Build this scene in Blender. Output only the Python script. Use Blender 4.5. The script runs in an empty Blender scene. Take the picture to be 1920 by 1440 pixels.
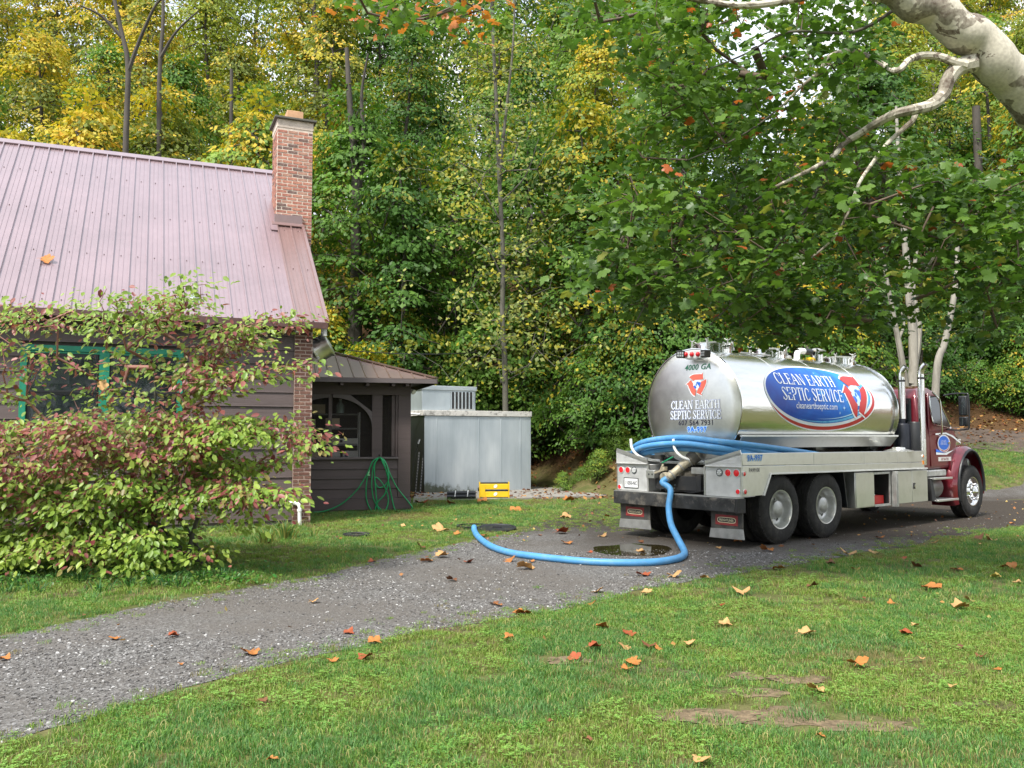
import bpy, bmesh, math, random
import numpy as np
from mathutils import Vector, Matrix, noise as mnoise

random.seed(7); RNG = np.random.default_rng(11)
R = math.radians
scn = bpy.context.scene
COL = scn.collection
# ------------------------------------------------------------------ camera, sky, sun, exposure
CAMH = 1.65; FPX = 1600.0; PITCH = math.atan(98/FPX)
cd = bpy.data.cameras.new('camera'); cam = bpy.data.objects.new('camera', cd); COL.objects.link(cam)
cam.location = (0, 0, CAMH); cam.rotation_euler = (R(90)+PITCH, 0, 0)
cd.sensor_width = 36; cd.lens = FPX/1920*36; cd.clip_start = .05; cd.clip_end = 600
scn.camera = cam
SUN_EL, SUN_AZ = R(52), R(-145)       # azimuth clockwise from +Y: behind the camera, to its left
w = bpy.data.worlds.new('World'); scn.world = w; w.use_nodes = True
nt = w.node_tree; nt.nodes.clear(); NN = nt.nodes.new; LK = nt.links.new
wo = NN('ShaderNodeOutputWorld'); mixs = NN('ShaderNodeMixShader')
sky = NN('ShaderNodeTexSky'); sky.sky_type = 'NISHITA'; sky.sun_disc = False
sky.sun_elevation = SUN_EL; sky.sun_rotation = SUN_AZ % (2*math.pi)
b1 = NN('ShaderNodeBackground'); b1.inputs[1].default_value = .1; LK(sky.outputs[0], b1.inputs[0])
b2 = NN('ShaderNodeBackground'); b2.inputs[1].default_value = .95
tc = NN('ShaderNodeTexCoord'); mp = NN('ShaderNodeMapping'); mp.inputs['Scale'].default_value = (1, 1, 2.2)
ns = NN('ShaderNodeTexNoise'); ns.inputs['Scale'].default_value = 3.2; ns.inputs['Detail'].default_value = 6
rp = NN('ShaderNodeValToRGB'); rp.color_ramp.elements[0].position = .36; rp.color_ramp.elements[1].position = .66
rp.color_ramp.elements[0].color = (.60, .68, .82, 1); rp.color_ramp.elements[1].color = (1.0, .99, .97, 1)
LK(tc.outputs['Generated'], mp.inputs[0]); LK(mp.outputs[0], ns.inputs['Vector']); LK(ns.outputs['Fac'], rp.inputs[0]); LK(rp.outputs[0], b2.inputs[0])
mixs.inputs[0].default_value = .82; LK(b1.outputs[0], mixs.inputs[1]); LK(b2.outputs[0], mixs.inputs[2]); LK(mixs.outputs[0], wo.inputs[0])
sd = bpy.data.lights.new('sun', 'SUN'); sd.energy = 3.0; sd.angle = R(10); sd.color = (1, .96, .88)
so = bpy.data.objects.new('sun', sd); COL.objects.link(so)
_d = Vector((math.sin(SUN_AZ)*math.cos(SUN_EL), math.cos(SUN_AZ)*math.cos(SUN_EL), math.sin(SUN_EL)))
so.rotation_euler = _d.to_track_quat('Z', 'Y').to_euler(); so.location = (0, 0, 30)
scn.view_settings.view_transform = 'Standard'; scn.view_settings.look = 'None'
scn.view_settings.exposure = 1.12; scn.view_settings.gamma = 1
try: scn.view_settings.use_curve_mapping = False
except Exception: pass
scn.render.engine = 'CYCLES'
scn.cycles.max_bounces = 8; scn.cycles.transparent_max_bounces = 16

# ------------------------------------------------------------------ pixel ray -> world (for laying things out at their own distance)
CP, SP = math.cos(PITCH), math.sin(PITCH)
def ray(px, py):
    a = (px-960)/FPX; b = (720-py)/FPX
    return Vector((a, CP-b*SP, SP+b*CP))
def gr(px, py, z=0.0):
    r = ray(px, py); t = (z-CAMH)/r.z; return Vector((r.x*t, r.y*t, z))
def at(px, py, Y):
    r = ray(px, py); t = Y/r.y; return Vector((r.x*t, Y, CAMH+r.z*t))
def px_of(x, y, z):
    d = y*CP+(z-CAMH)*SP; u = -y*SP+(z-CAMH)*CP
    return 960+FPX*x/d, 720-FPX*u/d

# ------------------------------------------------------------------ tags and meshes
def tag(o, label=None, cat=None, group=None, kind=None):
    if label: o['label'] = label
    if cat: o['category'] = cat
    if group: o['group'] = group
    if kind: o['kind'] = kind
    return o
def empty(name, loc=(0, 0, 0), rz=0, label=None, cat=None, group=None):
    o = bpy.data.objects.new(name, None); COL.objects.link(o); o.location = loc; o.rotation_euler = (0, 0, rz)
    o.empty_display_size = .2
    return tag(o, label, cat, group)
def link(name, me, mat=None, parent=None, loc=(0, 0, 0), rot=(0, 0, 0)):
    o = bpy.data.objects.new(name, me); COL.objects.link(o)
    if mat is not None and not me.materials: me.materials.append(mat)
    if parent: o.parent = parent
    o.location = loc; o.rotation_euler = rot
    return o
def npmesh(name, v, f, tint=None, smooth=False):
    """v (n,3), f (m,k) int array of same-sized faces"""
    me = bpy.data.meshes.new(name); v = np.asarray(v, dtype=np.float32); f = np.asarray(f, dtype=np.int32)
    k = f.shape[1]; me.vertices.add(len(v)); me.vertices.foreach_set('co', v.ravel())
    me.loops.add(f.size); me.loops.foreach_set('vertex_index', f.ravel())
    me.polygons.add(len(f)); me.polygons.foreach_set('loop_start', np.arange(0, f.size, k, dtype=np.int32))
    me.update(calc_edges=True)
    if smooth: me.polygons.foreach_set('use_smooth', np.ones(len(f), dtype=bool))
    if tint is not None:
        a = me.color_attributes.new('tint', 'FLOAT_COLOR', 'POINT'); a.data.foreach_set('color', np.asarray(tint, dtype=np.float32).ravel())
    return me
class MB:
    def __init__(s): s.v = []; s.f = []; s.sm = []
    def add(s, vs, fs, smooth=False):
        n = len(s.v); s.v += [tuple(p) for p in vs]; s.f += [tuple(i+n for i in q) for q in fs]; s.sm += [smooth]*len(fs); return s
    def box(s, x0, x1, y0, y1, z0, z1, M=None):
        p = [Vector(q) for q in ((x0,y0,z0),(x1,y0,z0),(x1,y1,z0),(x0,y1,z0),(x0,y0,z1),(x1,y0,z1),(x1,y1,z1),(x0,y1,z1))]
        if M: p = [M @ q for q in p]
        return s.add(p, [(0,3,2,1),(4,5,6,7),(0,1,5,4),(1,2,6,5),(2,3,7,6),(3,0,4,7)])
    def bar(s, p0, p1, w, h, up=(0, 0, 1)):
        p0 = Vector(p0); p1 = Vector(p1); d = (p1-p0); L = d.length; d.normalize()
        sd_ = d.cross(Vector(up)); 
        if sd_.length < 1e-4: sd_ = Vector((1, 0, 0))
        sd_.normalize(); u = sd_.cross(d)
        a = sd_*w/2; b = u*h/2
        p = [p0-a-b, p0+a-b, p0+a+b, p0-a+b, p1-a-b, p1+a-b, p1+a+b, p1-a+b]
        return s.add(p, [(0,3,2,1),(4,5,6,7),(0,1,5,4),(1,2,6,5),(2,3,7,6),(3,0,4,7)])
    def prism(s, poly, o, ax, ay, az, t):
        """poly 2d pts in plane (ax, ay) from o, extruded by t along az"""
        o = Vector(o); ax = Vector(ax); ay = Vector(ay); az = Vector(az); n = len(poly)
        v = [o+ax*a+ay*b for a, b in poly]+[o+ax*a+ay*b+az*t for a, b in poly]
        return s.add(v, [tuple(range(n))[::-1], tuple(range(n, 2*n))]+[(i, (i+1) % n, (i+1) % n+n, i+n) for i in range(n)])
    def tube(s, pts, r, n=10, cap=True, smooth=True):
        pts = [Vector(p) for p in pts]; m = len(pts)
        rr = r if hasattr(r, '__len__') else [r]*m
        vs = []; fs = []; u = None
        for i, p in enumerate(pts):
            t = (pts[min(i+1, m-1)]-pts[max(i-1, 0)])
            if t.length < 1e-9: t = Vector((0, 0, 1))
            t.normalize()
            if u is None:
                u = t.orthogonal().normalized()
            else:
                u = u-t*u.dot(t)
                u = u.normalized() if u.length > 1e-6 else t.orthogonal().normalized()
            w_ = t.cross(u)
            for k in range(n):
                a = 2*math.pi*k/n; vs.append(p+(u*math.cos(a)+w_*math.sin(a))*rr[i])
        for i in range(m-1):
            for k in range(n):
                k2 = (k+1) % n; fs.append((i*n+k, i*n+k2, (i+1)*n+k2, (i+1)*n+k))
        if cap: fs.append(tuple(range(n))[::-1]); fs.append(tuple(range((m-1)*n, m*n)))
        return s.add(vs, fs, smooth)
    def lathe(s, prof, o, axis, n=24, smooth=True, ref=None, sx=1, sy=1):
        """prof [(r, h)] about axis from o"""
        o = Vector(o); t = Vector(axis).normalized(); u = Vector(ref) if ref else t.orthogonal().normalized(); w_ = t.cross(u); vs = []; fs = []
        for r_, h in prof:
            for k in range(n):
                a = 2*math.pi*k/n; vs.append(o+t*h+(u*math.cos(a)*sx+w_*math.sin(a)*sy)*r_)
        for i in range(len(prof)-1):
            for k in range(n):
                k2 = (k+1) % n; fs.append((i*n+k, i*n+k2, (i+1)*n+k2, (i+1)*n+k))
        s.add(vs, fs, smooth)
        return s
    def build(s, name, mat=None, parent=None, bevel=0, loc=(0, 0, 0), rot=(0, 0, 0), label=None, seg=2):
        me = bpy.data.meshes.new(name); me.from_pydata(s.v, [], s.f)
        me.polygons.foreach_set('use_smooth', s.sm)
        if mat: me.materials.append(mat)
        bm = bmesh.new(); bm.from_mesh(me); bmesh.ops.recalc_face_normals(bm, faces=bm.faces); bm.to_mesh(me); bm.free()
        o = link(name, me, None, parent, loc, rot)
        if bevel:
            m = o.modifiers.new('bevel', 'BEVEL'); m.width = bevel; m.segments = seg; m.limit_method = 'ANGLE'; m.angle_limit = R(40)
            for q in me.polygons: q.use_smooth = True
            try: me.set_sharp_from_angle(angle=R(40))
            except Exception: pass
        elif any(s.sm):
            try: me.set_sharp_from_angle(angle=R(38))
            except Exception: pass
        if label: o['label'] = label
        return o
def copy_tree(o, parent=None):
    c = o.copy(); COL.objects.link(c)
    if parent: c.parent = parent
    for ch in list(o.children): copy_tree(ch, c)
    return c
def curve(pts, n=8):
    """Catmull-Rom through points"""
    P = [Vector(p) for p in pts]; P = [P[0]*2-P[1]]+P+[P[-1]*2-P[-2]]; out = []
    for i in range(1, len(P)-2):
        for k in range(n):
            t = k/n; a, b, c, d = P[i-1], P[i], P[i+1], P[i+2]
            out.append(.5*((2*b)+(c-a)*t+(2*a-5*b+4*c-d)*t*t+(3*b-a-3*c+d)*t**3))
    out.append(P[-2]); return out
def resample(pts, step):
    out = [pts[0].copy()]; acc = 0
    for a, b in zip(pts[:-1], pts[1:]):
        L = (b-a).length
        while L > 1e-9 and acc+L >= step:
            a = a.lerp(b, (step-acc)/L); out.append(a.copy()); L = (b-a).length; acc = 0
        acc += L
    out.append(pts[-1].copy()); return out

# ------------------------------------------------------------------ materials
def ramp(nt, fac, stops):
    r = nt.nodes.new('ShaderNodeValToRGB'); e = r.color_ramp.elements
    while len(e) < len(stops): e.new(.5)
    for q, (p, c) in zip(e, stops): q.position = p; q.color = (*c, 1)
    nt.links.new(fac, r.inputs[0]); return r.outputs[0]
def mixc(nt, fac, a, b, mode='MIX'):
    m = nt.nodes.new('ShaderNodeMix'); m.data_type = 'RGBA'; m.blend_type = mode
    for i, v in ((0, fac), (6, a), (7, b)):
        if isinstance(v, (int, float)): m.inputs[i].default_value = v
        elif isinstance(v, tuple): m.inputs[i].default_value = (*v, 1)
        else: nt.links.new(v, m.inputs[i])
    return m.outputs[2]
def tex(nt, kind, scale, coord='Object', stretch=None, **kw):
    t = nt.nodes.new('ShaderNodeTex'+kind); c = nt.nodes.new('ShaderNodeTexCoord')
    if coord == 'World': src = nt.nodes.new('ShaderNodeNewGeometry').outputs['Position']
    else: src = c.outputs[coord]
    m = nt.nodes.new('ShaderNodeMapping'); m.inputs['Scale'].default_value = stretch or (1, 1, 1)
    nt.links.new(src, m.inputs[0]); nt.links.new(m.outputs[0], t.inputs['Vector'])
    if 'Scale' in t.inputs: t.inputs['Scale'].default_value = scale
    for k, v in kw.items():
        if k in t.inputs: t.inputs[k].default_value = v
        else: setattr(t, k, v)
    return t
def new_mat(name):
    m = bpy.data.materials.new(name); m.use_nodes = True; n = m.node_tree; n.nodes.clear()
    b = n.nodes.new('ShaderNodeBsdfPrincipled'); o = n.nodes.new('ShaderNodeOutputMaterial'); n.links.new(b.outputs[0], o.inputs[0])
    return m, n, b, o
def add_bump(n, b, h, strength=.3, dist=.01):
    q = n.nodes.new('ShaderNodeBump'); q.inputs['Strength'].default_value = strength; q.inputs['Distance'].default_value = dist
    n.links.new(h, q.inputs['Height']); n.links.new(q.outputs[0], b.inputs['Normal']); return q
def mat(name, col, rough=.6, metal=0, var=.18, scale=6, bump=0, bscale=60, stretch=None, coord='Object', spec=.5, coat=0, dirt=None, dirt_amt=.5, dscale=3, rvar=.12):
    m, n, b, o = new_mat(name)
    t = tex(n, 'Noise', scale, coord, stretch, Detail=5, Roughness=.6)
    lo = tuple(c*(1-var) for c in col); hi = tuple(min(1, c*(1+var)) for c in col)
    c = ramp(n, t.outputs['Fac'], [(.3, lo), (.7, hi)])
    if dirt:
        t2 = tex(n, 'Noise', dscale, coord, stretch, Detail=7, Roughness=.7)
        f = ramp(n, t2.outputs['Fac'], [(.5-.0*dirt_amt, (0, 0, 0)), (.72, (dirt_amt,)*3)])
        c = mixc(n, f, c, dirt)
    n.links.new(c, b.inputs['Base Color'])
    mr = n.nodes.new('ShaderNodeMapRange'); mr.inputs['To Min'].default_value = max(.03, rough-rvar); mr.inputs['To Max'].default_value = min(1, rough+rvar)
    n.links.new(t.outputs['Fac'], mr.inputs['Value']); n.links.new(mr.outputs[0], b.inputs['Roughness'])
    b.inputs['Metallic'].default_value = metal; b.inputs['Specular IOR Level'].default_value = spec
    if coat: b.inputs['Coat Weight'].default_value = coat; b.inputs['Coat Roughness'].default_value = .06
    if bump:
        t3 = tex(n, 'Noise', bscale, coord, stretch, Detail=4); add_bump(n, b, t3.outputs['Fac'], bump, .01)
    return m
def leaf_mat(name, obj_color=True, transl=.35, rough=.5, spec=.25):
    """colour from tint attribute; on the wood's trees object colour gives the green and its alpha the share of yellow"""
    m, n, b, o = new_mat(name)
    a = n.nodes.new('ShaderNodeAttribute'); a.attribute_name = 'tint'
    if obj_color:
        oi = n.nodes.new('ShaderNodeObjectInfo'); sp = n.nodes.new('ShaderNodeSeparateColor'); n.links.new(a.outputs['Color'], sp.inputs[0])
        mul = n.nodes.new('ShaderNodeMix'); mul.data_type = 'RGBA'; mul.blend_type = 'MULTIPLY'; mul.inputs[0].default_value = 1
        lum = ramp(n, sp.outputs[0], [(0, (.5, .55, .55)), (.6, (1, 1, 1)), (1, (1.9, 1.55, 1.3))])
        n.links.new(oi.outputs['Color'], mul.inputs[6]); n.links.new(lum, mul.inputs[7])
        yel = ramp(n, sp.outputs[2], [(0, (.30, .29, .03)), (.45, (.50, .42, .035)), (.82, (.62, .40, .04)), (1, (.58, .24, .035))])
        s = n.nodes.new('ShaderNodeMath'); s.operation = 'ADD'; n.links.new(sp.outputs[1], s.inputs[0]); n.links.new(oi.outputs['Alpha'], s.inputs[1])
        mr = n.nodes.new('ShaderNodeMapRange'); mr.inputs['From Min'].default_value = .9; mr.inputs['From Max'].default_value = 1.1
        n.links.new(s.outputs[0], mr.inputs['Value'])
        c = mixc(n, mr.outputs[0], mul.outputs[2], yel)
    else:
        c = a.outputs['Color']
    n.links.new(c, b.inputs['Base Color']); b.inputs['Roughness'].default_value = rough; b.inputs['Specular IOR Level'].default_value = spec
    tr = n.nodes.new('ShaderNodeBsdfTranslucent'); mx = n.nodes.new('ShaderNodeMixShader'); mx.inputs[0].default_value = transl
    br = mixc(n, 1.0, c, (1.25, 1.35, .8), 'MULTIPLY')
    n.links.new(br, tr.inputs[0]); n.links.new(b.outputs[0], mx.inputs[1]); n.links.new(tr.outputs[0], mx.inputs[2]); n.links.new(mx.outputs[0], o.inputs[0])
    return m

M = {}
M['bark_dark'] = mat('bark_dark', (.07, .06, .05), .9, bump=.6, bscale=14, stretch=(1, 1, .25), var=.35, scale=5)
M['bark_grey'] = mat('bark_grey', (.105, .097, .078), .85, bump=.5, bscale=16, stretch=(1, 1, .25), var=.35, scale=6, dirt=(.07, .08, .045), dirt_amt=.7)
M['bark_pale'] = mat('bark_pale', (.27, .25, .21), .8, bump=.5, bscale=18, stretch=(1, 1, .2), var=.3, scale=7, dirt=(.12, .10, .075), dirt_amt=.7, dscale=5)
M['twig'] = mat('twig', (.12, .085, .06), .8)
M['leaf_wood'] = leaf_mat('leaf_wood'); M['leaf_tint'] = leaf_mat('leaf_tint', False, .33, .42, .4)
M['leaf_dry'] = leaf_mat('leaf_dry', False, .15, .6, .3)
M['grass'] = leaf_mat('grass_blade', False, .3, .5, .3)
def steel(name, col=(.62, .62, .60), rough=.25, scratch=.05, metal=1.0, dirt=None, da=.5):
    return mat(name, col, rough, metal, var=.1, scale=4, bump=scratch, bscale=7, dirt=dirt, dirt_amt=da, dscale=4, rvar=.08)
M['tank'] = mat('polished_tank', (.72, .72, .69), .18, 1.0, var=.08, scale=3, stretch=(.35, 1, 2.5), bump=.26, bscale=5, rvar=.09, dirt=(.52, .52, .47), dirt_amt=.5, dscale=2.2)
M['tank_head'] = steel('tank_head_metal', (.75, .74, .70), .36, .06)
M['steel_bright'] = steel('bright_steel', (.78, .78, .77), .12, .03)
M['alum'] = steel('body_aluminium', (.70, .70, .67), .32, .06, metal=.85, dirt=(.42, .41, .37), da=.5)
M['alum_dull'] = mat('dull_aluminium', (.50, .50, .48), .5, .75, var=.18, scale=9, bump=.15, bscale=40, dirt=(.22, .2, .17), dirt_amt=.5)
M['trim_white'] = mat('pale_trim', (.75, .75, .73), .4, .3, var=.08)
M['frame_dark'] = mat('chassis_black', (.025, .025, .026), .6, .2, bump=.2, dirt=(.09, .075, .06), dirt_amt=.7)
M['black'] = mat('satin_black', (.014, .015, .018), .42, var=.3)
M['bumper'] = mat('worn_bumper', (.05, .05, .05), .55, .35, var=.5, scale=4, dirt=(.24, .215, .18), dirt_amt=.95, dscale=5, bump=.4, bscale=30)
M['rubber'] = mat('tyre_rubber', (.028, .027, .026), .82, var=.3, scale=12, bump=.35, bscale=90, dirt=(.08, .07, .06), dirt_amt=.6, spec=.3)
M['flap'] = mat('mud_flap_rubber', (.06, .058, .054), .8, var=.3, dirt=(.14, .125, .10), dirt_amt=.7, spec=.3)
M['rim'] = mat('rim_alloy', (.66, .66, .64), .32, .8, var=.12, scale=14, dirt=(.4, .38, .34), dirt_amt=.4, dscale=8)
M['red_paint'] = mat('maroon_paint', (.125, .006, .014), .3, .25, var=.06, coat=1, rvar=.03)
M['red_lens'] = mat('red_lens', (.75, .02, .03), .2, coat=.6, var=.1)
M['amber'] = mat('amber_lens', (.8, .25, .03), .2, coat=.6)
M['clear_lens'] = mat('clear_lens', (.5, .52, .53), .18, .4, var=.4, scale=60)
M['glass_dark'] = mat('dark_glass', (.012, .016, .018), .06, var=.2, spec=.8, rvar=.02)
M['hose_blue'] = mat('hose_blue', (.075, .27, .53), .5, var=.12, scale=5, dirt=(.20, .33, .44), dirt_amt=.65, dscale=7)
M['hose_green'] = mat('hose_green', (.012, .30, .10), .35, var=.15)
M['fitting'] = mat('worn_fitting', (.42, .37, .27), .55, .3, var=.3, scale=14, bump=.3, dirt=(.15, .13, .10), dirt_amt=.7, dscale=9)
M['fitting_dark'] = mat('grimy_fitting', (.15, .135, .11), .65, .3, var=.4, scale=14, bump=.3)
M['handle_green'] = mat('green_handle', (.02, .25, .12), .45)
M['white'] = mat('white_paint', (.75, .75, .74), .45, var=.08)
M['txt_blue'] = mat('blue_lettering', (.02, .16, .72), .4, var=.1)
M['txt_pale'] = mat('pale_halo', (.50, .72, .88), .45, var=.06)
M['txt_lav'] = mat('faded_lavender', (.36, .40, .66), .5, var=.12, scale=30)
M['txt_black'] = mat('dark_lettering', (.03, .03, .05), .5)
M['txt_green'] = mat('green_lettering', (.05, .32, .17), .5)
M['decal_red'] = mat('decal_red', (.52, .025, .022), .4, var=.08)
M['decal_coral'] = mat('decal_coral', (.80, .15, .10), .45, var=.08)
M['decal_white'] = mat('decal_white', (.80, .84, .88), .4, var=.04)
M['flap_red'] = mat('flap_red', (.25, .03, .03), .6, var=.25, scale=20)
M['cream'] = mat('cream_print', (.66, .58, .38), .6, var=.15)
# diamond plate
def mk_plate():
    m, n, b, o = new_mat('tread_plate')
    t = tex(n, 'Noise', 6, Detail=4); c = ramp(n, t.outputs['Fac'], [(.3, (.56, .56, .55)), (.7, (.72, .72, .71))]); n.links.new(c, b.inputs['Base Color'])
    b.inputs['Metallic'].default_value = .5; b.inputs['Roughness'].default_value = .42
    w1 = tex(n, 'Voronoi', 42, distance='CHEBYCHEV', Randomness=.05); add_bump(n, b, w1.outputs['Distance'], .55, .006); return m
M['plate'] = mk_plate()
# blue decal: real print colours run dark blue -> cyan across the oval
def mk_decal():
    m, n, b, o = new_mat('decal_blue_print'); g = tex(n, 'Gradient', 1); 
    a = n.nodes.new('ShaderNodeAttribute'); a.attribute_name = 'tint'; sp = n.nodes.new('ShaderNodeSeparateColor'); n.links.new(a.outputs['Color'], sp.inputs[0])
    t = tex(n, 'Noise', 2.2, Detail=5, Distortion=1.5)
    s = n.nodes.new('ShaderNodeMath'); s.operation = 'MULTIPLY_ADD'; n.links.new(t.outputs['Fac'], s.inputs[0]); s.inputs[1].default_value = .5; n.links.new(sp.outputs[0], s.inputs[2])
    c = ramp(n, s.outputs[0], [(.2, (.0, .045, .36)), (.55, (.0, .12, .55)), (.80, (.01, .28, .68)), (1.0, (.08, .50, .78))]); n.links.new(c, b.inputs['Base Color'])
    b.inputs['Roughness'].default_value = .42; b.inputs['Specular IOR Level'].default_value = .3; b.inputs['Coat Weight'].default_value = .12; b.inputs['Coat Roughness'].default_value = .2; return m
M['decal_blue'] = mk_decal()
# ================================================================== THE GROUND
def sstep(a, b, x): t = np.clip((x-a)/(b-a), 0, 1); return t*t*(3-2*t)
def gh(x, y):
    """height of the ground: flat yard, then a bank and a wooded hillside behind"""
    x = np.asarray(x, float); y = np.asarray(y, float)
    y0 = 28.0-5.6*sstep(.8, 3.2, x)
    s = np.maximum(0, y-y0)
    h = .29*s*sstep(0, 2.2, s)+.16*np.maximum(0, s-8)
    h = h*(1+.06*np.sin(x*.35+1)*np.cos(y*.2))
    h = np.where(s > 60, .29*60+.16*52+(s-60)*.05, h)
    return h
def ghf(x, y): return float(gh(x, y))
xs = np.concatenate([np.linspace(-260, -45, 16), np.arange(-44, 44.1, .8), np.linspace(45, 260, 16)])
ys = np.concatenate([np.linspace(-200, -12, 14), np.arange(-10, 80, .8), np.linspace(81, 330, 20)])
gx, gy = np.meshgrid(xs, ys); gz = gh(gx, gy)
gv = np.stack([gx.ravel(), gy.ravel(), gz.ravel()], 1); nx, ny = len(xs), len(ys)
ii, jj = np.meshgrid(np.arange(nx-1), np.arange(ny-1)); q0 = (jj*nx+ii).ravel()
gf = np.stack([q0, q0+1, q0+1+nx, q0+nx], 1)
def mk_ground():
    m, n, b, o = new_mat('ground_soil')
    t1 = tex(n, 'Noise', .9, 'World', Detail=8, Roughness=.65); t2 = tex(n, 'Noise', 28, 'World', Detail=5); t3 = tex(n, 'Noise', 5, 'World', Detail=6)
    green = ramp(n, t3.outputs['Fac'], [(.3, (.07, .085, .025)), (.55, (.11, .115, .04)), (.75, (.17, .14, .07))])
    soil = ramp(n, t2.outputs['Fac'], [(.3, (.045, .033, .024)), (.5, (.10, .072, .05)), (.7, (.21, .155, .10))])
    c1 = mixc(n, ramp(n, t1.outputs['Fac'], [(.52, (0, 0, 0)), (.66, (1, 1, 1))]), green, soil)
    # the woods' floor further back: brown leaf mould
    a = n.nodes.new('ShaderNodeAttribute'); a.attribute_name = 'tint'
    lit = ramp(n, t2.outputs['Fac'], [(.3, (.035, .022, .012)), (.55, (.10, .055, .025)), (.75, (.20, .11, .045))])
    c = mixc(n, a.outputs['Color'], c1, lit); n.links.new(c, b.inputs['Base Color']); b.inputs['Roughness'].default_value = .95; b.inputs['Specular IOR Level'].default_value = .15
    add_bump(n, b, t2.outputs['Fac'], .8, .03); return m
M['ground'] = mk_ground()
wood_mask = np.clip(sstep(.15, .6, gz), 0, 1)
grassy = (gx > 3.5)*sstep(0, 1, (27.4-.0*gx)-gy)      # the lawn bank beyond the truck keeps its grass
wm = (wood_mask*(1-grassy)).ravel()
link('ground', npmesh('ground', gv, gf, np.stack([wm, wm, wm, np.ones_like(wm)], 1), True), M['ground'])['kind'] = 'structure'

upper = [gr(*p) for p in ((0,1193),(150,1163),(300,1132),(430,1108),(540,1090),(640,1068),(720,1048),(800,1032),(880,1014),(960,1000),(1010,982),(1050,962),(1100,948),(1165,940),(1300,936),(1500,934),(1860,931),(2000,924),(2300,915))]
lower = [gr(*p) for p in ((0,1395),(215,1330),(400,1275),(560,1235),(700,1210),(830,1178),(1000,1152),(1130,1125),(1210,1106),(1330,1085),(1450,1068),(1560,1048),(1700,1022),(1850,997),(1925,985),(2080,970),(2300,955))]
upper = [gr(-900, 1330), gr(-450, 1265), gr(-200, 1228)]+upper+[Vector((34, 27.2, 0))]
lower = [gr(-900, 1650), gr(-450, 1520), gr(-200, 1450)]+lower+[Vector((34, 22.2, 0))]
def rough_line(L, amp, seed):
    P = resample(curve(L, 6), .14); out = []
    for i, p in enumerate(P):
        k = amp*(mnoise.noise(Vector((p.x*.9, p.y*.9, seed)))*1.4+mnoise.noise(Vector((p.x*4, p.y*4, seed+5)))*.7)
        out.append(Vector((p.x, p.y+k, 0)))
    return out
UP = rough_line(upper, .16, 1.); LO = rough_line(lower, .13, 9.)
drive_poly = np.array([(p.x, p.y) for p in UP]+[(p.x, p.y) for p in LO[::-1]])
def inside(poly, x, y):
    x = np.asarray(x); y = np.asarray(y); c = np.zeros(x.shape, bool); n = len(poly); j = n-1
    for i in range(n):
        xi, yi = poly[i]; xj, yj = poly[j]
        if yi != yj:
            c ^= ((yi > y) != (yj > y)) & (x < (xj-xi)*(y-yi)/(yj-yi)+xi)
        j = i
    return c
def mk_gravel():
    m, n, b, o = new_mat('gravel')
    v = tex(n, 'Voronoi', 55, 'World', Randomness=1); f = tex(n, 'Noise', 120, 'World', Detail=3); l = tex(n, 'Noise', .55, 'World', Detail=6, Roughness=.6)
    st = ramp(n, v.outputs['Color'], [(.1, (.065, .062, .06)), (.5, (.13, .125, .12)), (.8, (.22, .215, .21)), (1, (.38, .375, .37))])
    dust = ramp(n, f.outputs['Fac'], [(.3, (.075, .066, .058)), (.7, (.17, .150, .132))])
    c = mixc(n, ramp(n, l.outputs['Fac'], [(.42, (.75,)*3), (.62, (.15,)*3)]), st, dust)
    # oily, damp soil under and behind the truck: a stain with its own shape
    geo = n.nodes.new('ShaderNodeNewGeometry'); sx = n.nodes.new('ShaderNodeSeparateXYZ'); n.links.new(geo.outputs['Position'], sx.inputs[0])
    def dist2(cx, cy, rx, ry):
        a = n.nodes.new('ShaderNodeVectorMath'); a.operation = 'SUBTRACT'; a.inputs[1].default_value = (cx, cy, 0); n.links.new(geo.outputs['Position'], a.inputs[0])
        d = n.nodes.new('ShaderNodeVectorMath'); d.operation = 'MULTIPLY'; d.inputs[1].default_value = (1/rx, 1/ry, 0); n.links.new(a.outputs[0], d.inputs[0])
        e = n.nodes.new('ShaderNodeVectorMath'); e.operation = 'LENGTH'; n.links.new(d.outputs[0], e.inputs[0]); return e.outputs['Value']
    s = n.nodes.new('ShaderNodeMath'); s.operation = 'ADD'; n.links.new(dist2(8.6, 18.2, 11.5, 6.4), s.inputs[0])
    ln = n.nodes.new('ShaderNodeMath'); ln.operation = 'MULTIPLY'; ln.inputs[1].default_value = .8; n.links.new(l.outputs['Fac'], ln.inputs[0]); n.links.new(ln.outputs[0], s.inputs[1])
    damp = ramp(n, s.outputs[0], [(1.15, (1, 1, 1)), (1.5, (0, 0, 0))]) if False else None
    mr = n.nodes.new('ShaderNodeMapRange'); mr.inputs['From Min'].default_value = 1.55; mr.inputs['From Max'].default_value = 1.1; n.links.new(s.outputs[0], mr.inputs['Value'])
    c = mixc(n, mr.outputs[0], c, ramp(n, f.outputs['Fac'], [(.3, (.022, .017, .013)), (.55, (.05, .039, .03)), (.75, (.10, .08, .062))]))
    n.links.new(c, b.inputs['Base Color']); b.inputs['Roughness'].default_value = .85; b.inputs['Specular IOR Level'].default_value = .3
    hm = n.nodes.new('ShaderNodeMath'); hm.operation = 'MULTIPLY_ADD'; hm.inputs[1].default_value = 4.0; t9 = tex(n, 'Noise', 7, 'World', Detail=7, Roughness=.7); n.links.new(t9.outputs['Fac'], hm.inputs[0]); n.links.new(v.outputs['Distance'], hm.inputs[2]); add_bump(n, b, hm.outputs[0], .8, .012); return m
M['gravel'] = mk_gravel()
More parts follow.
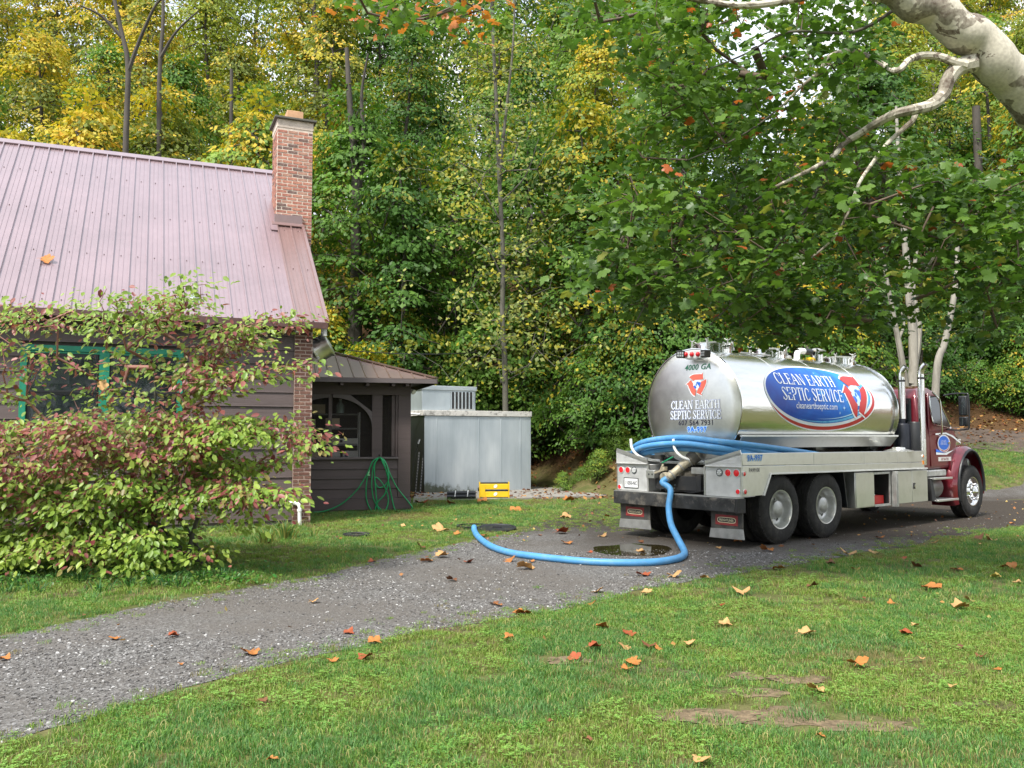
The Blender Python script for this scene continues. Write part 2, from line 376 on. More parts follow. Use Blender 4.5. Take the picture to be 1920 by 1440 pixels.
def flat_poly(name, pts, z, m):
    bm = bmesh.new(); vs = [bm.verts.new((p[0], p[1], z)) for p in pts]; es = [bm.edges.new((vs[i], vs[(i+1) % len(vs)])) for i in range(len(vs))]
    bmesh.ops.triangle_fill(bm, edges=es, use_beauty=False)
    for f in bm.faces:
        if f.normal.z < 0: f.normal_flip()
    me = bpy.data.meshes.new(name); bm.to_mesh(me); bm.free(); return link(name, me, m)
# split in a strip mesh so the long thin polygon triangulates cleanly
def strip_mesh(name, A, B, z, m, n=260):
    def rs(L):
        L = [Vector(p) for p in L]; d = [0]
        for a, b in zip(L[:-1], L[1:]): d.append(d[-1]+(b-a).length)
        out = []; j = 0
        for i in range(n):
            t = d[-1]*i/(n-1)
            while j < len(d)-2 and d[j+1] < t: j += 1
            k = (t-d[j])/max(1e-9, d[j+1]-d[j]); out.append(L[j].lerp(L[j+1], min(1, k)))
        return out
    a = rs(A); b = rs(B); v = []; f = []
    for i in range(n):
        for k in range(5): p = a[i].lerp(b[i], k/4); v.append((p.x, p.y, ghf(p.x, p.y)+z))
        if i: 
            for k in range(4): f.append(((i-1)*5+k, i*5+k, i*5+k+1, (i-1)*5+k+1))
    return link(name, npmesh(name, v, f), m)
strip_mesh('gravel_drive', UP, LO, .004, M['gravel'])['kind'] = 'structure'
# earth track climbing behind the truck, at the foot of the woods
M['track'] = mat('earth_track', (.075, .055, .043), .95, var=.4, scale=3, bump=.6, bscale=20, coord='World', dirt=(.20, .12, .06), dirt_amt=.5, dscale=9)
ta = [Vector((x, y, 0)) for x, y in ((10.5, 30.7), (14, 29.5), (18, 27.9), (24, 25.5), (34, 22.3))]
tb = [Vector((x, y, 0)) for x, y in ((10.5, 28.2), (13.5, 27.1), (17.5, 25.4), (23, 22.6), (30, 19.5))]
strip_mesh('earth_track', resample(curve(ta, 6), .4), resample(curve(tb, 6), .4), .03, M['track'], 60)['kind'] = 'structure'
# puddle
pc = gr(1186, 1031); pts = []
for k in range(60):
    a = k/60*2*math.pi; rr = 1+.22*mnoise.noise(Vector((math.cos(a)*1.5, math.sin(a)*1.5, 3)))
    pts.append((pc.x+math.cos(a)*.60*rr, pc.y+math.sin(a)*.62*rr+.12*math.cos(a)))
m_, n_, b_, o_ = new_mat('muddy_water'); b_.inputs['Base Color'].default_value = (.035, .028, .012, 1); b_.inputs['Roughness'].default_value = .03; b_.inputs['Specular IOR Level'].default_value = .6
M['water'] = m_
flat_poly('puddle', pts, .010, M['water'])['kind'] = 'structure'

# ================================================================== geometry-node scatter for what nobody can count
def scatter(name, P, rot, scl, idx, protos, label, cat):
    me = bpy.data.meshes.new(name); me.vertices.add(len(P)); me.vertices.foreach_set('co', np.asarray(P, dtype=np.float32).ravel())
    a = me.attributes.new('rot', 'FLOAT_VECTOR', 'POINT'); a.data.foreach_set('vector', np.asarray(rot, dtype=np.float32).ravel())
    a = me.attributes.new('scl', 'FLOAT', 'POINT'); a.data.foreach_set('value', np.asarray(scl, dtype=np.float32).ravel())
    a = me.attributes.new('idx', 'INT', 'POINT'); a.data.foreach_set('value', np.asarray(idx, dtype=np.int32).ravel())
    o = link(name, me)
    c = bpy.data.collections.new(name+'_kinds')
    for i, p in enumerate(protos):
        q = bpy.data.objects.new('%s_kind_%02d' % (name, i), p); c.objects.link(q)
    g = bpy.data.node_groups.new(name, 'GeometryNodeTree'); g.interface.new_socket('Geometry', in_out='INPUT', socket_type='NodeSocketGeometry'); g.interface.new_socket('Geometry', in_out='OUTPUT', socket_type='NodeSocketGeometry')
    N = g.nodes.new; L = g.links.new
    gi = N('NodeGroupInput'); go = N('NodeGroupOutput'); ci = N('GeometryNodeCollectionInfo'); ci.inputs['Collection'].default_value = c
    ci.inputs['Separate Children'].default_value = True; ci.inputs['Reset Children'].default_value = True
    ip = N('GeometryNodeInstanceOnPoints'); ip.inputs['Pick Instance'].default_value = True
    def attr(nm, ty):
        q = N('GeometryNodeInputNamedAttribute'); q.data_type = ty; q.inputs['Name'].default_value = nm
        return [s for s in q.outputs if s.enabled and s.name == 'Attribute'][0]
    L(gi.outputs[0], ip.inputs['Points']); L(ci.outputs[0], ip.inputs['Instance'])
    L(attr('idx', 'INT'), ip.inputs['Instance Index']); L(attr('scl', 'FLOAT'), ip.inputs['Scale'])
    er = N('FunctionNodeEulerToRotation'); L(attr('rot', 'FLOAT_VECTOR'), er.inputs[0]); L(er.outputs[0], ip.inputs['Rotation'])
    L(ip.outputs[0], go.inputs[0])
    md = o.modifiers.new('scatter', 'NODES'); md.node_group = g
    return tag(o, label, cat, None, 'stuff')

def tuft(seed, n, h, spread, wid, droop=.5, col=((.05, .12, .02), (.12, .2, .035), (.30, .26, .10))):
    r = np.random.default_rng(seed); v = []; f = []; t = []
    for i in range(n):
        a = r.uniform(0, 6.283); d = r.uniform(0, 1)**.5*spread; bx, by = math.cos(a)*d, math.sin(a)*d
        L = h*r.uniform(.45, 1.15); la = r.uniform(0, 6.283); ln = r.uniform(.1, 1)*droop*L; w_ = wid*r.uniform(.6, 1.2)
        dx, dy = math.cos(la), math.sin(la); sx_, sy_ = -dy*w_, dx*w_
        if r.random() < .6: sx_, sy_ = w_, 0*w_
        k = len(v)
        v += [(bx-sx_, by-sy_, -.01), (bx+sx_, by+sy_, -.01), (bx+dx*ln*.35+sx_*.8, by+dy*ln*.35+sy_*.8, L*.6), (bx+dx*ln*.35-sx_*.8, by+dy*ln*.35-sy_*.8, L*.6), (bx+dx*ln, by+dy*ln, L*(.95-.25*droop*r.random()))]
        f += [(k, k+1, k+2), (k, k+2, k+3), (k+3, k+2, k+4)]
        q = r.random(); c = np.array(col[0])*(1-q)+np.array(col[1])*q
        if r.random() < .07: c = np.array(col[2])
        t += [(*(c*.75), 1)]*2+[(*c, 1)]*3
    me = npmesh('tuft', v, f, t); me.materials.append(M['grass']); return me
def clover(seed, n, spread, size, col):
    r = np.random.default_rng(seed); v = []; f = []; t = []
    for i in range(n):
        a = r.uniform(0, 6.283); d = r.uniform(0, 1)**.5*spread; c = np.array((math.cos(a)*d, math.sin(a)*d, r.uniform(.015, .05)))
        for q in range(3):
            b = a+q*2.1; e = np.array((math.cos(b), math.sin(b), r.uniform(-.1, .35)))*size; s_ = np.array((-math.sin(b), math.cos(b), 0))*size*.5; k = len(v)
            v += [c, c+e*.6+s_, c+e, c+e*.6-s_]; f += [(k, k+1, k+2), (k, k+2, k+3)]
            g = r.uniform(.7, 1.3); t += [(col[0]*g, col[1]*g, col[2]*g, 1)]*4
    me = npmesh('clover', v, f, t); me.materials.append(M['grass']); return me
GA = ((.09, .20, .035), (.18, .34, .065), (.42, .38, .15)); GB = ((.14, .24, .035), (.27, .38, .075), (.46, .40, .16)); GC = ((.07, .18, .05), (.15, .30, .09), (.40, .35, .15))
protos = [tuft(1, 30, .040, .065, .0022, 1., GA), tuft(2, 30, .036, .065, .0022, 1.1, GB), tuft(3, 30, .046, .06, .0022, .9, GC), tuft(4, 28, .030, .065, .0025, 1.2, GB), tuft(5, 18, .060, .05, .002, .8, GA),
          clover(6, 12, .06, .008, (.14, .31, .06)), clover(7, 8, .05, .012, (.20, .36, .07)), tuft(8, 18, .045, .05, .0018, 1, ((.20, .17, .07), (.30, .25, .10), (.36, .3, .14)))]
def wnoise(x, y, s, seed=0):
    return np.array([mnoise.noise(Vector((a*s, b*s, seed))) for a, b in zip(x, y)])
bare = [(1475, 1345, .55, .30), (1420, 1300, .3, .2), (1620, 1362, .45, .2), (1490, 1275, .32, .22), (1330, 1345, .45, .22), (1395, 1270, .2, .16), (1060, 1240, .3, .2)]
bare = [(gr(a, b), c*.85, d*.85) for a, b, c, d in bare]
M['bare_soil'] = mat('bare_soil', (.15, .112, .07), .95, var=.45, scale=14, bump=.9, bscale=55, coord='World', dirt=(.30, .22, .13), dirt_amt=.8, dscale=26, spec=.2)
for bi, (c, rx, ry) in enumerate(bare):
    rx, ry = rx*.72, ry*.62; pts = []
    for k_ in range(44): a = k_/44*2*math.pi; rr = 1.0+.55*mnoise.noise(Vector((math.cos(a)*1.6, math.sin(a)*1.6, bi*3.7)))+.25*mnoise.noise(Vector((math.cos(a)*6, math.sin(a)*6, bi))); pts.append((c.x+math.cos(a)*rx*rr, c.y+math.sin(a)*ry*rr))
    flat_poly('bare_soil', pts, .003+.001*bi, M['bare_soil'])['kind'] = 'structure'
def lawn(n_try, box, dens, scale, thin=1.0, seed=0):
    r = np.random.default_rng(seed); x = r.uniform(box[0], box[1], n_try); y = r.uniform(box[2], box[3], n_try)
    ok = (np.abs(x) < (y+.6)*.72) & ~inside(drive_poly, x, y); x, y = x[ok], y[ok]
    keep = r.random(len(x)) < dens(x, y); x, y = x[keep], y[keep]; return x, y
def base_d(x, y):
    p = np.clip(.86+1.1*wnoise(x, y, .9, 3.)+.6*wnoise(x, y, 3.1, 8.), .28, 1)
    for c, rx, ry in bare:
        d = np.sqrt(((x-c.x)/rx)**2+((y-c.y)/ry)**2); p = p*np.clip((d-.75)/.6+.04, .26, 1)
    e = np.minimum(np.abs(y-np.interp(x, [q.x for q in LO], [q.y for q in LO])), np.abs(y-np.interp(x, [q.x for q in UP], [q.y for q in UP])))
    return p*np.clip(.25+e/.30+.9*wnoise(x, y, 2.2, 55.), .12, 1)
X = []; Y = []; S = []
x, y = lawn(46000, (-6.2, 7.4, 3.9, 8.6), base_d, 1, seed=1); X.append(x); Y.append(y); S.append(np.full(len(x), 1.0))
x, y = lawn(44000, (-12, 12, 8.6, 18), base_d, 1, seed=2); X.append(x); Y.append(y); S.append(np.full(len(x), 1.25))
def far_d(x, y):
    k = base_d(x, y)*np.where(x < 3.2, (y < 22.3), (y < 27.3)*1.0)
    return k*np.where((x > .2) & (x < 5) & (y > 14.5) & (y < 22.6), .35, 1)
x, y = lawn(44000, (-8, 19, 18, 28), far_d, 1, seed=3); X.append(x); Y.append(y); S.append(np.full(len(x), 1.55))
X = np.concatenate(X); Y = np.concatenate(Y); S = np.concatenate(S)
# keep grass out of the buildings (porch, house) and the slab
hx, hy, ha = -3.82, 16.26, R(23.3); u = (X-hx)*math.cos(ha)+(Y-hy)*math.sin(ha); v_ = -(X-hx)*math.sin(ha)+(Y-hy)*math.cos(ha)
blk = (u < 0) & (v_ > .0); ux = (X+2.255)*math.cos(R(16))+(Y-19.03)*math.sin(R(16)); vx = -(X+2.255)*math.sin(R(16))+(Y-19.03)*math.cos(R(16))
blk |= (ux < .02) & (vx > -.02); blk |= (X < 3.4) & (Y > 22.7)
X, Y, S = X[~blk], Y[~blk], S[~blk]
# long grass and sparse undergrowth in the shade of the shrub and against the walls
r = RNG; n = len(X); edge = np.abs(v_[~blk]) < .35
S = S*.92; rot = np.stack([r.normal(0, .08, n), r.normal(0, .08, n), r.uniform(0, 6.28, n)], 1)
patch = wnoise(X, Y, .8, 21.)+.5*wnoise(X, Y, 2.5, 2.)
idx = np.where(patch > .18, r.choice([1, 3, 1, 6, 7], n), np.where(patch < -.18, r.choice([2, 0, 4, 2], n), r.choice([0, 1, 2, 3, 4, 5, 0], n)))
dry = wnoise(X, Y, .7, 40.)+.25*r.normal(0, 1, n); idx = np.where(dry > .5, 7, idx)
# wheel-worn verge: dry straw-coloured tufts close to the drive's upper edge
idx = np.where((r.random(n) < .45) & (np.abs(Y-np.interp(X, [p.x for p in UP], [p.y for p in UP])) < .35), r.choice([7, 1, 3], n), idx)
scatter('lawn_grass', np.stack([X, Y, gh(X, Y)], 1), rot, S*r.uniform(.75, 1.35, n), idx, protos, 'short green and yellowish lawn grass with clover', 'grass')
# strays growing in the gravel along its edges
x = r.uniform(-7, 9, 60000); y = r.uniform(4.5, 22, 60000); ok = inside(drive_poly, x, y); x, y = x[ok], y[ok]
LX = [p.x for p in LO]; LY = [p.y for p in LO]; UX = [p.x for p in UP]; UY = [p.y for p in UP]
dl = np.abs(y-np.interp(x, LX, LY)); du = np.abs(y-np.interp(x, UX, UY)); keep = r.random(len(x)) < (np.exp(-dl/.28)*1.2*(wnoise(x, y, 1.3, 31.) > -.15)+np.exp(-du/.35)*1.0+(y > 14.5)*(x < 3)*(x > -.8)*np.clip((y-14.5)/3, 0, 1)*.9); x, y = x[keep], y[keep]; n = len(x)
scatter('verge_grass', np.stack([x, y, np.full(n, .004)], 1), np.stack([r.normal(0, .1, n), r.normal(0, .1, n), r.uniform(0, 6.28, n)], 1), r.uniform(.5, 1., n), r.choice([1, 3, 7, 5, 0], n), protos, 'sparse grass creeping into the edges of the gravel drive', 'grass')
# gravel stones
def stone(seed):
    r = np.random.default_rng(seed); bm = bmesh.new(); bmesh.ops.create_icosphere(bm, subdivisions=1, radius=1)
    for v in bm.verts: v.co = Vector((v.co.x*1.1, v.co.y*.8, v.co.z*.5))*r.uniform(.8, 1.2)
    me = bpy.data.meshes.new('stone'); bm.to_mesh(me); bm.free(); me.materials.append(M['stone']); return me
m_, n_, b_, o_ = new_mat('gravel_stone'); oi = n_.nodes.new('ShaderNodeObjectInfo')
n_.links.new(ramp(n_, oi.outputs['Random'], [(0, (.045, .042, .040)), (.5, (.13, .122, .118)), (.85, (.24, .235, .23)), (1, (.46, .45, .44))]), b_.inputs['Base Color']); b_.inputs['Roughness'].default_value = .8; M['stone'] = m_
x = r.uniform(-8, 12, 340000); y = 4.3+(r.random(340000)**1.4)*15; ok = (np.abs(x) < (y+.5)*.66) & inside(drive_poly, x, y); x, y = x[ok], y[ok]
dl = np.abs(y-np.interp(x, LX, LY)); ln = wnoise(x, y, .7, 4.)+.4*wnoise(x, y, 3, 9.)
keep = r.random(len(x)) < np.clip(.30+.7*ln+.75*np.exp(-dl/.6), .05, 1)*np.where((x > .2) & (y > 12.2+.5*ln), .05, 1); x, y = x[keep], y[keep]; n = len(x)
big = r.random(n)**6
scatter('gravel_stones', np.stack([x, y, np.full(n, .006)], 1), np.stack([r.normal(0, .25, n), r.normal(0, .25, n), r.uniform(0, 6.28, n)], 1), .0045+.0065*r.random(n)+.010*big, r.integers(0, 4, n), [stone(i) for i in range(4)], 'loose grey and pale crushed stones covering the gravel drive', 'gravel')
print('lawn', len(X), 'stones', n)
# ================================================================== TREES
def tubes_np(P0, P1, R0, R1, k=5):
    """many tapered segments -> verts, quads"""
    P0, P1 = np.asarray(P0, float), np.asarray(P1, float); R0, R1 = np.asarray(R0, float), np.asarray(R1, float)
    d = P1-P0; d /= np.linalg.norm(d, axis=1, keepdims=True)+1e-9
    a = np.where(np.abs(d[:, 2:3]) < .9, np.array([[0, 0, 1.]]), np.array([[1., 0, 0]])); u = np.cross(d, a); u /= np.linalg.norm(u, axis=1, keepdims=True); w_ = np.cross(d, u)
    an = np.arange(k)/k*2*np.pi; ring = u[:, None]*np.cos(an)[None, :, None]+w_[:, None]*np.sin(an)[None, :, None]
    v = np.concatenate([P0[:, None]+ring*R0[:, None, None], P1[:, None]+ring*R1[:, None, None]], 1).reshape(-1, 3)
    b = (np.arange(len(P0))*2*k)[:, None]; i = np.arange(k); j = (i+1) % k
    f = np.stack([b+i, b+j, b+k+j, b+k+i], 2).reshape(-1, 4); return v, f
def grow(skel, srad, targets, rng, seglen=.6, sag=.0, tip=.006, wob=.08):
    """connect target points to a skeleton, nearest first; returns segments and the direction at each target"""
    nodes = [np.array(p, float) for p in skel]; par = [-1]*len(nodes); fixed = len(nodes)
    T = np.asarray(targets, float); d0 = np.min(np.linalg.norm(T[:, None]-np.array(nodes)[None], axis=2), axis=1); order = np.argsort(d0); ends = {}
    arr = np.array(nodes)
    for t in order:
        d = np.linalg.norm(arr-T[t], axis=1); 
        # prefer joining below / inside
        j = int(np.argmin(d+np.maximum(0, arr[:, 2]-T[t][2])*.35)); a = arr[j]; n = max(1, int(np.linalg.norm(T[t]-a)/seglen)); last = j; new = []
        for q in range(1, n+1):
            s = q/n; p = a*(1-s)+T[t]*s
            if q < n: p = p+rng.normal(0, wob, 3)*min(1, n/3); p[2] += sag*math.sin(math.pi*s)
            nodes.append(p); par.append(last); last = len(nodes)-1; new.append(p)
        arr = np.vstack([arr]+[np.array(new)]); ends[t] = last
    cnt = np.zeros(len(nodes))
    for t in ends.values(): cnt[t] += 1
    for i in range(len(nodes)-1, fixed-1, -1): cnt[par[i]] += cnt[i]
    rad = tip*np.sqrt(np.maximum(cnt, 1))*1.15
    P0 = []; P1 = []; R0 = []; R1 = []; dirs = np.zeros((len(T), 3))
    for i in range(fixed, len(nodes)):
        P0.append(nodes[par[i]]); P1.append(nodes[i]); r0 = rad[par[i]] if par[i] >= fixed else rad[i]*1.25
        R0.append(min(r0, rad[i]*1.6)); R1.append(rad[i])
    for t, i in ends.items():
        q = nodes[i]-nodes[par[i]]; dirs[t] = q/(np.linalg.norm(q)+1e-9)
    return np.array(P0), np.array(P1), np.array(R0), np.array(R1), dirs
def leaves_quads(C, N, D, S, asp=.62, fold=.12):
    """diamond leaves: centre, normal, direction, length"""
    N = N/(np.linalg.norm(N, axis=1, keepdims=True)+1e-9); D = D-N*np.sum(D*N, 1, keepdims=True); D /= np.linalg.norm(D, axis=1, keepdims=True)+1e-9; W = np.cross(N, D)
    S = S[:, None]; a = C-D*S*.5; b = C+W*S*asp*.5-N*S*fold+D*S*.03; c = C+D*S*.5-N*S*fold*1.3; d = C-W*S*asp*.5-N*S*fold+D*S*.03
    v = np.stack([a, b, c, d], 1).reshape(-1, 3); n = len(C); k = np.arange(n)*4
    f = np.concatenate([np.stack([k, k+1, k+2], 1), np.stack([k, k+2, k+3], 1)]); return v, f
def gen_tree(seed, H, Rad, zb, nspray, nleaf, ls, top=.5, r0=.16, sprayr=.75, lean=0, conic=.6):
    r = np.random.default_rng(seed); z = np.linspace(-.6, H*.93, 14); ph = r.uniform(0, 6, 2)
    sk = np.stack([np.sin(z*.35+ph[0])*.16*z/H*2+lean*z/H, np.cos(z*.3+ph[1])*.16*z/H*2, z], 1); rr = r0*(1-.9*np.clip(z/H, 0, 1))+.012
    zz = zb+(H-zb)*r.random(nspray)**.85; t = (zz-zb)/(H-zb)
    prof = np.where(t < top, .62+.38*(t/top), 1-(1-conic*.0)*((t-top)/(1-top))**1.7*.88)*Rad
    prof *= .8+.35*np.sin(zz*1.7+ph[0])*.5+r.normal(0, .1, nspray)
    an = r.uniform(0, 6.283, nspray); q = (.25+.75*r.random(nspray)**.55)*prof
    C = np.stack([np.cos(an)*q+np.interp(zz, z, sk[:, 0]), np.sin(an)*q+np.interp(zz, z, sk[:, 1]), zz-.12*q], 1)
    fine = np.vstack([sk]); m = z > zb*.6
    P0, P1, R0, R1, dirs = grow(fine[m], rr[m], C, r, .9, .12, .0085, .1)
    a, b = sk[:-1], sk[1:]; P0 = np.vstack([a, P0]); P1 = np.vstack([b, P1]); R0 = np.concatenate([rr[:-1], R0]); R1 = np.concatenate([rr[1:], R1])
    wv, wf = tubes_np(P0, P1, R0, R1, 6)
    out = np.stack([np.cos(an), np.sin(an), np.zeros(nspray)], 1)
    # sprays: flat, slightly drooping fans of leaves
    SN = out*.45+np.array([0, 0, 1.])+r.normal(0, .22, (nspray, 3)); SN /= np.linalg.norm(SN, axis=1, keepdims=True)
    U = np.cross(SN, r.normal(0, 1, (nspray, 3))); U /= np.linalg.norm(U, axis=1, keepdims=True); V = np.cross(SN, U)
    k = nleaf; g = r.random((nspray, k))**.6*sprayr*r.uniform(.6, 1.25, (nspray, 1)); th = r.uniform(0, 6.283, (nspray, k))
    L = C[:, None]+(U[:, None]*np.cos(th)[..., None]+V[:, None]*np.sin(th)[..., None])*g[..., None]+SN[:, None]*(r.normal(0, .06, (nspray, k))-.25*g**2)[..., None]
    Nn = SN[:, None]*1.0+out[:, None]*.55+r.normal(0, .38, (nspray, k, 3)); Dd = L-C[:, None]+np.array([0, 0, -.35])+r.normal(0, .25, (nspray, k, 3))
    size = ls*r.uniform(.6, 1.3, (nspray, k))
    v, f = leaves_quads(L.reshape(-1, 3), Nn.reshape(-1, 3), Dd.reshape(-1, 3), size.ravel())
    cl = np.clip(.5+.28*r.normal(0, 1, nspray)+.25*np.sin(C[:, 0]*1.3+ph[0])*np.sin(C[:, 2]*1.1+ph[1]), 0, 1)
    yl = np.clip(.5+.55*np.sin(C[:, 0]*.9+ph[1])*np.sin(C[:, 2]*.8+ph[0])+.25*r.normal(0, 1, nspray)+.18*(t-.5), 0, .99)
    tr = np.clip(cl[:, None]*.6+.4*r.random((nspray, k)), 0, 1); ty = np.clip(yl[:, None]+.16*r.normal(0, 1, (nspray, k)), 0, .99); tb = r.random((nspray, k))*.5+.5*r.random((nspray, 1))
    tint = np.repeat(np.stack([tr, ty, tb, np.ones_like(tr)], 2).reshape(-1, 4), 4, axis=0)
    cm = npmesh('crown', v, f, tint); cm.materials.append(M['leaf_wood']); wm_ = npmesh('trunk', wv, wf, None, True)
    return wm_, cm
KINDS = {   # seed, H, R, zb, sprays, leaves per spray, leaf size
 'tall': [gen_tree(101, 17, 3.4, 4.0, 230, 46, .19, .45, .20, .95), gen_tree(102, 19, 3.0, 5.0, 220, 46, .20, .5, .24, .9), gen_tree(103, 16, 3.8, 3.2, 250, 44, .19, .4, .18, 1.0), gen_tree(104, 18, 3.2, 4.5, 230, 46, .18, .5, .2, .9)],
 'mid': [gen_tree(111, 10, 2.7, 1.2, 150, 66, .155, .4, .11, .85), gen_tree(112, 11.5, 2.9, 1.6, 160, 66, .16, .45, .12, .9), gen_tree(113, 9, 2.5, .9, 140, 66, .15, .4, .10, .8)],
 'low': [gen_tree(121, 4.6, 2.1, .25, 150, 50, .125, .35, .06, .65), gen_tree(122, 3.6, 1.9, .2, 130, 52, .12, .3, .05, .6), gen_tree(123, 2.0, 1.3, .1, 80, 46, .10, .3, .03, .45)],
}
DG, MG, LG, YG, OG = (.062, .145, .024), (.100, .205, .030), (.155, .265, .042), (.22, .28, .035), (.165, .205, .032)
def tree(kind, var, x, y, col, yel, label, s=1, rz=None, bark='bark_dark', group='trees of the wooded hillside', dz=0, cat='tree', name='broadleaf_tree'):
    w_, c_ = KINDS[kind][var % len(KINDS[kind])]
    if rz is None: rz = random.uniform(0, 6.28)
    e = empty(name, (x, y, ghf(x, y)+dz), rz, label, cat, group); e.scale = (s,)*3
    o = bpy.data.objects.new('trunk', w_); COL.objects.link(o); o.parent = e
    if not w_.materials: w_.materials.append(M[bark])
    if w_.materials[0] != M[bark]:
        o.material_slots[0].link = 'OBJECT'; o.material_slots[0].material = M[bark]
    o = bpy.data.objects.new('crown', c_); COL.objects.link(o); o.parent = e; o.color = (*col, yel)
    return e
rt = random.Random(5)
def pick(px, py):
    """what the wood looks like in that part of the picture: (green, share of yellow, words)"""
    if px < 430: 
        return rt.choice([(OG, .42, 'mostly yellow and orange maple'), (YG, .38, 'yellowing maple'), (OG, .30, 'olive green and gold maple')]) if py < 210 else (MG, .15, 'green maple')
    if px < 640: return rt.choice([(LG, .22, 'light green tree flecked yellow'), (LG, .12, 'light green tree'), (OG, .30, 'olive green and gold maple')])
    if px < 1000: return rt.choice([(MG, .06, 'mid green leafy tree'), (DG, .0, 'dark green leafy tree'), (LG, .10, 'light green tree'), (MG, .12, 'mid green leafy tree')])
    if px < 1330: return rt.choice([(YG, .30, 'yellow leafed maple'), (MG, .20, 'green maple with yellow patches'), (LG, .22, 'light green tree flecked yellow')]) if py < 420 else rt.choice([(MG, .16, 'mid green leafy tree'), (DG, .05, 'dark green leafy tree')])
    return rt.choice([(YG, .28, 'bright yellow green tree'), (YG, .12, 'bright yellow green tree'), (LG, .2, 'light green tree')]) if py < 480 else rt.choice([(DG, .0, 'dark green leafy tree'), (MG, .08, 'mid green leafy tree')])
ANCH = ((0, 'beyond the left edge'), (110, 'over the far left of the roof'), (210, 'over the left roof ridge'), (320, 'over the middle of the roof ridge'), (430, 'over the right roof ridge'), (530, 'just left of the chimney top'), (620, 'just right of the chimney top'), (720, 'over the porch'), (830, 'over the cold store'), (930, 'left of the poplar stem'), (1030, 'right of the poplar stem'), (1130, 'over the blue hose'), (1230, 'over the rear of the tank'), (1330, 'over the first hatch'), (1430, 'over the logo'), (1540, 'over the end of the logo'), (1650, 'over the front of the tank'), (1750, 'over the maroon cab'), (1850, 'over the cab mirror'), (1930, 'at the right edge'), (9999, 'beyond the right edge'))
def anchor(px): return [a for p, a in ANCH if px < p][0]
def place(kind, var, px, Y, yoff=0, s=1, col=None, yel=None, words=None, where='', **k):
    x = (px-960)/FPX*Y; H = {'tall': 13, 'mid': 7, 'low': 2.6}[kind]*s; c = px_of(x, Y, ghf(x, Y)+H)
    g, yl, wd = pick(c[0], c[1]) if col is None else (col, yel, words)
    if yel is not None: yl = yel
    if px > 430: yl = max(0, yl-.07)
    if where.startswith('@'): where = where[1:]+' '+anchor(px)
    return tree(kind, var, x, Y, g, yl, wd+' '+where, s=s, **k)
# back rows high on the hillside, closing the view
i = 0
for Y, step, s in ((72, 150, 1.75), (58, 165, 1.4), (48, 165, 1.15), (41, 170, 1.0)):
    px = -160+(Y*37) % 90
    while px < 2080:
        if not (1330 < px < 1640 and Y > 45) and not (Y == 41 and 1430 < px < 1560):
            place('tall', i, px+rt.uniform(-30, 30), Y+rt.uniform(-2, 2), s=s*rt.uniform(.85, 1.12)*(.74 if 1330 < px < 1640 else 1), where='@'+{72: 'in the skyline row,', 58: 'in the topmost row,', 48: 'on the upper slope,', 41: 'on the middle slope,'}[Y]); i += 1
        px += step
# third row
for px in (-120, 60, 180, 330, 480, 600, 770, 860, 1010, 1120, 1270, 1380, 1560, 1700, 1850, 2010):
    place('tall', i, px+rt.uniform(-25, 25), 35.5+rt.uniform(-1.5, 1.5), s=rt.uniform(.75, .95)*(.7 if 1330 < px < 1640 else 1), where='@on the lower slope,'); i += 1
# named middle trees: yellow maples left, paired dark trunks, slender poplar, yellow maple right of centre
place('mid', 0, 130, 31.5, s=1.35, col=OG, yel=.52, words='golden and olive maple', where='right behind the ridge at the left end of the metal roof')
place('mid', 1, 300, 32, s=1.2, col=OG, yel=.40, words='olive and yellow maple', where='behind the middle of the metal roof ridge')
place('mid', 2, 20, 30, s=1.3, col=YG, yel=.50, words='orange and yellow maple', where='behind the roof at the very left')
place('mid', 0, 455, 31, s=1.35, col=LG, yel=.2, words='light green maple flecked with gold', where='just left of the brick chimney')
place('mid', 1, 655, 31, s=1.2, col=MG, yel=.04, words='mid green tree', where='just right of the brick chimney')
place('mid', 2, 745, 30, s=1.25, col=DG, yel=.02, words='dark green tree', where='behind the porch roof')
place('mid', 0, 860, 31, s=1.2, col=MG, yel=.05, words='mid green tree', where='behind the steel cold store')
place('mid', 1, 985, 30, s=1.1, col=MG, yel=.1, words='mid green tree', where='above the right end of the cold store')
place('mid', 2, 1095, 29, s=1.25, col=MG, yel=.34, words='green maple with golden patches', where='between the cold store and the tank truck')
place('mid', 0, 1180, 28, s=1.05, col=DG, yel=.12, words='dark green maple with few golden tips', where='behind the rear of the tank truck')
place('mid', 1, 1290, 29, s=1.15, col=MG, yel=.26, words='green maple with golden lower sprays', where='behind the tank')
place('mid', 2, 1400, 30, s=1.2, col=DG, yel=.08, words='dark green tree', where='behind the middle of the tank')
place('mid', 0, 1530, 29, s=1.15, col=DG, yel=.2, words='dark green tree with a gold low branch', where='above the front of the tank')
place('mid', 1, 1660, 33, s=1.25, col=DG, yel=.05, words='dark green tree', where='behind the pale clump of trunks')
place('mid', 2, 1800, 35, s=1.2, col=DG, yel=.05, words='dark green tree', where='beyond the cab of the truck')
place('mid', 0, 1945, 34, s=1.2, col=MG, yel=.2, words='mid green tree with gold twigs', where='at the right edge of the wood')
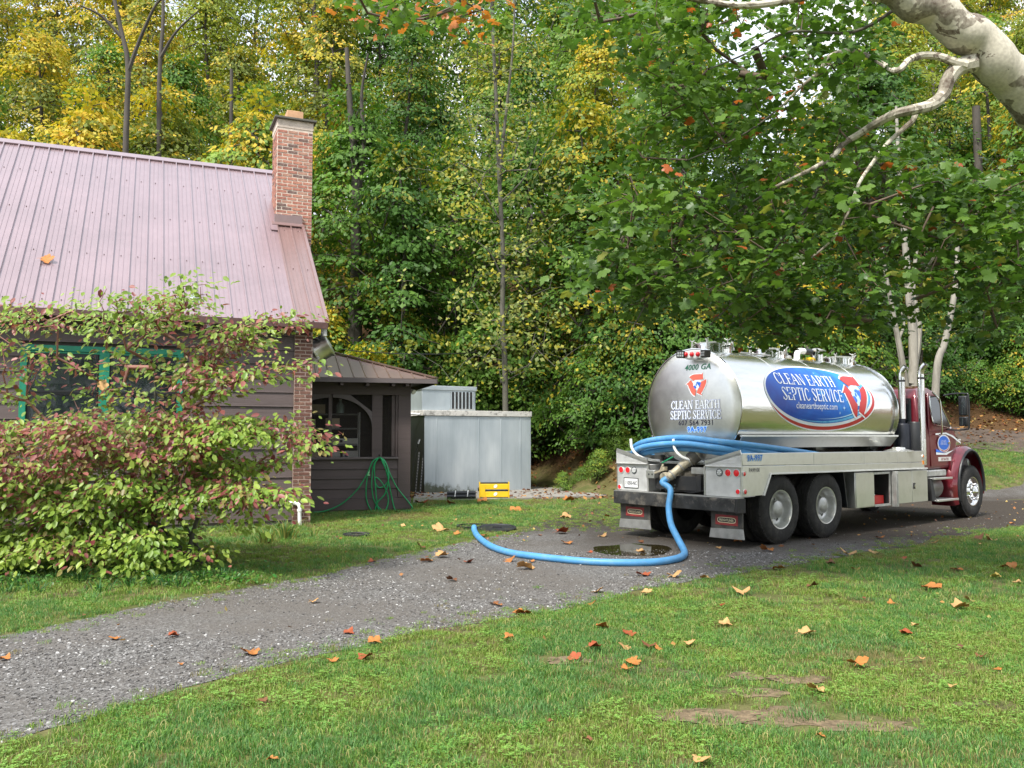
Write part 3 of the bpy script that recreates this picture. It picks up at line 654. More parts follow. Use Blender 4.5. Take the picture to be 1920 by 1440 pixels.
# understorey at the foot of the bank
for n_, (px, Y, v, s, g, yl, wd) in enumerate(((600, 29.3, 0, 1.25, LG, .22, 'yellow green sapling'), (690, 28.6, 1, 1.3, LG, .18, 'light green sapling'), (770, 30.0, 0, 1.2, DG, .0, 'dark green sapling'), (840, 30.4, 1, 1.25, MG, .0, 'mid green sapling'),
    (905, 31.2, 0, 1.3, LG, .04, 'pale green sapling'), (985, 31.0, 1, 1.25, LG, .0, 'light green sapling'), (1050, 29.8, 0, 1.0, DG, .0, 'dark green sapling'), (1115, 27.0, 1, .95, MG, .0, 'dark green low bush'),
    (1135, 27.0, 0, 1.0, DG, .0, 'dark green sapling'), (1200, 26.2, 1, 1.05, DG, .05, 'dark green low bush'), (1260, 26.6, 0, 1.1, DG, .0, 'dark green sapling'), (1330, 26.8, 0, 1.1, DG, .12, 'dark green sapling'), (1610, 27.5, 0, 1.0, MG, .40, 'gold tinged sapling'), (1500, 27.8, 0, 1.1, MG, .32, 'gold tinged sapling'), (1410, 27.5, 1, 1.1, DG, .1, 'dark gold flecked sapling'),
    (1720, 30.5, 0, .9, DG, .05, 'dark green sapling'))):
    place('low', v, px, Y, s=s, col=g, yel=yl, words=wd, where='@low on the bank,', group='saplings at the foot of the bank', name='sapling', cat='sapling')
for n_, (px, Y, s, g, yl, wd) in enumerate(((1795, 31.6, .9, DG, .0, 'dark low bush at the track edge behind the cab mirror'), (1850, 31.2, .85, MG, .0, 'small green bush at the track edge below the dark trunk'), (1900, 30.4, .9, MG, .05, 'bright green bush at the very edge of the track'), (1950, 29.8, .95, MG, .05, 'green bush at the track edge cut by the frame'), (1740, 32.2, .9, DG, .0, 'dark low bush at the track edge behind the cab'), (1990, 29.4, 1.0, MG, .05, 'green bush beside the track outside the frame'), (1830, 33.5, .95, MG, .15, 'low green bush beyond the earth track, nearest the truck'), (1880, 32.3, 1.15, MG, .0, 'fern green bush beyond the earth track'), (1925, 31.6, 1.3, MG, .1, 'light green bush beyond the earth track at the right edge'), (1965, 31, 1.4, MG, .2, 'yellowish bush beyond the earth track outside the lawn'), (1772, 33.5, .8, DG, .0, 'dark bush in the shade behind the cab mirror'))):
    place('low', 2, px, Y, s=s, col=g, yel=yl, words=wd, group='bushes along the earth track', name='bush', cat='bush')
for px, Y, s in ((1120, 25.2, .42), (1085, 25.8, .36), (1060, 25.4, .3), (1180, 25.3, .4), (1150, 25.9, .5)):
    place('low', 2, px, Y, s=s, col=LG, yel=.0, words='small pale green seedling growing out of the leaf litter', group='seedlings in the leaf litter', name='seedling', cat='seedling')
for px, Y, s, g, wd in ((1755, 33.4, 1.1, DG, 'dark sapling behind the cab roof beyond the track'), (1805, 33.6, 1.2, DG, 'dark sapling beyond the track right of the cab'), (1855, 33.2, 1.2, DG, 'tall dark sapling beyond the track behind the mirror'), (1912, 32.4, 1.2, MG, 'mid green sapling beyond the track at the right'), (1968, 32, 1.3, DG, 'dark sapling beyond the track at the right edge'), (1700, 34.5, 1.2, DG, 'dark sapling between the pale trunks'), (2010, 34, 1.6, DG, 'dark sapling just outside the right edge')):
    place('low', rt.randint(0, 1), px, Y, s=s, col=g, yel=.05, words=wd, group='saplings beyond the earth track', name='sapling', cat='sapling')
# single trunks one can pick out
def lone_trunk(name, pts, r0, r1, m, label, branches=(), group=None, cat='tree', leafy=0, col=MG, seed=1):
    P = curve([Vector(p) for p in pts], 6); n = len(P); e = empty(name, P[0], 0, label, cat, group); L = [p-P[0] for p in P]
    mb = MB(); mb.tube(L, [r0+(r1-r0)*i/(n-1) for i in range(n)], 10)
    for b in branches: Q = curve([Vector(p)-P[0] for p in b[0]], 5); mb.tube(Q, [b[1]*(1-.75*i/len(Q)) for i in range(len(Q))], 6)
    mb.build('trunk', m, e)
    if leafy:
        r = np.random.default_rng(seed); ns_ = leafy; base = np.array(L)[int(n*.16):]
        C = base[r.integers(0, len(base), ns_)]+np.stack([r.normal(0, 1.1, ns_), r.normal(0, .9, ns_), r.normal(0, .3, ns_)], 1)
        P0, P1, R0, R1, _ = grow(base, None, C, r, .5, .1, .005, .06); v, f = tubes_np(P0, P1, R0, R1, 4)
        link('branches', npmesh('branches', v, f, None, True), M['bark_grey'], e)['kind'] = 'stuff'
        k = 16; Lf = C[:, None]+r.normal(0, 1, (ns_, k, 3))*np.array([.38, .38, .10]); v, f = leaves_quads(Lf.reshape(-1, 3), (np.array([0, -.5, .8])+r.normal(0, .6, (ns_, k, 3))).reshape(-1, 3), (np.array([0, 0, -.6])+r.normal(0, .7, (ns_, k, 3))).reshape(-1, 3), .15*r.uniform(.7, 1.2, ns_*k), .75)
        t = np.stack([r.random(ns_*k), r.random(ns_*k)*.9, r.random(ns_*k)*.4, np.ones(ns_*k)], 1); cm = npmesh('crown', v, f, np.repeat(t, 4, axis=0)); o = link('crown', cm, M['leaf_wood'], e); o.color = (*col, .28)
    return e
G = lambda x, y: ghf(x, y)
def base_at(px, Y): x = (px-960)/FPX*Y; return Vector((x, Y, ghf(x, Y)-.3))
lone_trunk('poplar', [base_at(948, 26.3)]+[at(px, py, 26.3) for px, py in ((947, 700), (942, 600), (943, 480), (936, 330), (930, 180), (924, 60), (915, -160))], .095, .04, M['bark_grey'], 'slender grey trunked poplar with pale yellow green leaves standing behind the cold store',
           [([at(936, 330, 26.3), at(950, 200, 26.1), at(962, 80, 26), at(968, -100, 26)], .06), ([at(942, 520, 26.3), at(915, 470, 26), at(870, 440, 25.6)], .03), ([at(943, 420, 26.3), at(900, 350, 26), at(862, 300, 25.6)], .03), ([at(938, 380, 26.3), at(985, 330, 26), at(1010, 260, 25.8)], .03)], leafy=240, col=(.22, .27, .08), seed=4)
lone_trunk('maple', [base_at(668, 30.5)]+[at(px, py, 30.5) for px, py in ((668, 500), (668, 380), (665, 300), (655, 180), (650, 90))], .24, .07, M['bark_dark'], 'dark forked maple trunk showing through the leaves right of the chimney', [([at(672, 360, 30.5), at(682, 280, 30.4), at(678, 180, 30.3), at(690, 100, 30)], .12)])
lone_trunk('oak', [base_at(225, 30)]+[at(px, py, 30) for px, py in ((235, 300), (240, 130), (228, 60), (205, -40))], .12, .06, M['bark_dark'], 'thick dark forked trunk above the left part of the roof ridge', [([at(240, 135, 30), at(268, 60, 29.8), at(300, 0, 29.5), at(340, 0, 29)], .08), ([at(228, 70, 30), at(190, 30, 29.8), at(150, 10, 29.5)], .08)])
lone_trunk('oak', [base_at(300, 31)]+[at(px, py, 31) for px, py in ((298, 250), (300, 120), (306, 30), (302, -80))], .10, .05, M['bark_dark'], 'dark trunk rising between yellow leaves behind the roof ridge, left of the chimney', [([at(300, 110, 31), at(330, 60, 30.8), at(372, 20, 30.5)], .07)])
lone_trunk('birch', [base_at(1712, 24.5), at(1712, 640, 24.5), at(1705, 560, 24.5), at(1698, 470, 24.6), at(1690, 360, 24.7), at(1684, 280, 24.8), at(1680, 200, 25)], .14, .04, M['bark_pale'], 'clump of pale grey trunks rising behind the maroon cab',
           [([at(1700, 740, 24.5), at(1692, 680, 24.3), at(1677, 600, 24.2), at(1662, 520, 24.1), at(1650, 440, 24)], .105), ([at(1708, 720, 24.5), at(1722, 620, 24.6), at(1712, 540, 24.7), at(1722, 440, 24.9)], .13), ([at(1683, 640, 24.3), at(1695, 610, 24.3), at(1690, 585, 24.3)], .05)])
lone_trunk('birch', [base_at(1745, 24.2), at(1756, 700, 24.2), at(1772, 640, 24.2), at(1788, 560, 24.2), at(1795, 490, 24.3), at(1792, 420, 24.5), at(1796, 350, 24.8)], .115, .04, M['bark_pale'], 'leaning pale grey trunk, rightmost of the pale trunks behind the cab')
lone_trunk('ash', [base_at(1868, 34)]+[at(px, py, 34) for px, py in ((1862, 720), (1852, 640), (1846, 540), (1838, 400), (1830, 200))], .24, .15, M['bark_dark'], 'tall dark trunk standing beyond the earth track right of the cab mirror', [([at(1852, 640, 34), at(1838, 600, 34), at(1832, 520, 34)], .08)])
lone_trunk('ash', [base_at(1905, 36)]+[at(px, py, 36) for px, py in ((1905, 600), (1908, 450), (1900, 200))], .15, .1, M['bark_grey'], 'thin grey trunk at the right edge of the picture in the wood')
for n_, (px, Y, r_) in enumerate(((1000, 33, .12), (1140, 33, .13), (1210, 32, .12), (868, 32.5, .14), (900, 34, .1), (1160, 31, .1), (1295, 33, .12), (760, 34, .13), (820, 36, .12), (1575, 34, .13), (1640, 36, .14), (430, 34, .14), (520, 36, .12), (1760, 38, .13), (1810, 40, .15))):
    a = rt.uniform(-25, 25); lone_trunk('maple', [base_at(px, Y)]+[at(px+a*k*.3+rt.uniform(-5, 5), 700-k*190, Y) for k in range(rt.choice([2, 3, 3, 4]))], r_, r_*.45, M[rt.choice(['bark_dark', 'bark_dark', 'bark_grey'])], 'thin dark trunk half hidden among leaves '+anchor(px), [([at(px, 520, Y), at(px+rt.choice([-1, 1])*50, 440, Y-.3), at(px+rt.choice([-1, 1])*70, 340, Y-.4)], r_*.4)], group='bare trunks inside the wood')
# trees across the yard, behind the viewer (mirrored in the steel)
for px, (x, y) in enumerate(((14, -14), (24, -6), (4, -20), (-10, -18), (30, 6), (20, -11), (27, -1), (32, 12), (9, -18), (-4, -21), (-18, -14), (24, -18), (33, -9), (15, -23))):
    tree('tall', px, x, y, MG, .15, 'tree standing across the yard behind the viewer', s=1.0, group='trees across the yard')
# leaf litter on the bank
r = RNG; n = 9000; x = r.uniform(-3, 22, n); y = r.uniform(22.4, 33, n); ok = ((x < 4.2) | (y > 27)) & (np.abs(x) < y*.64); x, y = x[ok], y[ok]; n = len(x)
def litter_leaf(seed, col):
    r = np.random.default_rng(seed); v, f = leaves_quads(np.zeros((1, 3)), np.array([[0, 0, 1.]]), np.array([[1., 0, 0]]), np.array([1.]), .85, r.uniform(-.25, .2)); me = npmesh('leaf', v, f, [(*col, 1)]*4); me.materials.append(M['leaf_dry']); return me
LK_ = [litter_leaf(i, c) for i, c in enumerate(((.28, .11, .03), (.20, .08, .035), (.42, .22, .07), (.13, .055, .03), (.46, .34, .12), (.34, .15, .05)))]
scatter('leaf_litter', np.stack([x, y, gh(x, y)+.03], 1), np.stack([r.normal(0, .5, n), r.normal(0, .5, n), r.uniform(0, 6.28, n)], 1), .07+.09*r.random(n), r.choice([0, 1, 2, 3, 3, 1, 4, 5], n), LK_, 'brown and orange fallen leaves covering the bank at the foot of the woods', 'leaf litter')
n = 2600; x = r.uniform(-6, 14, n); y = 6+r.random(n)**1.0*17; ok = (np.abs(x) < y*.62); x, y = x[ok], y[ok]; kp = r.random(len(x)) < np.where(y > 13, .42, .10); x, y = x[kp], y[kp]; n = len(x)
scatter('leaf_scraps', np.stack([x, y, gh(x, y)+.035], 1), np.stack([r.normal(0, .45, n), r.normal(0, .45, n), r.uniform(0, 6.28, n)], 1), .03+.05*r.random(n)**2, r.choice([0, 1, 2, 3, 4, 5], n), LK_, 'small brown leaf scraps strewn over grass and gravel', 'leaf litter')
# ================================================================== THE BROWN HOUSE
def paint_wood(name, col, var=.25, dirt=(.05, .042, .04), da=.5):
    return mat(name, col, .62, 0, var=var, scale=3, bump=.35, bscale=22, stretch=(.18, 1, 3), dirt=dirt, dirt_amt=da, dscale=3)
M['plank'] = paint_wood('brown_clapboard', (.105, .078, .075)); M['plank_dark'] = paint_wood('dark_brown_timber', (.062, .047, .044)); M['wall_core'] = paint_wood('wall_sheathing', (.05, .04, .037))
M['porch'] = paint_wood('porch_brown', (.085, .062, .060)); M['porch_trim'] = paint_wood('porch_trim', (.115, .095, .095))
M['green_paint'] = mat('green_window_paint', (.012, .22, .13), .45, var=.15, bump=.15)
M['mortar'] = mat('mortar', (.60, .50, .42), .9, var=.2, scale=10, bump=.5, bscale=40); M['mortar_low'] = mat('mortar_pink', (.44, .33, .28), .9, var=.2, scale=10, bump=.5, bscale=40)
for i, c in enumerate(((.36, .14, .10), (.42, .18, .125), (.30, .115, .085), (.38, .20, .145), (.14, .085, .075))): M['brick%d' % i] = mat('red_brick_%s' % 'abcde'[i], c, .88, var=.3, scale=14, bump=.6, bscale=45, dirt=(.42, .30, .24), dirt_amt=.35, dscale=12)
for i, c in enumerate(((.135, .062, .047), (.165, .082, .062), (.11, .052, .042), (.19, .10, .075))): M['brickl%d' % i] = mat('brown_brick_%s' % 'abcd'[i], c, .88, var=.3, scale=14, bump=.6, bscale=45)
def mk_roof(name, col, rough):
    m, n, b, o = new_mat(name); t = tex(n, 'Noise', .8, Detail=6); t2 = tex(n, 'Noise', 9, stretch=(1, .12, 1), Detail=4)
    c = mixc(n, ramp(n, t2.outputs['Fac'], [(.45, (0, 0, 0)), (.75, (.35,)*3)]), ramp(n, t.outputs['Fac'], [(.3, tuple(q*.88 for q in col)), (.7, tuple(q*1.1 for q in col))]), tuple(min(1, q*1.35) for q in col))
    n.links.new(c, b.inputs['Base Color']); b.inputs['Roughness'].default_value = rough; b.inputs['Metallic'].default_value = .25; b.inputs['Coat Weight'].default_value = .9; b.inputs['Coat Roughness'].default_value = .32; b.inputs['Coat IOR'].default_value = 1.9
    add_bump(n, b, t.outputs['Fac'], .08, .05); return m
M['roof'] = mk_roof('mauve_metal_roofing', (.255, .175, .19), .34); M['roof_reflect_brown'] = mk_roof('roofing_brown_reflection', (.215, .125, .115), .42); M['roof_porch'] = mk_roof('porch_metal_roofing', (.135, .08, .062), .6); M['fascia'] = mat('brown_fascia', (.12, .065, .06), .4, .2)  # the browner roofing is the mauve roofing with reflected trees put into its colour
M['galv'] = mat('galvanised_steel', (.42, .47, .50), .48, .55, var=.14, scale=1.6, bump=.06, bscale=5, dirt=(.56, .60, .62), dirt_amt=.6, dscale=1.3, stretch=(1, 1, .35))
def mk_galv_panel():
    m, n, b, o = new_mat('galvanised_panel'); t = tex(n, 'Noise', 1.5, stretch=(1, 1, .35), Detail=6); t2 = tex(n, 'Noise', 6, stretch=(1, 1, .7), Detail=7, Roughness=.7); t3 = tex(n, 'Noise', 40, stretch=(1, 1, .03), Detail=3)
    c = ramp(n, t.outputs['Fac'], [(.3, (.36, .41, .44)), (.5, (.45, .50, .53)), (.72, (.60, .64, .66))]); c = mixc(n, .08, c, ramp(n, t3.outputs['Fac'], [(.4, (.3, .34, .36)), (.6, (.62, .66, .68))]))
    tc_ = n.nodes.new('ShaderNodeTexCoord'); sx = n.nodes.new('ShaderNodeSeparateXYZ'); n.links.new(tc_.outputs['Object'], sx.inputs[0])
    zz = n.nodes.new('ShaderNodeMath'); zz.operation = 'MULTIPLY_ADD'; zz.inputs[1].default_value = 1.25; n.links.new(sx.outputs['Z'], zz.inputs[0])
    xx = n.nodes.new('ShaderNodeMath'); xx.operation = 'MULTIPLY'; xx.inputs[1].default_value = .22; n.links.new(sx.outputs['X'], xx.inputs[0]); n.links.new(xx.outputs[0], zz.inputs[2])
    s = n.nodes.new('ShaderNodeMath'); s.operation = 'SUBTRACT'; n.links.new(t2.outputs['Fac'], s.inputs[0]); n.links.new(zz.outputs[0], s.inputs[1])
    c = mixc(n, ramp(n, s.outputs[0], [(.0, (0, 0, 0)), (.20, (.9,)*3)]), c, (.075, .085, .045)); n.links.new(c, b.inputs['Base Color']); b.inputs['Metallic'].default_value = .45; b.inputs['Roughness'].default_value = .5; add_bump(n, b, t.outputs['Fac'], .08, .05); return m
M['galv_panel'] = mk_galv_panel()
M['pvc'] = mat('white_pvc', (.78, .78, .76), .35, var=.05); M['concrete'] = mat('concrete', (.24, .225, .20), .9, var=.2, scale=3, bump=.5, dirt=(.18, .16, .13), dirt_amt=.5, coord='World')
HYAW = R(23.3); hs = empty('brown_house', gr(581, 982), HYAW, 'dark brown clapboard house with a pinkish ribbed metal roof and brick chimney', 'house')
W0 = 3.62                      # wall height
mb = MB(); mb.box(-11, -.02, .03, 9.6, -.2, W0+.1); mb.prism([(.03, W0+.1), (9.6, W0+.1), (9.6, W0+.25), (4.81, 8.0), (.03, W0+.25)], (-.05, 0, 0), (0, 1, 0), (0, 0, 1), (-1, 0, 0), 10.9)
core = mb.build('wall', M['wall_core'], hs)
ww = (-4.86, -2.30, 1.72, 3.20)     # window outer (s0, s1, z0, z1)
rp_ = random.Random(3)
PH = .265; k = 0; z = -.18
while z < W0+.2:
    segs = [(-11, ww[0]), (ww[1], -.345)] if (z+PH > ww[2] and z < ww[3]-.02) else [(-11, -.345)]
    for s0, s1 in segs:
        cuts = [s0]+([s0+(s1-s0)*rp_.uniform(.3, .7)] if s1-s0 > 5 else [])+[s1]
        for a, b in zip(cuts[:-1], cuts[1:]):
            z1 = min(z+PH-.006, 3.74); j = rp_.uniform(-.004, .004)
            m_ = MB(); m_.prism([(.028, z), (-.034+j, z), (-.030+j, z+.02), (-.010+j, z1), (.028, z1)], (a+.002, 0, 0), (0, 1, 0), (0, 0, 1), (1, 0, 0), b-a-.004); m_.build('plank', M['plank'], core)
    z += PH
# brick pier at the corner: mortar core and single bricks
def brick_stack(parent, s0, s1, d0, d1, z0, z1, bh, bl, mats, mort, ends=True, mortname='mortar', pr=.006, seed=1, left=False, right=True):
    rb = random.Random(seed); m_ = MB(); m_.box(s0+pr, s1-pr, d0+pr, d1-pr, z0, z1); m_.build(mortname, mort, parent)
    meshes = {}; j = .024 if bh > .072 else .019; n = int((z1-z0)/bh)
    def put(w_, dpt, ax, x, y, z, mt):
        key = (round(w_, 3), round(dpt, 3), ax, mt)
        if key not in meshes:
            q = MB(); q.box(0, w_ if ax == 0 else dpt, 0, dpt if ax == 0 else w_, 0, bh-j)
            me = bpy.data.meshes.new('brick'); me.from_pydata(q.v, [], q.f); me.materials.append(mt); meshes[key] = me
        o = link('brick', meshes[key], None, parent, (x+rb.uniform(-.002, .002) if ax == 0 else x, y+(rb.uniform(-.004, .003) if ax == 0 else 0), z))
    for i in range(n):
        zz = z0+i*bh+j/2; off = 0 if i % 2 else bl/2
        x = s0-off+(0 if i % 2 else 0)
        while x < s1-.01:
            a = max(x, s0); b = min(x+bl, s1)
            if b-a > .035:
                mt = rb.choice(mats[i*99//n] if isinstance(mats, dict) else mats); put(b-a-j, pr+.02, 0, a+j/2, d0, zz, mt)
            x += bl
        for flag, xx in ((left, s0), (right, s1-pr-.02)):
            if not flag: continue
            y = d0+pr+.025+(0 if i % 2 else bl/2-.05)
            while y < d1-.05:
                put(min(bl, d1-y)-j, pr+.02, 1, xx, y, zz, rb.choice(mats if not isinstance(mats, dict) else mats[0])); y += bl
LOWB = [M['brickl%d' % i] for i in (0, 0, 1, 1, 2, 3)]; TOPB = [M['brick%d' % i] for i in (0, 0, 1, 1, 2, 3, 4)]
pier = MB().box(-.34, -.02, .0, .02, -.3, -.19).build('brick_corner', M['mortar_low'], hs)
brick_stack(pier, -.345, 0, -.065, .26, -.2, 3.72, .0695, .21, LOWB, M['mortar_low'], seed=4)
# chimney: comes up through the roof near the gable end
TS = .845; E0, EZ = -.35, 3.80       # eave line (d, z) and slope of the roof
def rz_(d): return EZ+(d-E0)*TS
ch = MB().box(-.30, .36, 2.72, 3.40, 8.50, 8.70).build('chimney', M['mortar'], hs)
brick_stack(ch, -.36, .42, 2.66, 3.46, 5.9, 8.52, .0755, .225, TOPB, M['mortar'], seed=9, left=True)
m_ = MB(); m_.box(-.365, .425, 2.655, 3.465, 8.52, 8.70); m_.build('render_band', M['mortar'], ch)
m_ = MB(); m_.box(-.43, .49, 2.585, 3.53, 8.702, 8.75); m_.build('cap', mat('dark_cap', (.10, .095, .08), .8), ch, .008)
m_ = MB(); m_.box(-.16, .20, 2.66, 3.05, 8.752, 8.93); m_.build('flue', mat('clay_flue', (.52, .30, .17), .8, var=.2), ch, .012)
brick_stack(pier, .17, .42, 2.70, 3.42, -.2, 5.9, .0755, .225, TOPB, M['mortar'], seed=12, mortname='mortar')
# roof: one panel per rib-to-rib sheet
SL = 5.08; rl = SL*math.sqrt(1+TS*TS); ang = math.atan(TS)
roof = MB(); roof.prism([(0, 0), (SL, SL*TS), (2*SL, 0), (2*SL, -.10), (SL, SL*TS-.12), (0, -.10)], (-11.2, E0, EZ-.012), (0, 1, 0), (0, 0, 1), (1, 0, 0), 11.2+.205)
rf = roof.build('roof', M['wall_core'], hs)
RP = .29
def sheet(name, s, y0, y1, mt, prof, w=RP, lift=0):
    """ribbed sheet on the front slope, y along the slope"""
    ca, sa = math.cos(ang), math.sin(ang); v = []; f = []; n = len(prof)
    for yy in (y0, y1):
        for (x, h) in prof: v.append((s+x*w, E0+yy*ca-(h+lift)*sa, EZ+yy*sa+(h+lift)*ca))
        for (x, h) in prof: v.append((s+x*w, E0+yy*ca+.006*sa, EZ+yy*sa-.006*ca))
    for i in range(n-1): f += [(i, i+1, 2*n+i+1, 2*n+i)]
    for i in range(n-1): f += [(i+1, i, n+i, n+i+1)]
    q = MB(); q.add(v, f); return q.build(name, mt, rf)
MAJ = [(0, .004), (.03, .004), (.045, .042), (.12, .042), (.135, .004), (.40, .004), (.415, .013), (.45, .013), (.465, .004), (.69, .004), (.705, .013), (.74, .013), (.755, .004), (1, .004)]
n_ = int(11.4/RP); s = .205-RP*n_
flash_y = (2.66-E0)*math.sqrt(1+TS*TS)-.06
screws = MB()
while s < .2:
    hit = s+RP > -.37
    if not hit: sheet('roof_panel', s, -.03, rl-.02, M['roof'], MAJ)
    else: sheet('roof_panel', s, -.03, flash_y, M['roof_reflect_brown'], MAJ);  # sheets below the chimney: tree reflection painted in as brown
    if s > -7:
        for q in range(8):
            yy = .25+q*.84; 
            if hit and yy > flash_y: break
            for xx in (.09, .57):
                if xx > .3 and q % 2: continue
                c = Vector((s+xx*RP, E0+yy*math.cos(ang)-.034*math.sin(ang), EZ+yy*math.sin(ang)+.034*math.cos(ang)))
                if xx > .3: c -= Vector((0, -.02*math.sin(ang), .02*math.cos(ang)))
                screws.box(c.x-.008, c.x+.008, c.y-.008, c.y+.008, c.z-.006, c.z+.006)
    s += RP
sc_ = screws.build('screws', M['fascia'], hs); sc_['kind'] = 'stuff'
# the sheets left of and behind the chimney run to the ridge; right of it a narrow strip
ca, sa = math.cos(ang), math.sin(ang)
q = MB(); yb = (3.46-E0)*math.sqrt(1+TS*TS)+.04
for s in (-.375, -.085, .205-RP*0-.15):
    w_ = RP if s < .0 else .145
    sheet('roof_panel', s, yb, rl-.02, M['roof'], MAJ, w=w_)
def slab_on_roof(mb, s0, s1, y0, y1, t0, t1):
    v = []
    for yy in (y0, y1):
        for s_, t_ in ((s0, t0), (s1, t0), (s1, t1), (s0, t1)): v.append((s_, E0+yy*ca-t_*sa, EZ+yy*sa+t_*ca))
    return mb.add(v, [(0, 1, 2, 3), (7, 6, 5, 4), (0, 4, 5, 1), (1, 5, 6, 2), (2, 6, 7, 3), (3, 7, 4, 0)])
slab_on_roof(MB(), -11.2, .22, rl-.16, rl+.03, .012, .045).build('ridge_cap', M['roof'], rf)
q = MB(); slab_on_roof(q, -.50, -.362, flash_y-.35, yb+.1, .02, .040); q.build('flashing', M['roof'], rf)
q = MB(); q.box(-.40, .20, 2.60, 2.658, rz_(2.6)-.02, rz_(2.6)+.24); slab_on_roof(q, -.46, .215, flash_y-.10, flash_y+.04, .03, .05); q.build('flashing', M['roof_reflect_brown'], rf)
q = MB(); slab_on_roof(q, .175, .235, -.04, flash_y, .006, .045); slab_on_roof(q, .215, .235, -.04, rl, -.14, .006); q.build('rake_trim', M['roof_reflect_brown'], rf)
q = MB(); q.box(-11.2, .21, E0-.045, E0-.015, EZ-.13, EZ-.012); q.build('fascia', M['fascia'], hs)
m_white = mat('weathered_pale_paint', (.50, .49, .46), .7, var=.25)
s = -.32; rme = None; i = 0
while s > -10.8:
    pale = i in (0, 3, 4, 1); q = MB(); q.box(s-.035, s+.035, E0+.02, .02, EZ-.17-(.04 if pale else 0), EZ-.055);  # tails other than the pale few: eave shadow put in as dark timber
    if rme is None or pale: q.build('rafter_tail', m_white if pale else M['plank_dark'], hs)
    else: q.build('rafter_tail', M['plank_dark'], hs)
    s -= .53; i += 1
q = MB(); q.box(.145, .205, E0+.0, E0+.12, EZ-.26, EZ-.055); q.build('rafter_tail', m_white, hs)
# window: green casing, mullion, two sashes with panes
def wbox(name, a, b, z0, z1, y0, y1, m, par, bev=.004): q = MB(); q.box(a, b, y0, y1, z0, z1); return q.build(name, m, par, bev)
win = wbox('window', ww[0]+.1, ww[1]-.1, ww[2]+.1, ww[3]-.1, .0, .026, M['black'], hs)
for a, b, c, d in ((ww[0], ww[1], ww[3]-.10, ww[3]), (ww[0], ww[1], ww[2], ww[2]+.09), (ww[0], ww[0]+.10, ww[2]+.09, ww[3]-.10), (ww[1]-.10, ww[1], ww[2]+.09, ww[3]-.10), (-3.66, -3.50, ww[2]+.09, ww[3]-.10)):
    wbox('casing', a, b, c, d, -.060, -.002, M['green_paint'], win)
wbox('casing', ww[0]+.1, ww[1]-.1, ww[3]-.135, ww[3]-.105, -.045, -.002, M['green_paint'], win)
M['curtain'] = mat('curtain', (.35, .36, .38), .9, var=.25, scale=8, stretch=(4, 1, .4))
mg, ng, bg, og = new_mat('window_glass'); bg.inputs['Base Color'].default_value = (.02, .03, .035, 1); bg.inputs['Roughness'].default_value = .04; bg.inputs['Alpha'].default_value = .55; bg.inputs['Specular IOR Level'].default_value = .9; M['pane'] = mg
for a, b in ((ww[0]+.12, -3.68), (-3.48, ww[1]-.12)):
    for z0, z1, y in ((ww[2]+.11, 2.40, -.018), (2.40, ww[3]-.14, -.030)):
        q = MB(); t = .035
        for x0, x1, y0, y1 in ((a, b, z0, z0+t), (a, b, z1-t, z1), (a, a+t, z0+t, z1-t), (b-t, b, z0+t, z1-t)): q.box(x0, x1, y-.012, y+.012, y0, y1)
        q.build('sash', M['black'], win); wbox('pane', a+t, b-t, z0+t, z1-t, y-.003, y+.003, M['pane'], win, 0)
    if a < -4: wbox('curtain', a+.04, a+.62, 2.55, ww[3]-.15, -.001, .0005, M['curtain'], win, 0)
# vent pipe through the roof
c = Vector((-2.12, 0, 0)); yy = .60; c = Vector((-2.12, E0+yy*ca, EZ+yy*sa)); q = MB(); q.tube([c-Vector((0, 0, .1)), c+Vector((0, 0, .30))], .030, 12); vp = q.build('vent_pipe', M['concrete'], hs)
q = MB(); q.lathe([(.10, -.0), (.085, .02), (.045, .05), (.034, .09)], c+Vector((0, 0, -.0)), (0, -sa, ca), 16); q.build('flashing_boot', M['galv'], vp)
# PVC waste pipe out of the wall by the pier
P = hs.location; Hm = Matrix.Rotation(HYAW, 3, 'Z')
def HW(s, d, z): return P+Hm @ Vector((s, d, z))
q = MB(); q.tube(curve([(-.42, -.02, .39), (-.28, -.10, .40), (-.22, -.14, .34), (-.22, -.15, .20), (-.21, -.16, -.05)], 6), .035, 12)
dp = q.build('drain_pipe', M['pvc'], hs); q = MB(); q.tube([(-.40, -.03, .392), (-.36, -.05, .397)], .048, 12); q.tube([(-.22, -.145, .30), (-.22, -.148, .25)], .045, 12); q.build('pipe_collar', M['pvc'], dp)
# shiny drum lamp housing at the corner under the eave
dl_ = at(604, 652, 16.9); e = empty('vent_drum', dl_, 0, 'shiny stainless drum tilted under the roof corner beside the brick pier', 'exhaust drum')
ax = Vector((.80, .16, .46)).normalized(); q = MB(); q.lathe([(0, -.20), (.245, -.20), (.255, -.19), (.255, -.16), (.240, -.155), (.240, .10), (.255, .12), (.255, .14), (.20, .17), (.0, .19)], (0, 0, 0), ax, 40); q.build('drum', mat('drum_steel', (.86, .86, .85), .33, 1.0, var=.06, bump=.04, bscale=5), e)
q = MB(); u_ = ax.cross(Vector((0, -1, 0))).normalized(); up_ = Vector((0, 0, 1))
q.bar(Vector((-.20, -.20, .16)), Vector((-.02, -.26, .12)), .05, .04); q.bar(Vector((-.02, -.25, .16)), Vector((.03, -.24, .20)), .10, .05); q.build('bracket', M['frame_dark'], e)
q = MB(); q.tube([Vector((-.02, .05, .2)), Vector((.0, .05, .50))], .03, 8); q.bar(Vector((-.22, -.10, -.12)), Vector((-.02, -.22, -.24)), .05, .05); q.build('mount', m_white, e)

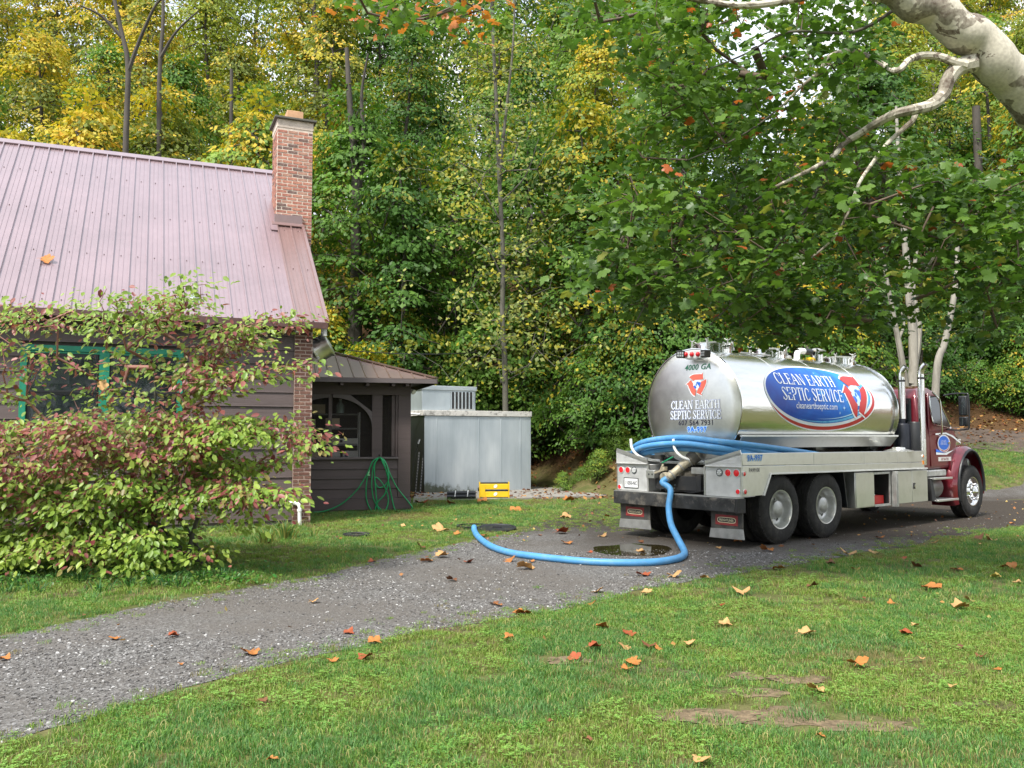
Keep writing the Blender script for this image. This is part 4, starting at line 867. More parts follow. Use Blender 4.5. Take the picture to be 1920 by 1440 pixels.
# ================================================================== SCREENED PORCH
SY = R(16); sh = empty('screened_porch', gr(769, 958), SY, 'low brown screened porch with a hipped metal roof beside the house', 'porch')
Mx = Matrix.Rotation(SY, 3, 'Z'); S0 = sh.location.copy()
def SW(s, d, z): return S0+Mx @ Vector((s, d, z))
def pb(name, a, b, y0, y1, z0, z1, m=None, bev=.006, par=None): q = MB(); q.box(a, b, y0, y1, z0, z1); return q.build(name, m or M['porch'], par or sh, bev)
pb('post', -.28, 0, 0, .2, .30, 2.74); pb('post', -.86, -.63, -.006, .12, 1.16, 2.56); pb('beam', -3.6, .0, -.012, .19, 2.56, 2.86); pb('post', -3.6, -3.3, 0, .2, .0, 2.56)
pb('base_beam', -3.6, .01, -.05, .2, .05, .295, M['porch']); pb('mullion', -1.80, -1.72, .03, .09, 1.20, 2.56, M['porch']); pb('stud', -.42, -.34, .05, .1, 1.2, 2.56); pb('stud', -.335, -.285, .02, .1, 1.2, 2.56)
pb('sill', -3.3, -.28, -.03, .14, 1.150, 1.195, M['porch_trim'])
for i in range(4):
    z = .300+i*.2125; q = MB(); q.prism([(.10, z), (.012, z), (.016, z+.02), (.035, z+.208), (.10, z+.208)], (-3.3, 0, 0), (0, 1, 0), (0, 0, 1), (1, 0, 0), 3.018); q.build('plank', M['porch'], sh)
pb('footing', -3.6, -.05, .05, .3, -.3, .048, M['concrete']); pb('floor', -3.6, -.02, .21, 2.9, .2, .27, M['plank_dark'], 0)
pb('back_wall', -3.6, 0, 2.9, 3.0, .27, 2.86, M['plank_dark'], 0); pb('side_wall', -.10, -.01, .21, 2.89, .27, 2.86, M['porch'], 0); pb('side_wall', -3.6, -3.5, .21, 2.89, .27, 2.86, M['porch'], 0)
def arc_brace(s_post, dirn):
    n = 12; inner = []; outer = []
    for i in range(n+1):
        a = i/n*math.pi/2; inner.append((s_post+dirn*(.66-.66*math.cos(math.pi/2-a))*1.0, 0)); 
    pts = []
    for i in range(n+1):
        a = i/n*math.pi/2; pts.append((dirn*(.85-.85*math.cos(a)), 1.85+.64*math.sin(a)))     # concave arch edge
    out = [(dirn*.85, 2.56), (dirn*.48, 2.56), (0, 2.19)]
    poly = [(s_post+x, z_) for x, z_ in pts+out]
    q = MB(); q.prism(poly, (0, -.015, 0), (1, 0, 0), (0, 0, 1), (0, 1, 0), .09); q.build('brace', M['porch_trim'], sh)
arc_brace(-.86, -1); arc_brace(-2.62, 1); pb('post', -2.84, -2.62, -.006, .12, 1.16, 2.56)
ms, nS, bS, oS = new_mat('insect_screen'); bS.inputs['Base Color'].default_value = (.045, .036, .030, 1); bS.inputs['Alpha'].default_value = .2; bS.inputs['Roughness'].default_value = .8; M['screen'] = ms
for a, b in ((-2.62, -1.80), (-1.72, -.86), (-.63, -.42)): pb('screen', a, b, .060, .062, 1.2, 2.55, M['screen'], 0)
# hipped porch roof
e0, e1, dz_, ez = -4.2, .50, -.42, 2.90; HP = 2.3; sl = .34
def hroof(s, d): return None
A = (e0, dz_, ez); B = (e1, dz_, ez); C_ = (e1, dz_+2*HP, ez); D_ = (e0, dz_+2*HP, ez); pk1 = (e1-HP, dz_+HP, ez+HP*sl); pk0 = (e0+.05, dz_+HP, ez+HP*sl)
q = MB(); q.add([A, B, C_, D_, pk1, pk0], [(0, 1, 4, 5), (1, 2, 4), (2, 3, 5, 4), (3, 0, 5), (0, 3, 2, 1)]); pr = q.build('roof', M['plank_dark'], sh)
x = e1-.26
while x > e0:
    # sheet from eave up to the hip line
    w_ = .26; top0 = min(HP, e1-x)-.01; top1 = min(HP, e1-(x+w_))-.01; n = 4; q = MB()
    prof = [(0, .012), (.06, .030), (.12, .030), (.18, .012), (w_/w_, .012)]
    v = []
    for (xx, h) in prof:
        xs_ = x+xx*w_; tp = max(.02, min(HP, e1-xs_))-.005; v += [(xs_, dz_-.02, ez+h), (xs_, dz_+tp, ez+tp*sl+h), (xs_, dz_-.02, ez-.0), (xs_, dz_+tp, ez+tp*sl+.001)]
    f = []
    for i in range(len(prof)-1): f += [(4*i, 4*i+4, 4*i+5, 4*i+1), (4*i+2, 4*i, 4*i+4, 4*i+6)]
    q.add(v, [f_ if len(f_) == 4 else f_ for f_ in f]); q.build('roof_panel', M['roof_porch'], pr); x -= w_
q = MB(); q.bar((e1, dz_, ez+.035), (pk1[0], pk1[1], pk1[2]+.035), .14, .03); q.bar((pk1[0], pk1[1], pk1[2]+.035), (pk0[0], pk0[1], pk0[2]+.035), .14, .03); q.build('hip_cap', M['roof_porch'], pr)
pb('fascia', e0, e1+.01, dz_-.03, dz_-.005, ez-.095, ez+.002, M['porch_trim'], 0); pb('fascia', e1-.005, e1+.02, dz_-.03, dz_+2*HP, ez-.10, ez+.0, M['plank_dark'], 0)
for s in (-3.4, -2.5, -1.55, -1.0, -.45, -.14): pb('rafter_tail', s-.035, s+.035, dz_+.02, .0, ez-.16, ez-.075, M['plank'], .004)
# porch contents behind the screen
sf = empty('wire_shelf', SW(-1.85, .55, .27), SY, 'grey wire shelving rack standing behind the porch screen', 'shelf')
for z in (.42, .86, 1.20, 1.56, 1.88):
    q = MB()
    for k in range(7): q.tube([(-.78, .06*k, z), (.78, .06*k, z)], .006, 5)
    q.tube([(-.78, 0, z-.02), (.78, 0, z-.02)], .006, 5); q.build('shelf_board', M['alum_dull'], sf)
for x in (-.78, .78):
    for y in (0, .36): q = MB(); q.tube([(x, y, 0), (x, y, 1.92)], .013, 8); q.build('upright', M['trim_white'], sf)
M['card'] = mat('cardboard', (.62, .50, .38), .8, var=.15); M['whitebox'] = mat('white_carton', (.62, .60, .56), .7, var=.1)
for (s, z, w_, h, mt, lb) in ((-2.08, 1.88, .50, .20, 'card', 'long cardboard box on the top shelf behind the porch screen'), (-2.45, 1.56, .16, .20, 'whitebox', 'small white carton on the second shelf near the house pier'), (-2.14, 1.56, .20, .19, 'card', 'square tan carton on the second shelf left of the porch mullion'), (-1.66, 1.56, .30, .21, 'card', 'square tan carton on the second shelf right of the porch mullion'),
        (-1.66, 1.20, .34, .10, 'card', 'flat cardboard box on the third shelf, lower of two'), (-1.68, 1.305, .30, .10, 'card', 'flat cardboard box on the third shelf, upper of two'), (-1.32, 1.20, .46, .12, 'whitebox', 'long white carton on the third shelf at the right'), (-2.12, .86, .42, .15, 'card', 'brown box with a white label on the fourth shelf'), (-1.66, .86, .34, .17, 'whitebox', 'white printed carton on the fourth shelf beside the mullion'), (-1.26, .86, .34, .18, 'whitebox', 'white carton at the right end of the fourth shelf')):
    e = empty('carton', SW(s, .6, .27+z+.012), SY+rt.uniform(-.1, .1), lb, 'box', 'cartons on the porch shelving'); q = MB(); q.box(-w_/2, w_/2, 0, .26, 0, h); q.build('box_body', M[mt], e, .004)
    q = MB(); q.box(-w_/2+.03, -w_/2+.11, -.003, -.0005, .03, min(.09, h-.02)); q.build('shipping_label', M['white' if mt == 'card' else 'txt_black'], e)
e = empty('water_jug', SW(-1.50, .62, .27+1.90), SY, 'pale bottle standing on top of the porch shelving', 'bottle'); q = MB(); q.lathe([(0, 0), (.085, 0), (.09, .02), (.09, .17), (.05, .23), (.03, .25), (.03, .29), (0, .29)], (0, 0, 0), (0, 0, 1), 18); q.build('bottle_body', mat('milky_plastic', (.34, .43, .42), .4), e); q = MB(); q.lathe([(0, .291), (.034, .291), (.034, .315), (0, .315)], (0, 0, 0), (0, 0, 1), 14); q.build('cap', M['white'], e)
# little white floodlight at the porch corner
fl = at(773, 733, 19.3); e = empty('floodlight', fl, 0, 'small white floodlight fixed at the porch corner', 'lamp'); q = MB(); q.lathe([(.0, -.05), (.03, -.05), (.05, .0), (.062, .06), (.055, .065), (0, .055)], (0, 0, 0), (.6, -.5, -.5), 16); q.build('lamp_head', M['white'], e); q = MB(); q.tube([(0, 0, 0), (-.08, .03, -.03), (-.14, .05, -.02)], .015, 6); q.build('arm', M['white'], e)
# power cable behind
q = MB(); q.tube(curve([at(640, 655, 23), at(700, 661, 23.5), at(800, 664, 24.2), at(900, 661, 26)], 5), .012, 5); tag(q.build('cable', M['black']), 'thin cable running from the porch roof into the trees', 'cable')
# garden hose on the porch post
def sp(px, py, off=-.06):
    r_ = ray(px, py); n = Mx @ Vector((0, 1, 0)); p0 = S0+Mx @ Vector((0, off, 0)); o = Vector((0, 0, CAMH)); t = ((p0-o).dot(n))/(r_.dot(n)); return o+r_*t
hz = empty('garden_hose', SW(-.74, -.1, 1.2), 0, 'green garden hose hung in loops on the porch post', 'hose'); off = hz.location
loops = [[(711, 857), (697, 868), (688, 900), (687, 935), (697, 958), (710, 972), (716, 962), (702, 940), (697, 910), (700, 875), (709, 859)],
         [(712, 857), (722, 865), (732, 890), (745, 915), (765, 940), (773, 952), (768, 965), (755, 968), (742, 962), (735, 935), (728, 900), (720, 868), (712, 858)],
         [(713, 858), (724, 870), (729, 895), (722, 910), (710, 914), (703, 903), (704, 895), (712, 900), (722, 915), (728, 935), (724, 955), (712, 962), (700, 957)],
         [(710, 858), (702, 875), (705, 925), (708, 950), (712, 971)], [(714, 859), (728, 895), (722, 925), (708, 942), (704, 962), (716, 968)],
         [(697, 868), (686, 893), (668, 920), (640, 945), (610, 958), (583, 961)], [(733, 961), (745, 967), (756, 962), (790, 967)]]
for i, L_ in enumerate(loops):
    q = MB(); pts = [sp(a, b, -.07-.014*(k_ % 3)-.01*i) for k_, (a, b) in enumerate(L_)]
    pts = [Vector((p.x, p.y, max(p.z, .02))) - off for p in pts]; q.tube(curve(pts, 6), .0135, 7); q.build('hose_coil', M['hose_green'], hz)
q = MB(); c = sp(691, 886, -.12)-off; q.lathe([(0, -.05), (.02, -.05), (.024, 0), (.016, .05), (0, .05)], c, (.2, .1, 1), 10); q.box(c.x-.02, c.x+.03, c.y-.02, c.y+.02, c.z-.07, c.z-.04); q.build('nozzle', mat('pale_green_nozzle', (.25, .6, .3), .4), hz)
q = MB(); c = sp(712, 855, -.03)-off; q.tube([c+Vector((0, .05, .03)), c+Vector((0, -.08, 0)), c+Vector((0, -.09, .04))], .012, 6); q.build('hook', M['black'], hz)

# ================================================================== COLD STORE, SLAB AND THINGS ALONG IT
CY = R(28.0); cs = empty('cold_store', gr(795, 927)+Vector((0, 0, 0)), CY, 'boxy galvanised steel cold store with a stained white top edge', 'cold store'); CW, CH = 3.48, 2.40; Mc = Matrix.Rotation(CY, 3, 'Z')
def CWd(s, d, z): return cs.location+Mc @ Vector((s, d, z))
q = MB(); q.box(.01, CW-.01, .02, 2.8, .02, CH-.16); q.build('body', M['frame_dark'], cs)
xs_ = [0, .36, 1.42, 1.78, 2.55, 3.22, CW]; xs_ = [0, .38, 1.72, 2.46, 3.12, CW]
for a, b in zip(xs_[:-1], xs_[1:]):
    q = MB(); q.box(a+.003, b-.003, -.012, .018, .0, CH-.165); q.build('panel', M['galv_panel'], cs, .004)
    if b < CW: q = MB(); q.box(b-.022, b+.014, -.022, -.013, .0, CH-.17); q.build('seam_strip', M['galv_panel'], cs, .003)
q = MB(); q.box(-.012, .008, .02, 2.8, 0, CH-.165); q.build('side_panel', M['black'], cs)
mt_ = mat('stained_white_trim', (.58, .56, .52), .6, var=.1, scale=3, dirt=(.03, .025, .02), dirt_amt=1.0, dscale=7)
q = MB(); q.box(-.05, CW+.02, -.05, 2.85, CH-.16, CH); q.build('roof_edge', mt_, cs, .01)
ac = empty('condenser', CWd(.06, .35, CH), CY, 'grey sheet metal condenser with a slatted grille on top of the cold store', 'condenser unit')
q = MB(); q.box(0, 1.72, 0, 1.0, .0, .62); q.build('cabinet', M['galv'], ac, .01); q = MB(); q.box(-.03, 1.76, -.03, 1.03, .60, .73); q.build('lid', M['galv'], ac, .015)
q = MB(); q.box(.90, 1.64, -.006, .0, .06, .56); q.build('grille_recess', M['frame_dark'], ac)
for i in range(7): x = .90+i*.118; q = MB(); q.box(x, x+.038, -.03, -.007, .06, .56); q.build('slat', M['galv'], ac, .003)
q = MB(); q.box(.86, 1.68, -.022, -.007, .035, .06); q.build('grille_sill', M['alum_dull'], ac)
q = MB(); q.tube(curve([CWd(-.06, .2, 2.28), CWd(-.4, .5, 2.30), CWd(-.9, .7, 2.18)], 5), .03, 8); tag(q.build('refrigerant_pipe', M['white']), 'white insulated pipe running from the cold store edge behind the porch', 'pipe')
# slab
sl_ = [gr(774, 946), gr(800, 940), gr(940, 938), gr(1060, 934), gr(1165, 931), gr(1165, 921), gr(1000, 915), gr(780, 915)]
q = MB(); q.add([(p.x, p.y, .0) for p in sl_]+[(p.x, p.y, .045) for p in sl_], [tuple(range(8))[::-1], tuple(range(8, 16))]+[(i, (i+1) % 8, (i+1) % 8+8, i+8) for i in range(8)]); tag(q.build('concrete_slab', M['concrete']), kind='structure')
# yellow slotted steel block
M['yellow'] = mat('yellow_enamel', (.78, .50, .015), .4, var=.12, dirt=(.35, .2, .04), dirt_amt=.35)
yb_ = empty('yellow_mover', gr(899, 937)+Vector((0, 0, .045)), R(5), 'bright yellow steel frame with two round badges lying against the cold store', 'steel frame')
for z0, z1 in ((.015, .165), (.215, .365)):
    q = MB(); q.box(.02, .76, .03, .22, z0, z1); q.build('beam', M['yellow'], yb_, .012)
    q = MB(); q.box(.03, .75, .035, .2, z1+.001, z1+.032); q.build('slot', M['black'], yb_)
    q = MB(); c = (.42, .028, (z0+z1)/2+.01); q.lathe([(0, -.002), (.05, -.002), (.05, .006), (0, .006)], c, (0, -1, 0), 16, False, sx=1.1, sy=.8); q.build('badge', M['white'], yb_)
for x in (-.005, .76): q = MB(); q.box(x, x+.028, .02, .23, 0, .41); q.build('end_plate', M['yellow'], yb_, .006)
q = MB(); q.box(.02, .15, .018, .03, .02, .36); q.build('side_rail', M['yellow'], yb_, .004)
q = MB(); q.lathe([(0, 0), (.05, 0), (.05, .03), (0, .03)], (-.006, .1, .22), (-1, 0, 0), 12); q.build('knob', M['black'], yb_)
bt = empty('black_bundle', gr(838, 939)+Vector((0, 0, .045)), R(4), 'black rolled tube bundle tied with two white straps on the slab', 'bundle')
for k, (y, z) in enumerate(((.06, .055), (.17, .055), (.115, .14))): q = MB(); q.tube([(0, y, z), (.74, y+.01, z)], [.052, .056], 10); q.build('tube', M['black'], bt)
for x in (.20, .52): q = MB(); q.tube([(x, .0, .06), (x+.01, .02, .14), (x+.02, .1, .205), (x+.02, .2, .15), (x+.01, .235, .06)], .014, 6); q.build('strap', M['white'], bt)
for i, (p0, p1) in enumerate((((779, 928), (786, 848)), ((788, 928), (794, 848)))):
    a = gr(*p0)+Vector((0, 0, .05)); a.y -= .3*0; b = at(p1[0], p1[1], a.y+.35); q = MB(); q.bar(a, b, .05, .03, (0, 1, 0)); n_h = 14
    e = tag(q.build('slotted_channel', M['frame_dark']), 'perforated dark steel channel leaning beside the cold store, %s of the pair' % ['left', 'right'][i], 'steel channel', 'slotted channels by the cold store')
    for k in range(n_h): p = a.lerp(b, (k+.7)/n_h)+Vector((0, -.02, 0)); h = MB(); h.box(-.008, .008, -.004, .002, -.03, .03); h.build('slot', M['alum_dull'], e, loc=p)
a = at(772, 880, 20.6); q = MB(); q.tube([at(768, 925, 20.5), at(777, 858, 20.7), at(786, 826, 20.8)], .009, 6); o = tag(q.build('rod', M['frame_dark']), 'thin rod with a white tip leaning in the dark gap beside the porch', 'rod'); q = MB(); q.tube([at(784, 832, 20.78), at(787, 824, 20.8)], .02, 6); q.build('tip', M['white'], o)
# lids in the grass
def lid(name, c, r_, label, tilt=(0, 0), m=None):
    e = empty(name, c, 0, label, 'manhole lid'); q = MB(); q.lathe([(0, .045), (r_*.85, .04), (r_*.9, .055), (r_, .05), (r_, .01), (0, .0)], (0, 0, 0), (tilt[0], tilt[1], 1), 28, sx=1, sy=1); q.build('lid', m or M['black'], e)
    q = MB(); q.bar((-.08, 0, .055), (.08, 0, .055), .03, .02); q.build('handle', M['frame_dark'], e); return e
lid('septic_lid', gr(932, 995)+Vector((.0, .1, .0)), .34, 'round black plastic lid lying tilted beside the open tank hole', (.0, -.09))
lid('septic_lid', gr(668, 1006), .22, 'weathered dark round lid set in the grass near the shrub', (0, 0), M['frame_dark'])
hc = gr(893, 991)+Vector((-.06, .12, 0)); e = empty('tank_riser', hc, 0, 'black riser rim of the open tank hole where the hose goes in', 'riser'); q = MB(); q.lathe([(.27, -.3), (.27, .05), (.31, .05), (.31, .0)], (0, 0, 0), (0, 0, 1), 26); q.build('rim', M['black'], e); q = MB(); q.lathe([(0, .012), (.268, .012)], (0, 0, 0), (0, 0, 1), 26); q.build('hole_dark_disc', M['glass_dark'], e)  # dark disc stands in for the shade inside the open hole
# ================================================================== THE TANK TRUCK
TY = R(39.03); _t = Vector((math.cos(TY), math.sin(TY), 0)); _l = Vector((-math.sin(TY), math.cos(TY), 0))
TR0 = Vector((3.3493, 12.4943, .006))+_l*1.25
tk = empty('tank_truck', TR0, TY, 'polished steel septic tank truck with maroon cab and blue oval logo', 'truck')
def B(name, boxes, m, par=None, bev=.005):
    q = MB()
    for b in boxes: q.box(*b)
    return q.build(name, M[m] if isinstance(m, str) else m, par or tk, bev)
TZ, TRD, TX0, TX1 = 2.10, .95, .45, 5.28
# --- tank
prof = []
for k in range(9): a = k/8*math.pi/2; prof.append((TRD*math.sin(a)*.999, TX0-.15*math.cos(a)))
prof[0] = (0.001, TX0-.15)
rear = [(r_, TX0-.15*math.sqrt(max(0, 1-(r_/TRD)**2))) for r_ in np.linspace(.001, TRD, 14)]
front = [(r_, TX1+.26*math.sqrt(max(0, 1-(r_/TRD)**2))) for r_ in np.linspace(TRD, .001, 14)]
q = MB(); q.lathe([(TRD, TX0), (TRD, 1.0), (TRD+.0, 2.4), (TRD, 3.8), (TRD, 5.0)]+front, (0, 0, TZ), (1, 0, 0), 96, ref=(0, 0, 1)); tank = q.build('tank', M['tank'], tk)
q = MB(); q.lathe(rear, (0, 0, TZ), (1, 0, 0), 96, ref=(0, 0, 1)); head = q.build('rear_head', M['tank_head'], tank)
for x in (TX0, TX1): q = MB(); q.lathe([(TRD-.002, x-.014), (TRD+.012, x-.012), (TRD+.012, x+.012), (TRD-.002, x+.014)], (0, 0, TZ), (1, 0, 0), 96, ref=(0, 0, 1)); q.build('rim_band', M['steel_bright'], tank)
for x in (1.65, 2.9, 4.1): q = MB(); q.lathe([(TRD-.001, x-.006), (TRD+.003, x-.004), (TRD+.003, x+.004), (TRD-.001, x+.006)], (0, 0, TZ), (1, 0, 0), 96, ref=(0, 0, 1)); q.build('weld_seam', M['tank'], tank)
for sg in (-1, 1):
    y = sg*.86
    q = MB(); q.box(TX0+.05, TX1+.05, min(y, y+sg*.06), max(y, y+sg*.06), 1.635, 1.665); q.build('side_rail', M['trim_white'], tk, .004)
    q = MB(); q.add([(TX0+.05, y+sg*.045, 1.634), (TX1+.05, y+sg*.045, 1.634), (TX1+.0, y-sg*.07, 1.46), (TX0+.05, y-sg*.07, 1.46), (TX0+.05, y+sg*.035, 1.634), (TX1+.05, y+sg*.035, 1.634), (TX1, y-sg*.08, 1.46), (TX0+.05, y-sg*.08, 1.46)], [(0, 1, 2, 3), (7, 6, 5, 4), (0, 4, 5, 1), (1, 5, 6, 2), (2, 6, 7, 3), (3, 7, 4, 0)]); q.build('side_skirt', M['alum'], tk)
B('saddle', [(x-.05, x+.05, -.75, .75, 1.06, 1.42) for x in (.9,)], 'frame_dark'); B('saddle', [(2.9, 3.0, -.75, .75, 1.06, 1.38)], 'frame_dark'); B('saddle', [(4.7, 4.8, -.75, .75, 1.06, 1.4)], 'frame_dark')
# --- manways and fittings along the top
def manway(x, r_, h, label=None, n=6, y=0):
    e = MB(); z0 = TZ+math.sqrt(TRD**2-r_**2)-.03; zt = TZ+TRD+h
    e.lathe([(r_, z0-zt), (r_, -.02), (r_+.02, -.02), (r_+.02, 0)], (x, y, zt), (0, 0, 1), 36); m = e.build('manway', M['steel_bright'], tank)
    q = MB(); q.lathe([(r_+.015, .002), (r_+.015, .018), (r_*.8, .035), (r_*.4, .052), (0.001, .056)], (x, y, zt), (0, 0, 1), 36); q.build('hatch_lid', M['alum'], m)
    for k in range(n):
        a = k/n*6.283+.4; cx_, cy_ = x+math.cos(a)*(r_+.03), y+math.sin(a)*(r_+.03); q = MB(); q.tube([(cx_, cy_, zt-.07), (cx_, cy_, zt+.07)], .012, 6); q.box(cx_-.02, cx_+.02, cy_-.02, cy_+.02, zt-.085, zt-.04)
        b = a+.6; dx, dy = math.cos(b)*.055, math.sin(b)*.055
        for s_ in (-1, 1): q.tube([(cx_, cy_, zt+.05), (cx_+dx*s_, cy_+dy*s_, zt+.085)], .007, 5)
        q.tube([(cx_-dy*.6, cy_+dx*.6, zt+.05), (cx_+dy*.6, cy_-dx*.6, zt+.065)], .007, 5); q.build('wing_clamp', M['alum_dull'], m)
    return m
manway(.98, .31, .10); manway(2.55, .30, .10); manway(4.85, .30, .09)
q = MB(); q.lathe([(.12, -.1), (.12, .16), (.13, .16), (.13, .18)], (4.10, 0, TZ+TRD), (0, 0, 1), 24); v_ = q.build('vent_neck', M['steel_bright'], tank); q = MB(); q.lathe([(.16, .18), (.17, .20), (.05, .25), (0.001, .255)], (4.10, 0, TZ+TRD), (0, 0, 1), 24); q.build('vent_cap', M['alum_dull'], v_)
q = MB(); q.tube(curve([(3.45, 0, TZ+TRD-.05), (3.45, 0, TZ+TRD+.08), (3.50, 0, TZ+TRD+.15), (3.60, 0, TZ+TRD+.17), (3.68, 0, TZ+TRD+.17)], 5), .055, 14); el = q.build('elbow_pipe', M['pvc'], tank); q = MB(); q.tube([(3.68, 0, TZ+TRD+.17), (3.90, 0, TZ+TRD+.17)], .062, 14); q.build('rubber_coupling', M['black'], el)
q = MB(); q.box(3.78, 3.9, -.08, .02, TZ+TRD+.02, TZ+TRD+.06); q.build('tag', M['yellow'], el)
for x, r_, h in ((5.30, .045, .07), (5.42, .03, .03), (3.18, .05, .06), (2.1, .025, .05)):
    z_ = TZ+TRD-.02 if x < 5.28 else TZ+.93*TRD-.06; q = MB(); q.lathe([(r_, 0), (r_, h), (r_*.6, h+.02), (0.001, h+.02)], (x, 0, z_), (0, 0, 1), 14); q.build('fitting', M['alum_dull'], tank)
q = MB(); q.box(5.22, 5.34, -.07, .07, TZ+TRD-.02, TZ+TRD+.14); q.build('float_box', M['black'], tank, .01)
q = MB(); q.tube([(1.35, -.28, TZ+TRD-.02), (2.2, -.28, TZ+TRD-.02)], .012, 6); q.build('grab_rail', M['alum_dull'], tank)

# --- text helpers: lettering laid on the metal
def text_verts(s, size=1.0, shear=0, space=1, bold=0, xs=1.0):
    c = bpy.data.curves.new('t', 'FONT'); c.body = s; c.size = size; c.shear = shear; c.space_character = space; c.offset = bold; c.align_x = 'CENTER'; c.fill_mode = 'FRONT'; c.resolution_u = 2
    o = bpy.data.objects.new('t', c); me = bpy.data.meshes.new_from_object(o); v = [(p.co.x*xs, p.co.y) for p in me.vertices]; f = [tuple(p.vertices) for p in me.polygons]
    bpy.data.objects.remove(o); bpy.data.curves.remove(c); bpy.data.meshes.remove(me); return v, f
# thick/thin serif capitals on a 0..1 height
def serif_glyphs():
    T, t = .15, .06; s = .05; G_ = {}
    def st(x, w_=T, y0=0, y1=1): return [[(x, y0), (x+w_, y0), (x+w_, y1), (x, y1)]]
    def sf(x, y, w_=.12, tw=T): return [[(x-w_*.5, y), (x+tw+w_*.5, y), (x+tw+w_*.5, y+s), (x-w_*.5, y+s)]]
    def both(x, tw=T): return sf(x, 0, tw=tw)+sf(x, 1-s, tw=tw)
    def hb(x0, x1, y, h=t): return [[(x0, y), (x1, y), (x1, y+h), (x0, y+h)]]
    def vb(x, y, h=.18): return [[(x, y), (x+.05, y), (x+.05, y+h), (x, y+h)]]
    def arc(cx, cy, rx, ry, a0, a1, wt, wn, n=10):
        P_ = []
        for i in range(n):
            q_ = []
            for k in (i, i+1):
                a = R(a0+(a1-a0)*k/n); w_ = wn+(wt-wn)*abs(math.cos(a)); q_.append(((cx+math.cos(a)*rx, cy+math.sin(a)*ry), (cx+math.cos(a)*(rx-w_), cy+math.sin(a)*(ry-w_))))
            P_.append([q_[0][0], q_[1][0], q_[1][1], q_[0][1]])
        return P_
    def diag(x0, y0, x1, y1, w_): return [[(x0, y0), (x0+w_, y0), (x1+w_, y1), (x1, y1)]]
    G_['C'] = (arc(.42, .5, .38, .52, 50, 310, T, t)+vb(.66, .68, .25)+vb(.66, .08, .18), .78)
    G_['L'] = (st(.1)+both(.1)+hb(.25, .62, 0)+vb(.60, 0, .25), .7); G_['E'] = (st(.1)+both(.1)+hb(.2, .62, 0)+hb(.2, .60, .94)+hb(.2, .5, .48)+vb(.60, 0, .22)+vb(.57, .78, .22)+vb(.47, .40, .2), .72)
    G_['A'] = (diag(.02, 0, .34, 1, t)+diag(.60, 0, .32, 1, T)+hb(.18, .56, .32)+hb(-.04, .18, 0, s)+hb(.54, .82, 0, s), .80); G_['N'] = (st(.1, t)+st(.66, t)+diag(.58, 0, .1, 1, T)+sf(.1, 0, tw=t)+sf(.66, 1-s, tw=t)+sf(.08, 1-s, tw=t), .84)
    G_['R'] = (st(.1)+both(.1)+arc(.36, .73, .28, .27, -90, 90, T, t)+hb(.2, .38, .94)+hb(.2, .38, .46)+diag(.56, 0, .32, .48, T)+hb(.54, .80, 0, s), .80); G_['P'] = (st(.1)+both(.1)+arc(.38, .71, .28, .29, -90, 90, T, t)+hb(.2, .4, .94)+hb(.2, .4, .42), .72)
    G_['T'] = (st(.28)+sf(.28, 0)+hb(.02, .70, .94)+vb(.02, .76, .22)+vb(.65, .76, .22), .74); G_['H'] = (st(.1)+st(.56)+both(.1)+both(.56)+hb(.2, .6, .48), .84); G_['I'] = (st(.1)+both(.1), .36)
    G_['V'] = (diag(.30, 0, .03, 1, T)+diag(.36, 0, .68, 1, t)+hb(-.04, .26, 1-s, s)+hb(.58, .80, 1-s, s), .78)
    G_['S'] = (arc(.32, .74, .27, .27, 20, 200, t+.02, t)+arc(.32, .26, .29, .28, -160, 20, t+.05, t)+[[(.06, .70), (.20, .76), (.60, .30), (.44, .22)]]+vb(.54, .74, .22)+vb(.03, .06, .2), .68); G_[' '] = ([], .36)
    return G_
GL = serif_glyphs()
def serif_text(s, h, xs=.8, fat=0.0):
    x = 0; v = []; f = []
    for ch_ in s:
        polys, adv = GL[ch_]
        for P_ in polys:
            if fat:
                cx_ = sum(p[0] for p in P_)/4; cy_ = sum(p[1] for p in P_)/4
                P_ = [(p[0]+math.copysign(fat, p[0]-cx_), p[1]+math.copysign(fat, p[1]-cy_)) for p in P_]
            k = len(v); v += [((x+p[0])*h*xs, (p[1]-.5)*h, (k//4)*.00006) for p in P_]; f.append(tuple(range(k, k+4)))
        x += adv
    w_ = x*h*xs; return [(a-w_/2, b, c) for a, b, c in v], f, w_
def lay(name, vf, fn, m, par, label=None):
    v, f = vf[0], vf[1]; me = bpy.data.meshes.new(name)
    if 'on_side' in getattr(fn, '__qualname__', '') and len(v) < 500 and max(b[1] for b in v)-min(b[1] for b in v) > .05:
        bm = bmesh.new(); bv = [bm.verts.new((p[0], p[1], p[2] if len(p) > 2 else 0)) for p in v]
        for q_ in f: bm.faces.new([bv[i] for i in q_])
        bmesh.ops.triangulate(bm, faces=bm.faces); lo_, hi_ = min(b[1] for b in v), max(b[1] for b in v); y_ = lo_+.045
        while y_ < hi_: bmesh.ops.bisect_plane(bm, geom=bm.verts[:]+bm.edges[:]+bm.faces[:], plane_co=(0, y_, 0), plane_no=(0, 1, 0)); y_ += .045
        bm.verts.index_update(); v = [tuple(x.co) for x in bm.verts]; f = [tuple(x.index for x in q_.verts) for q_ in bm.faces]; bm.free()
    me.from_pydata([fn(*p) for p in v], [], f); o = link(name, me, M[m] if isinstance(m, str) else m, par); 
    if label: o['label'] = label
    return o
def on_side(x0, z_arc0, off):
    """right side of the tank, u along the truck (+x is to the right when seen), v up along the skin from the widest line"""
    def fn(u, v, w_=0):
        a = (v+z_arc0)/TRD; r_ = TRD+off+w_; return (x0+u, -r_*math.cos(a), TZ+r_*math.sin(a))
    return fn
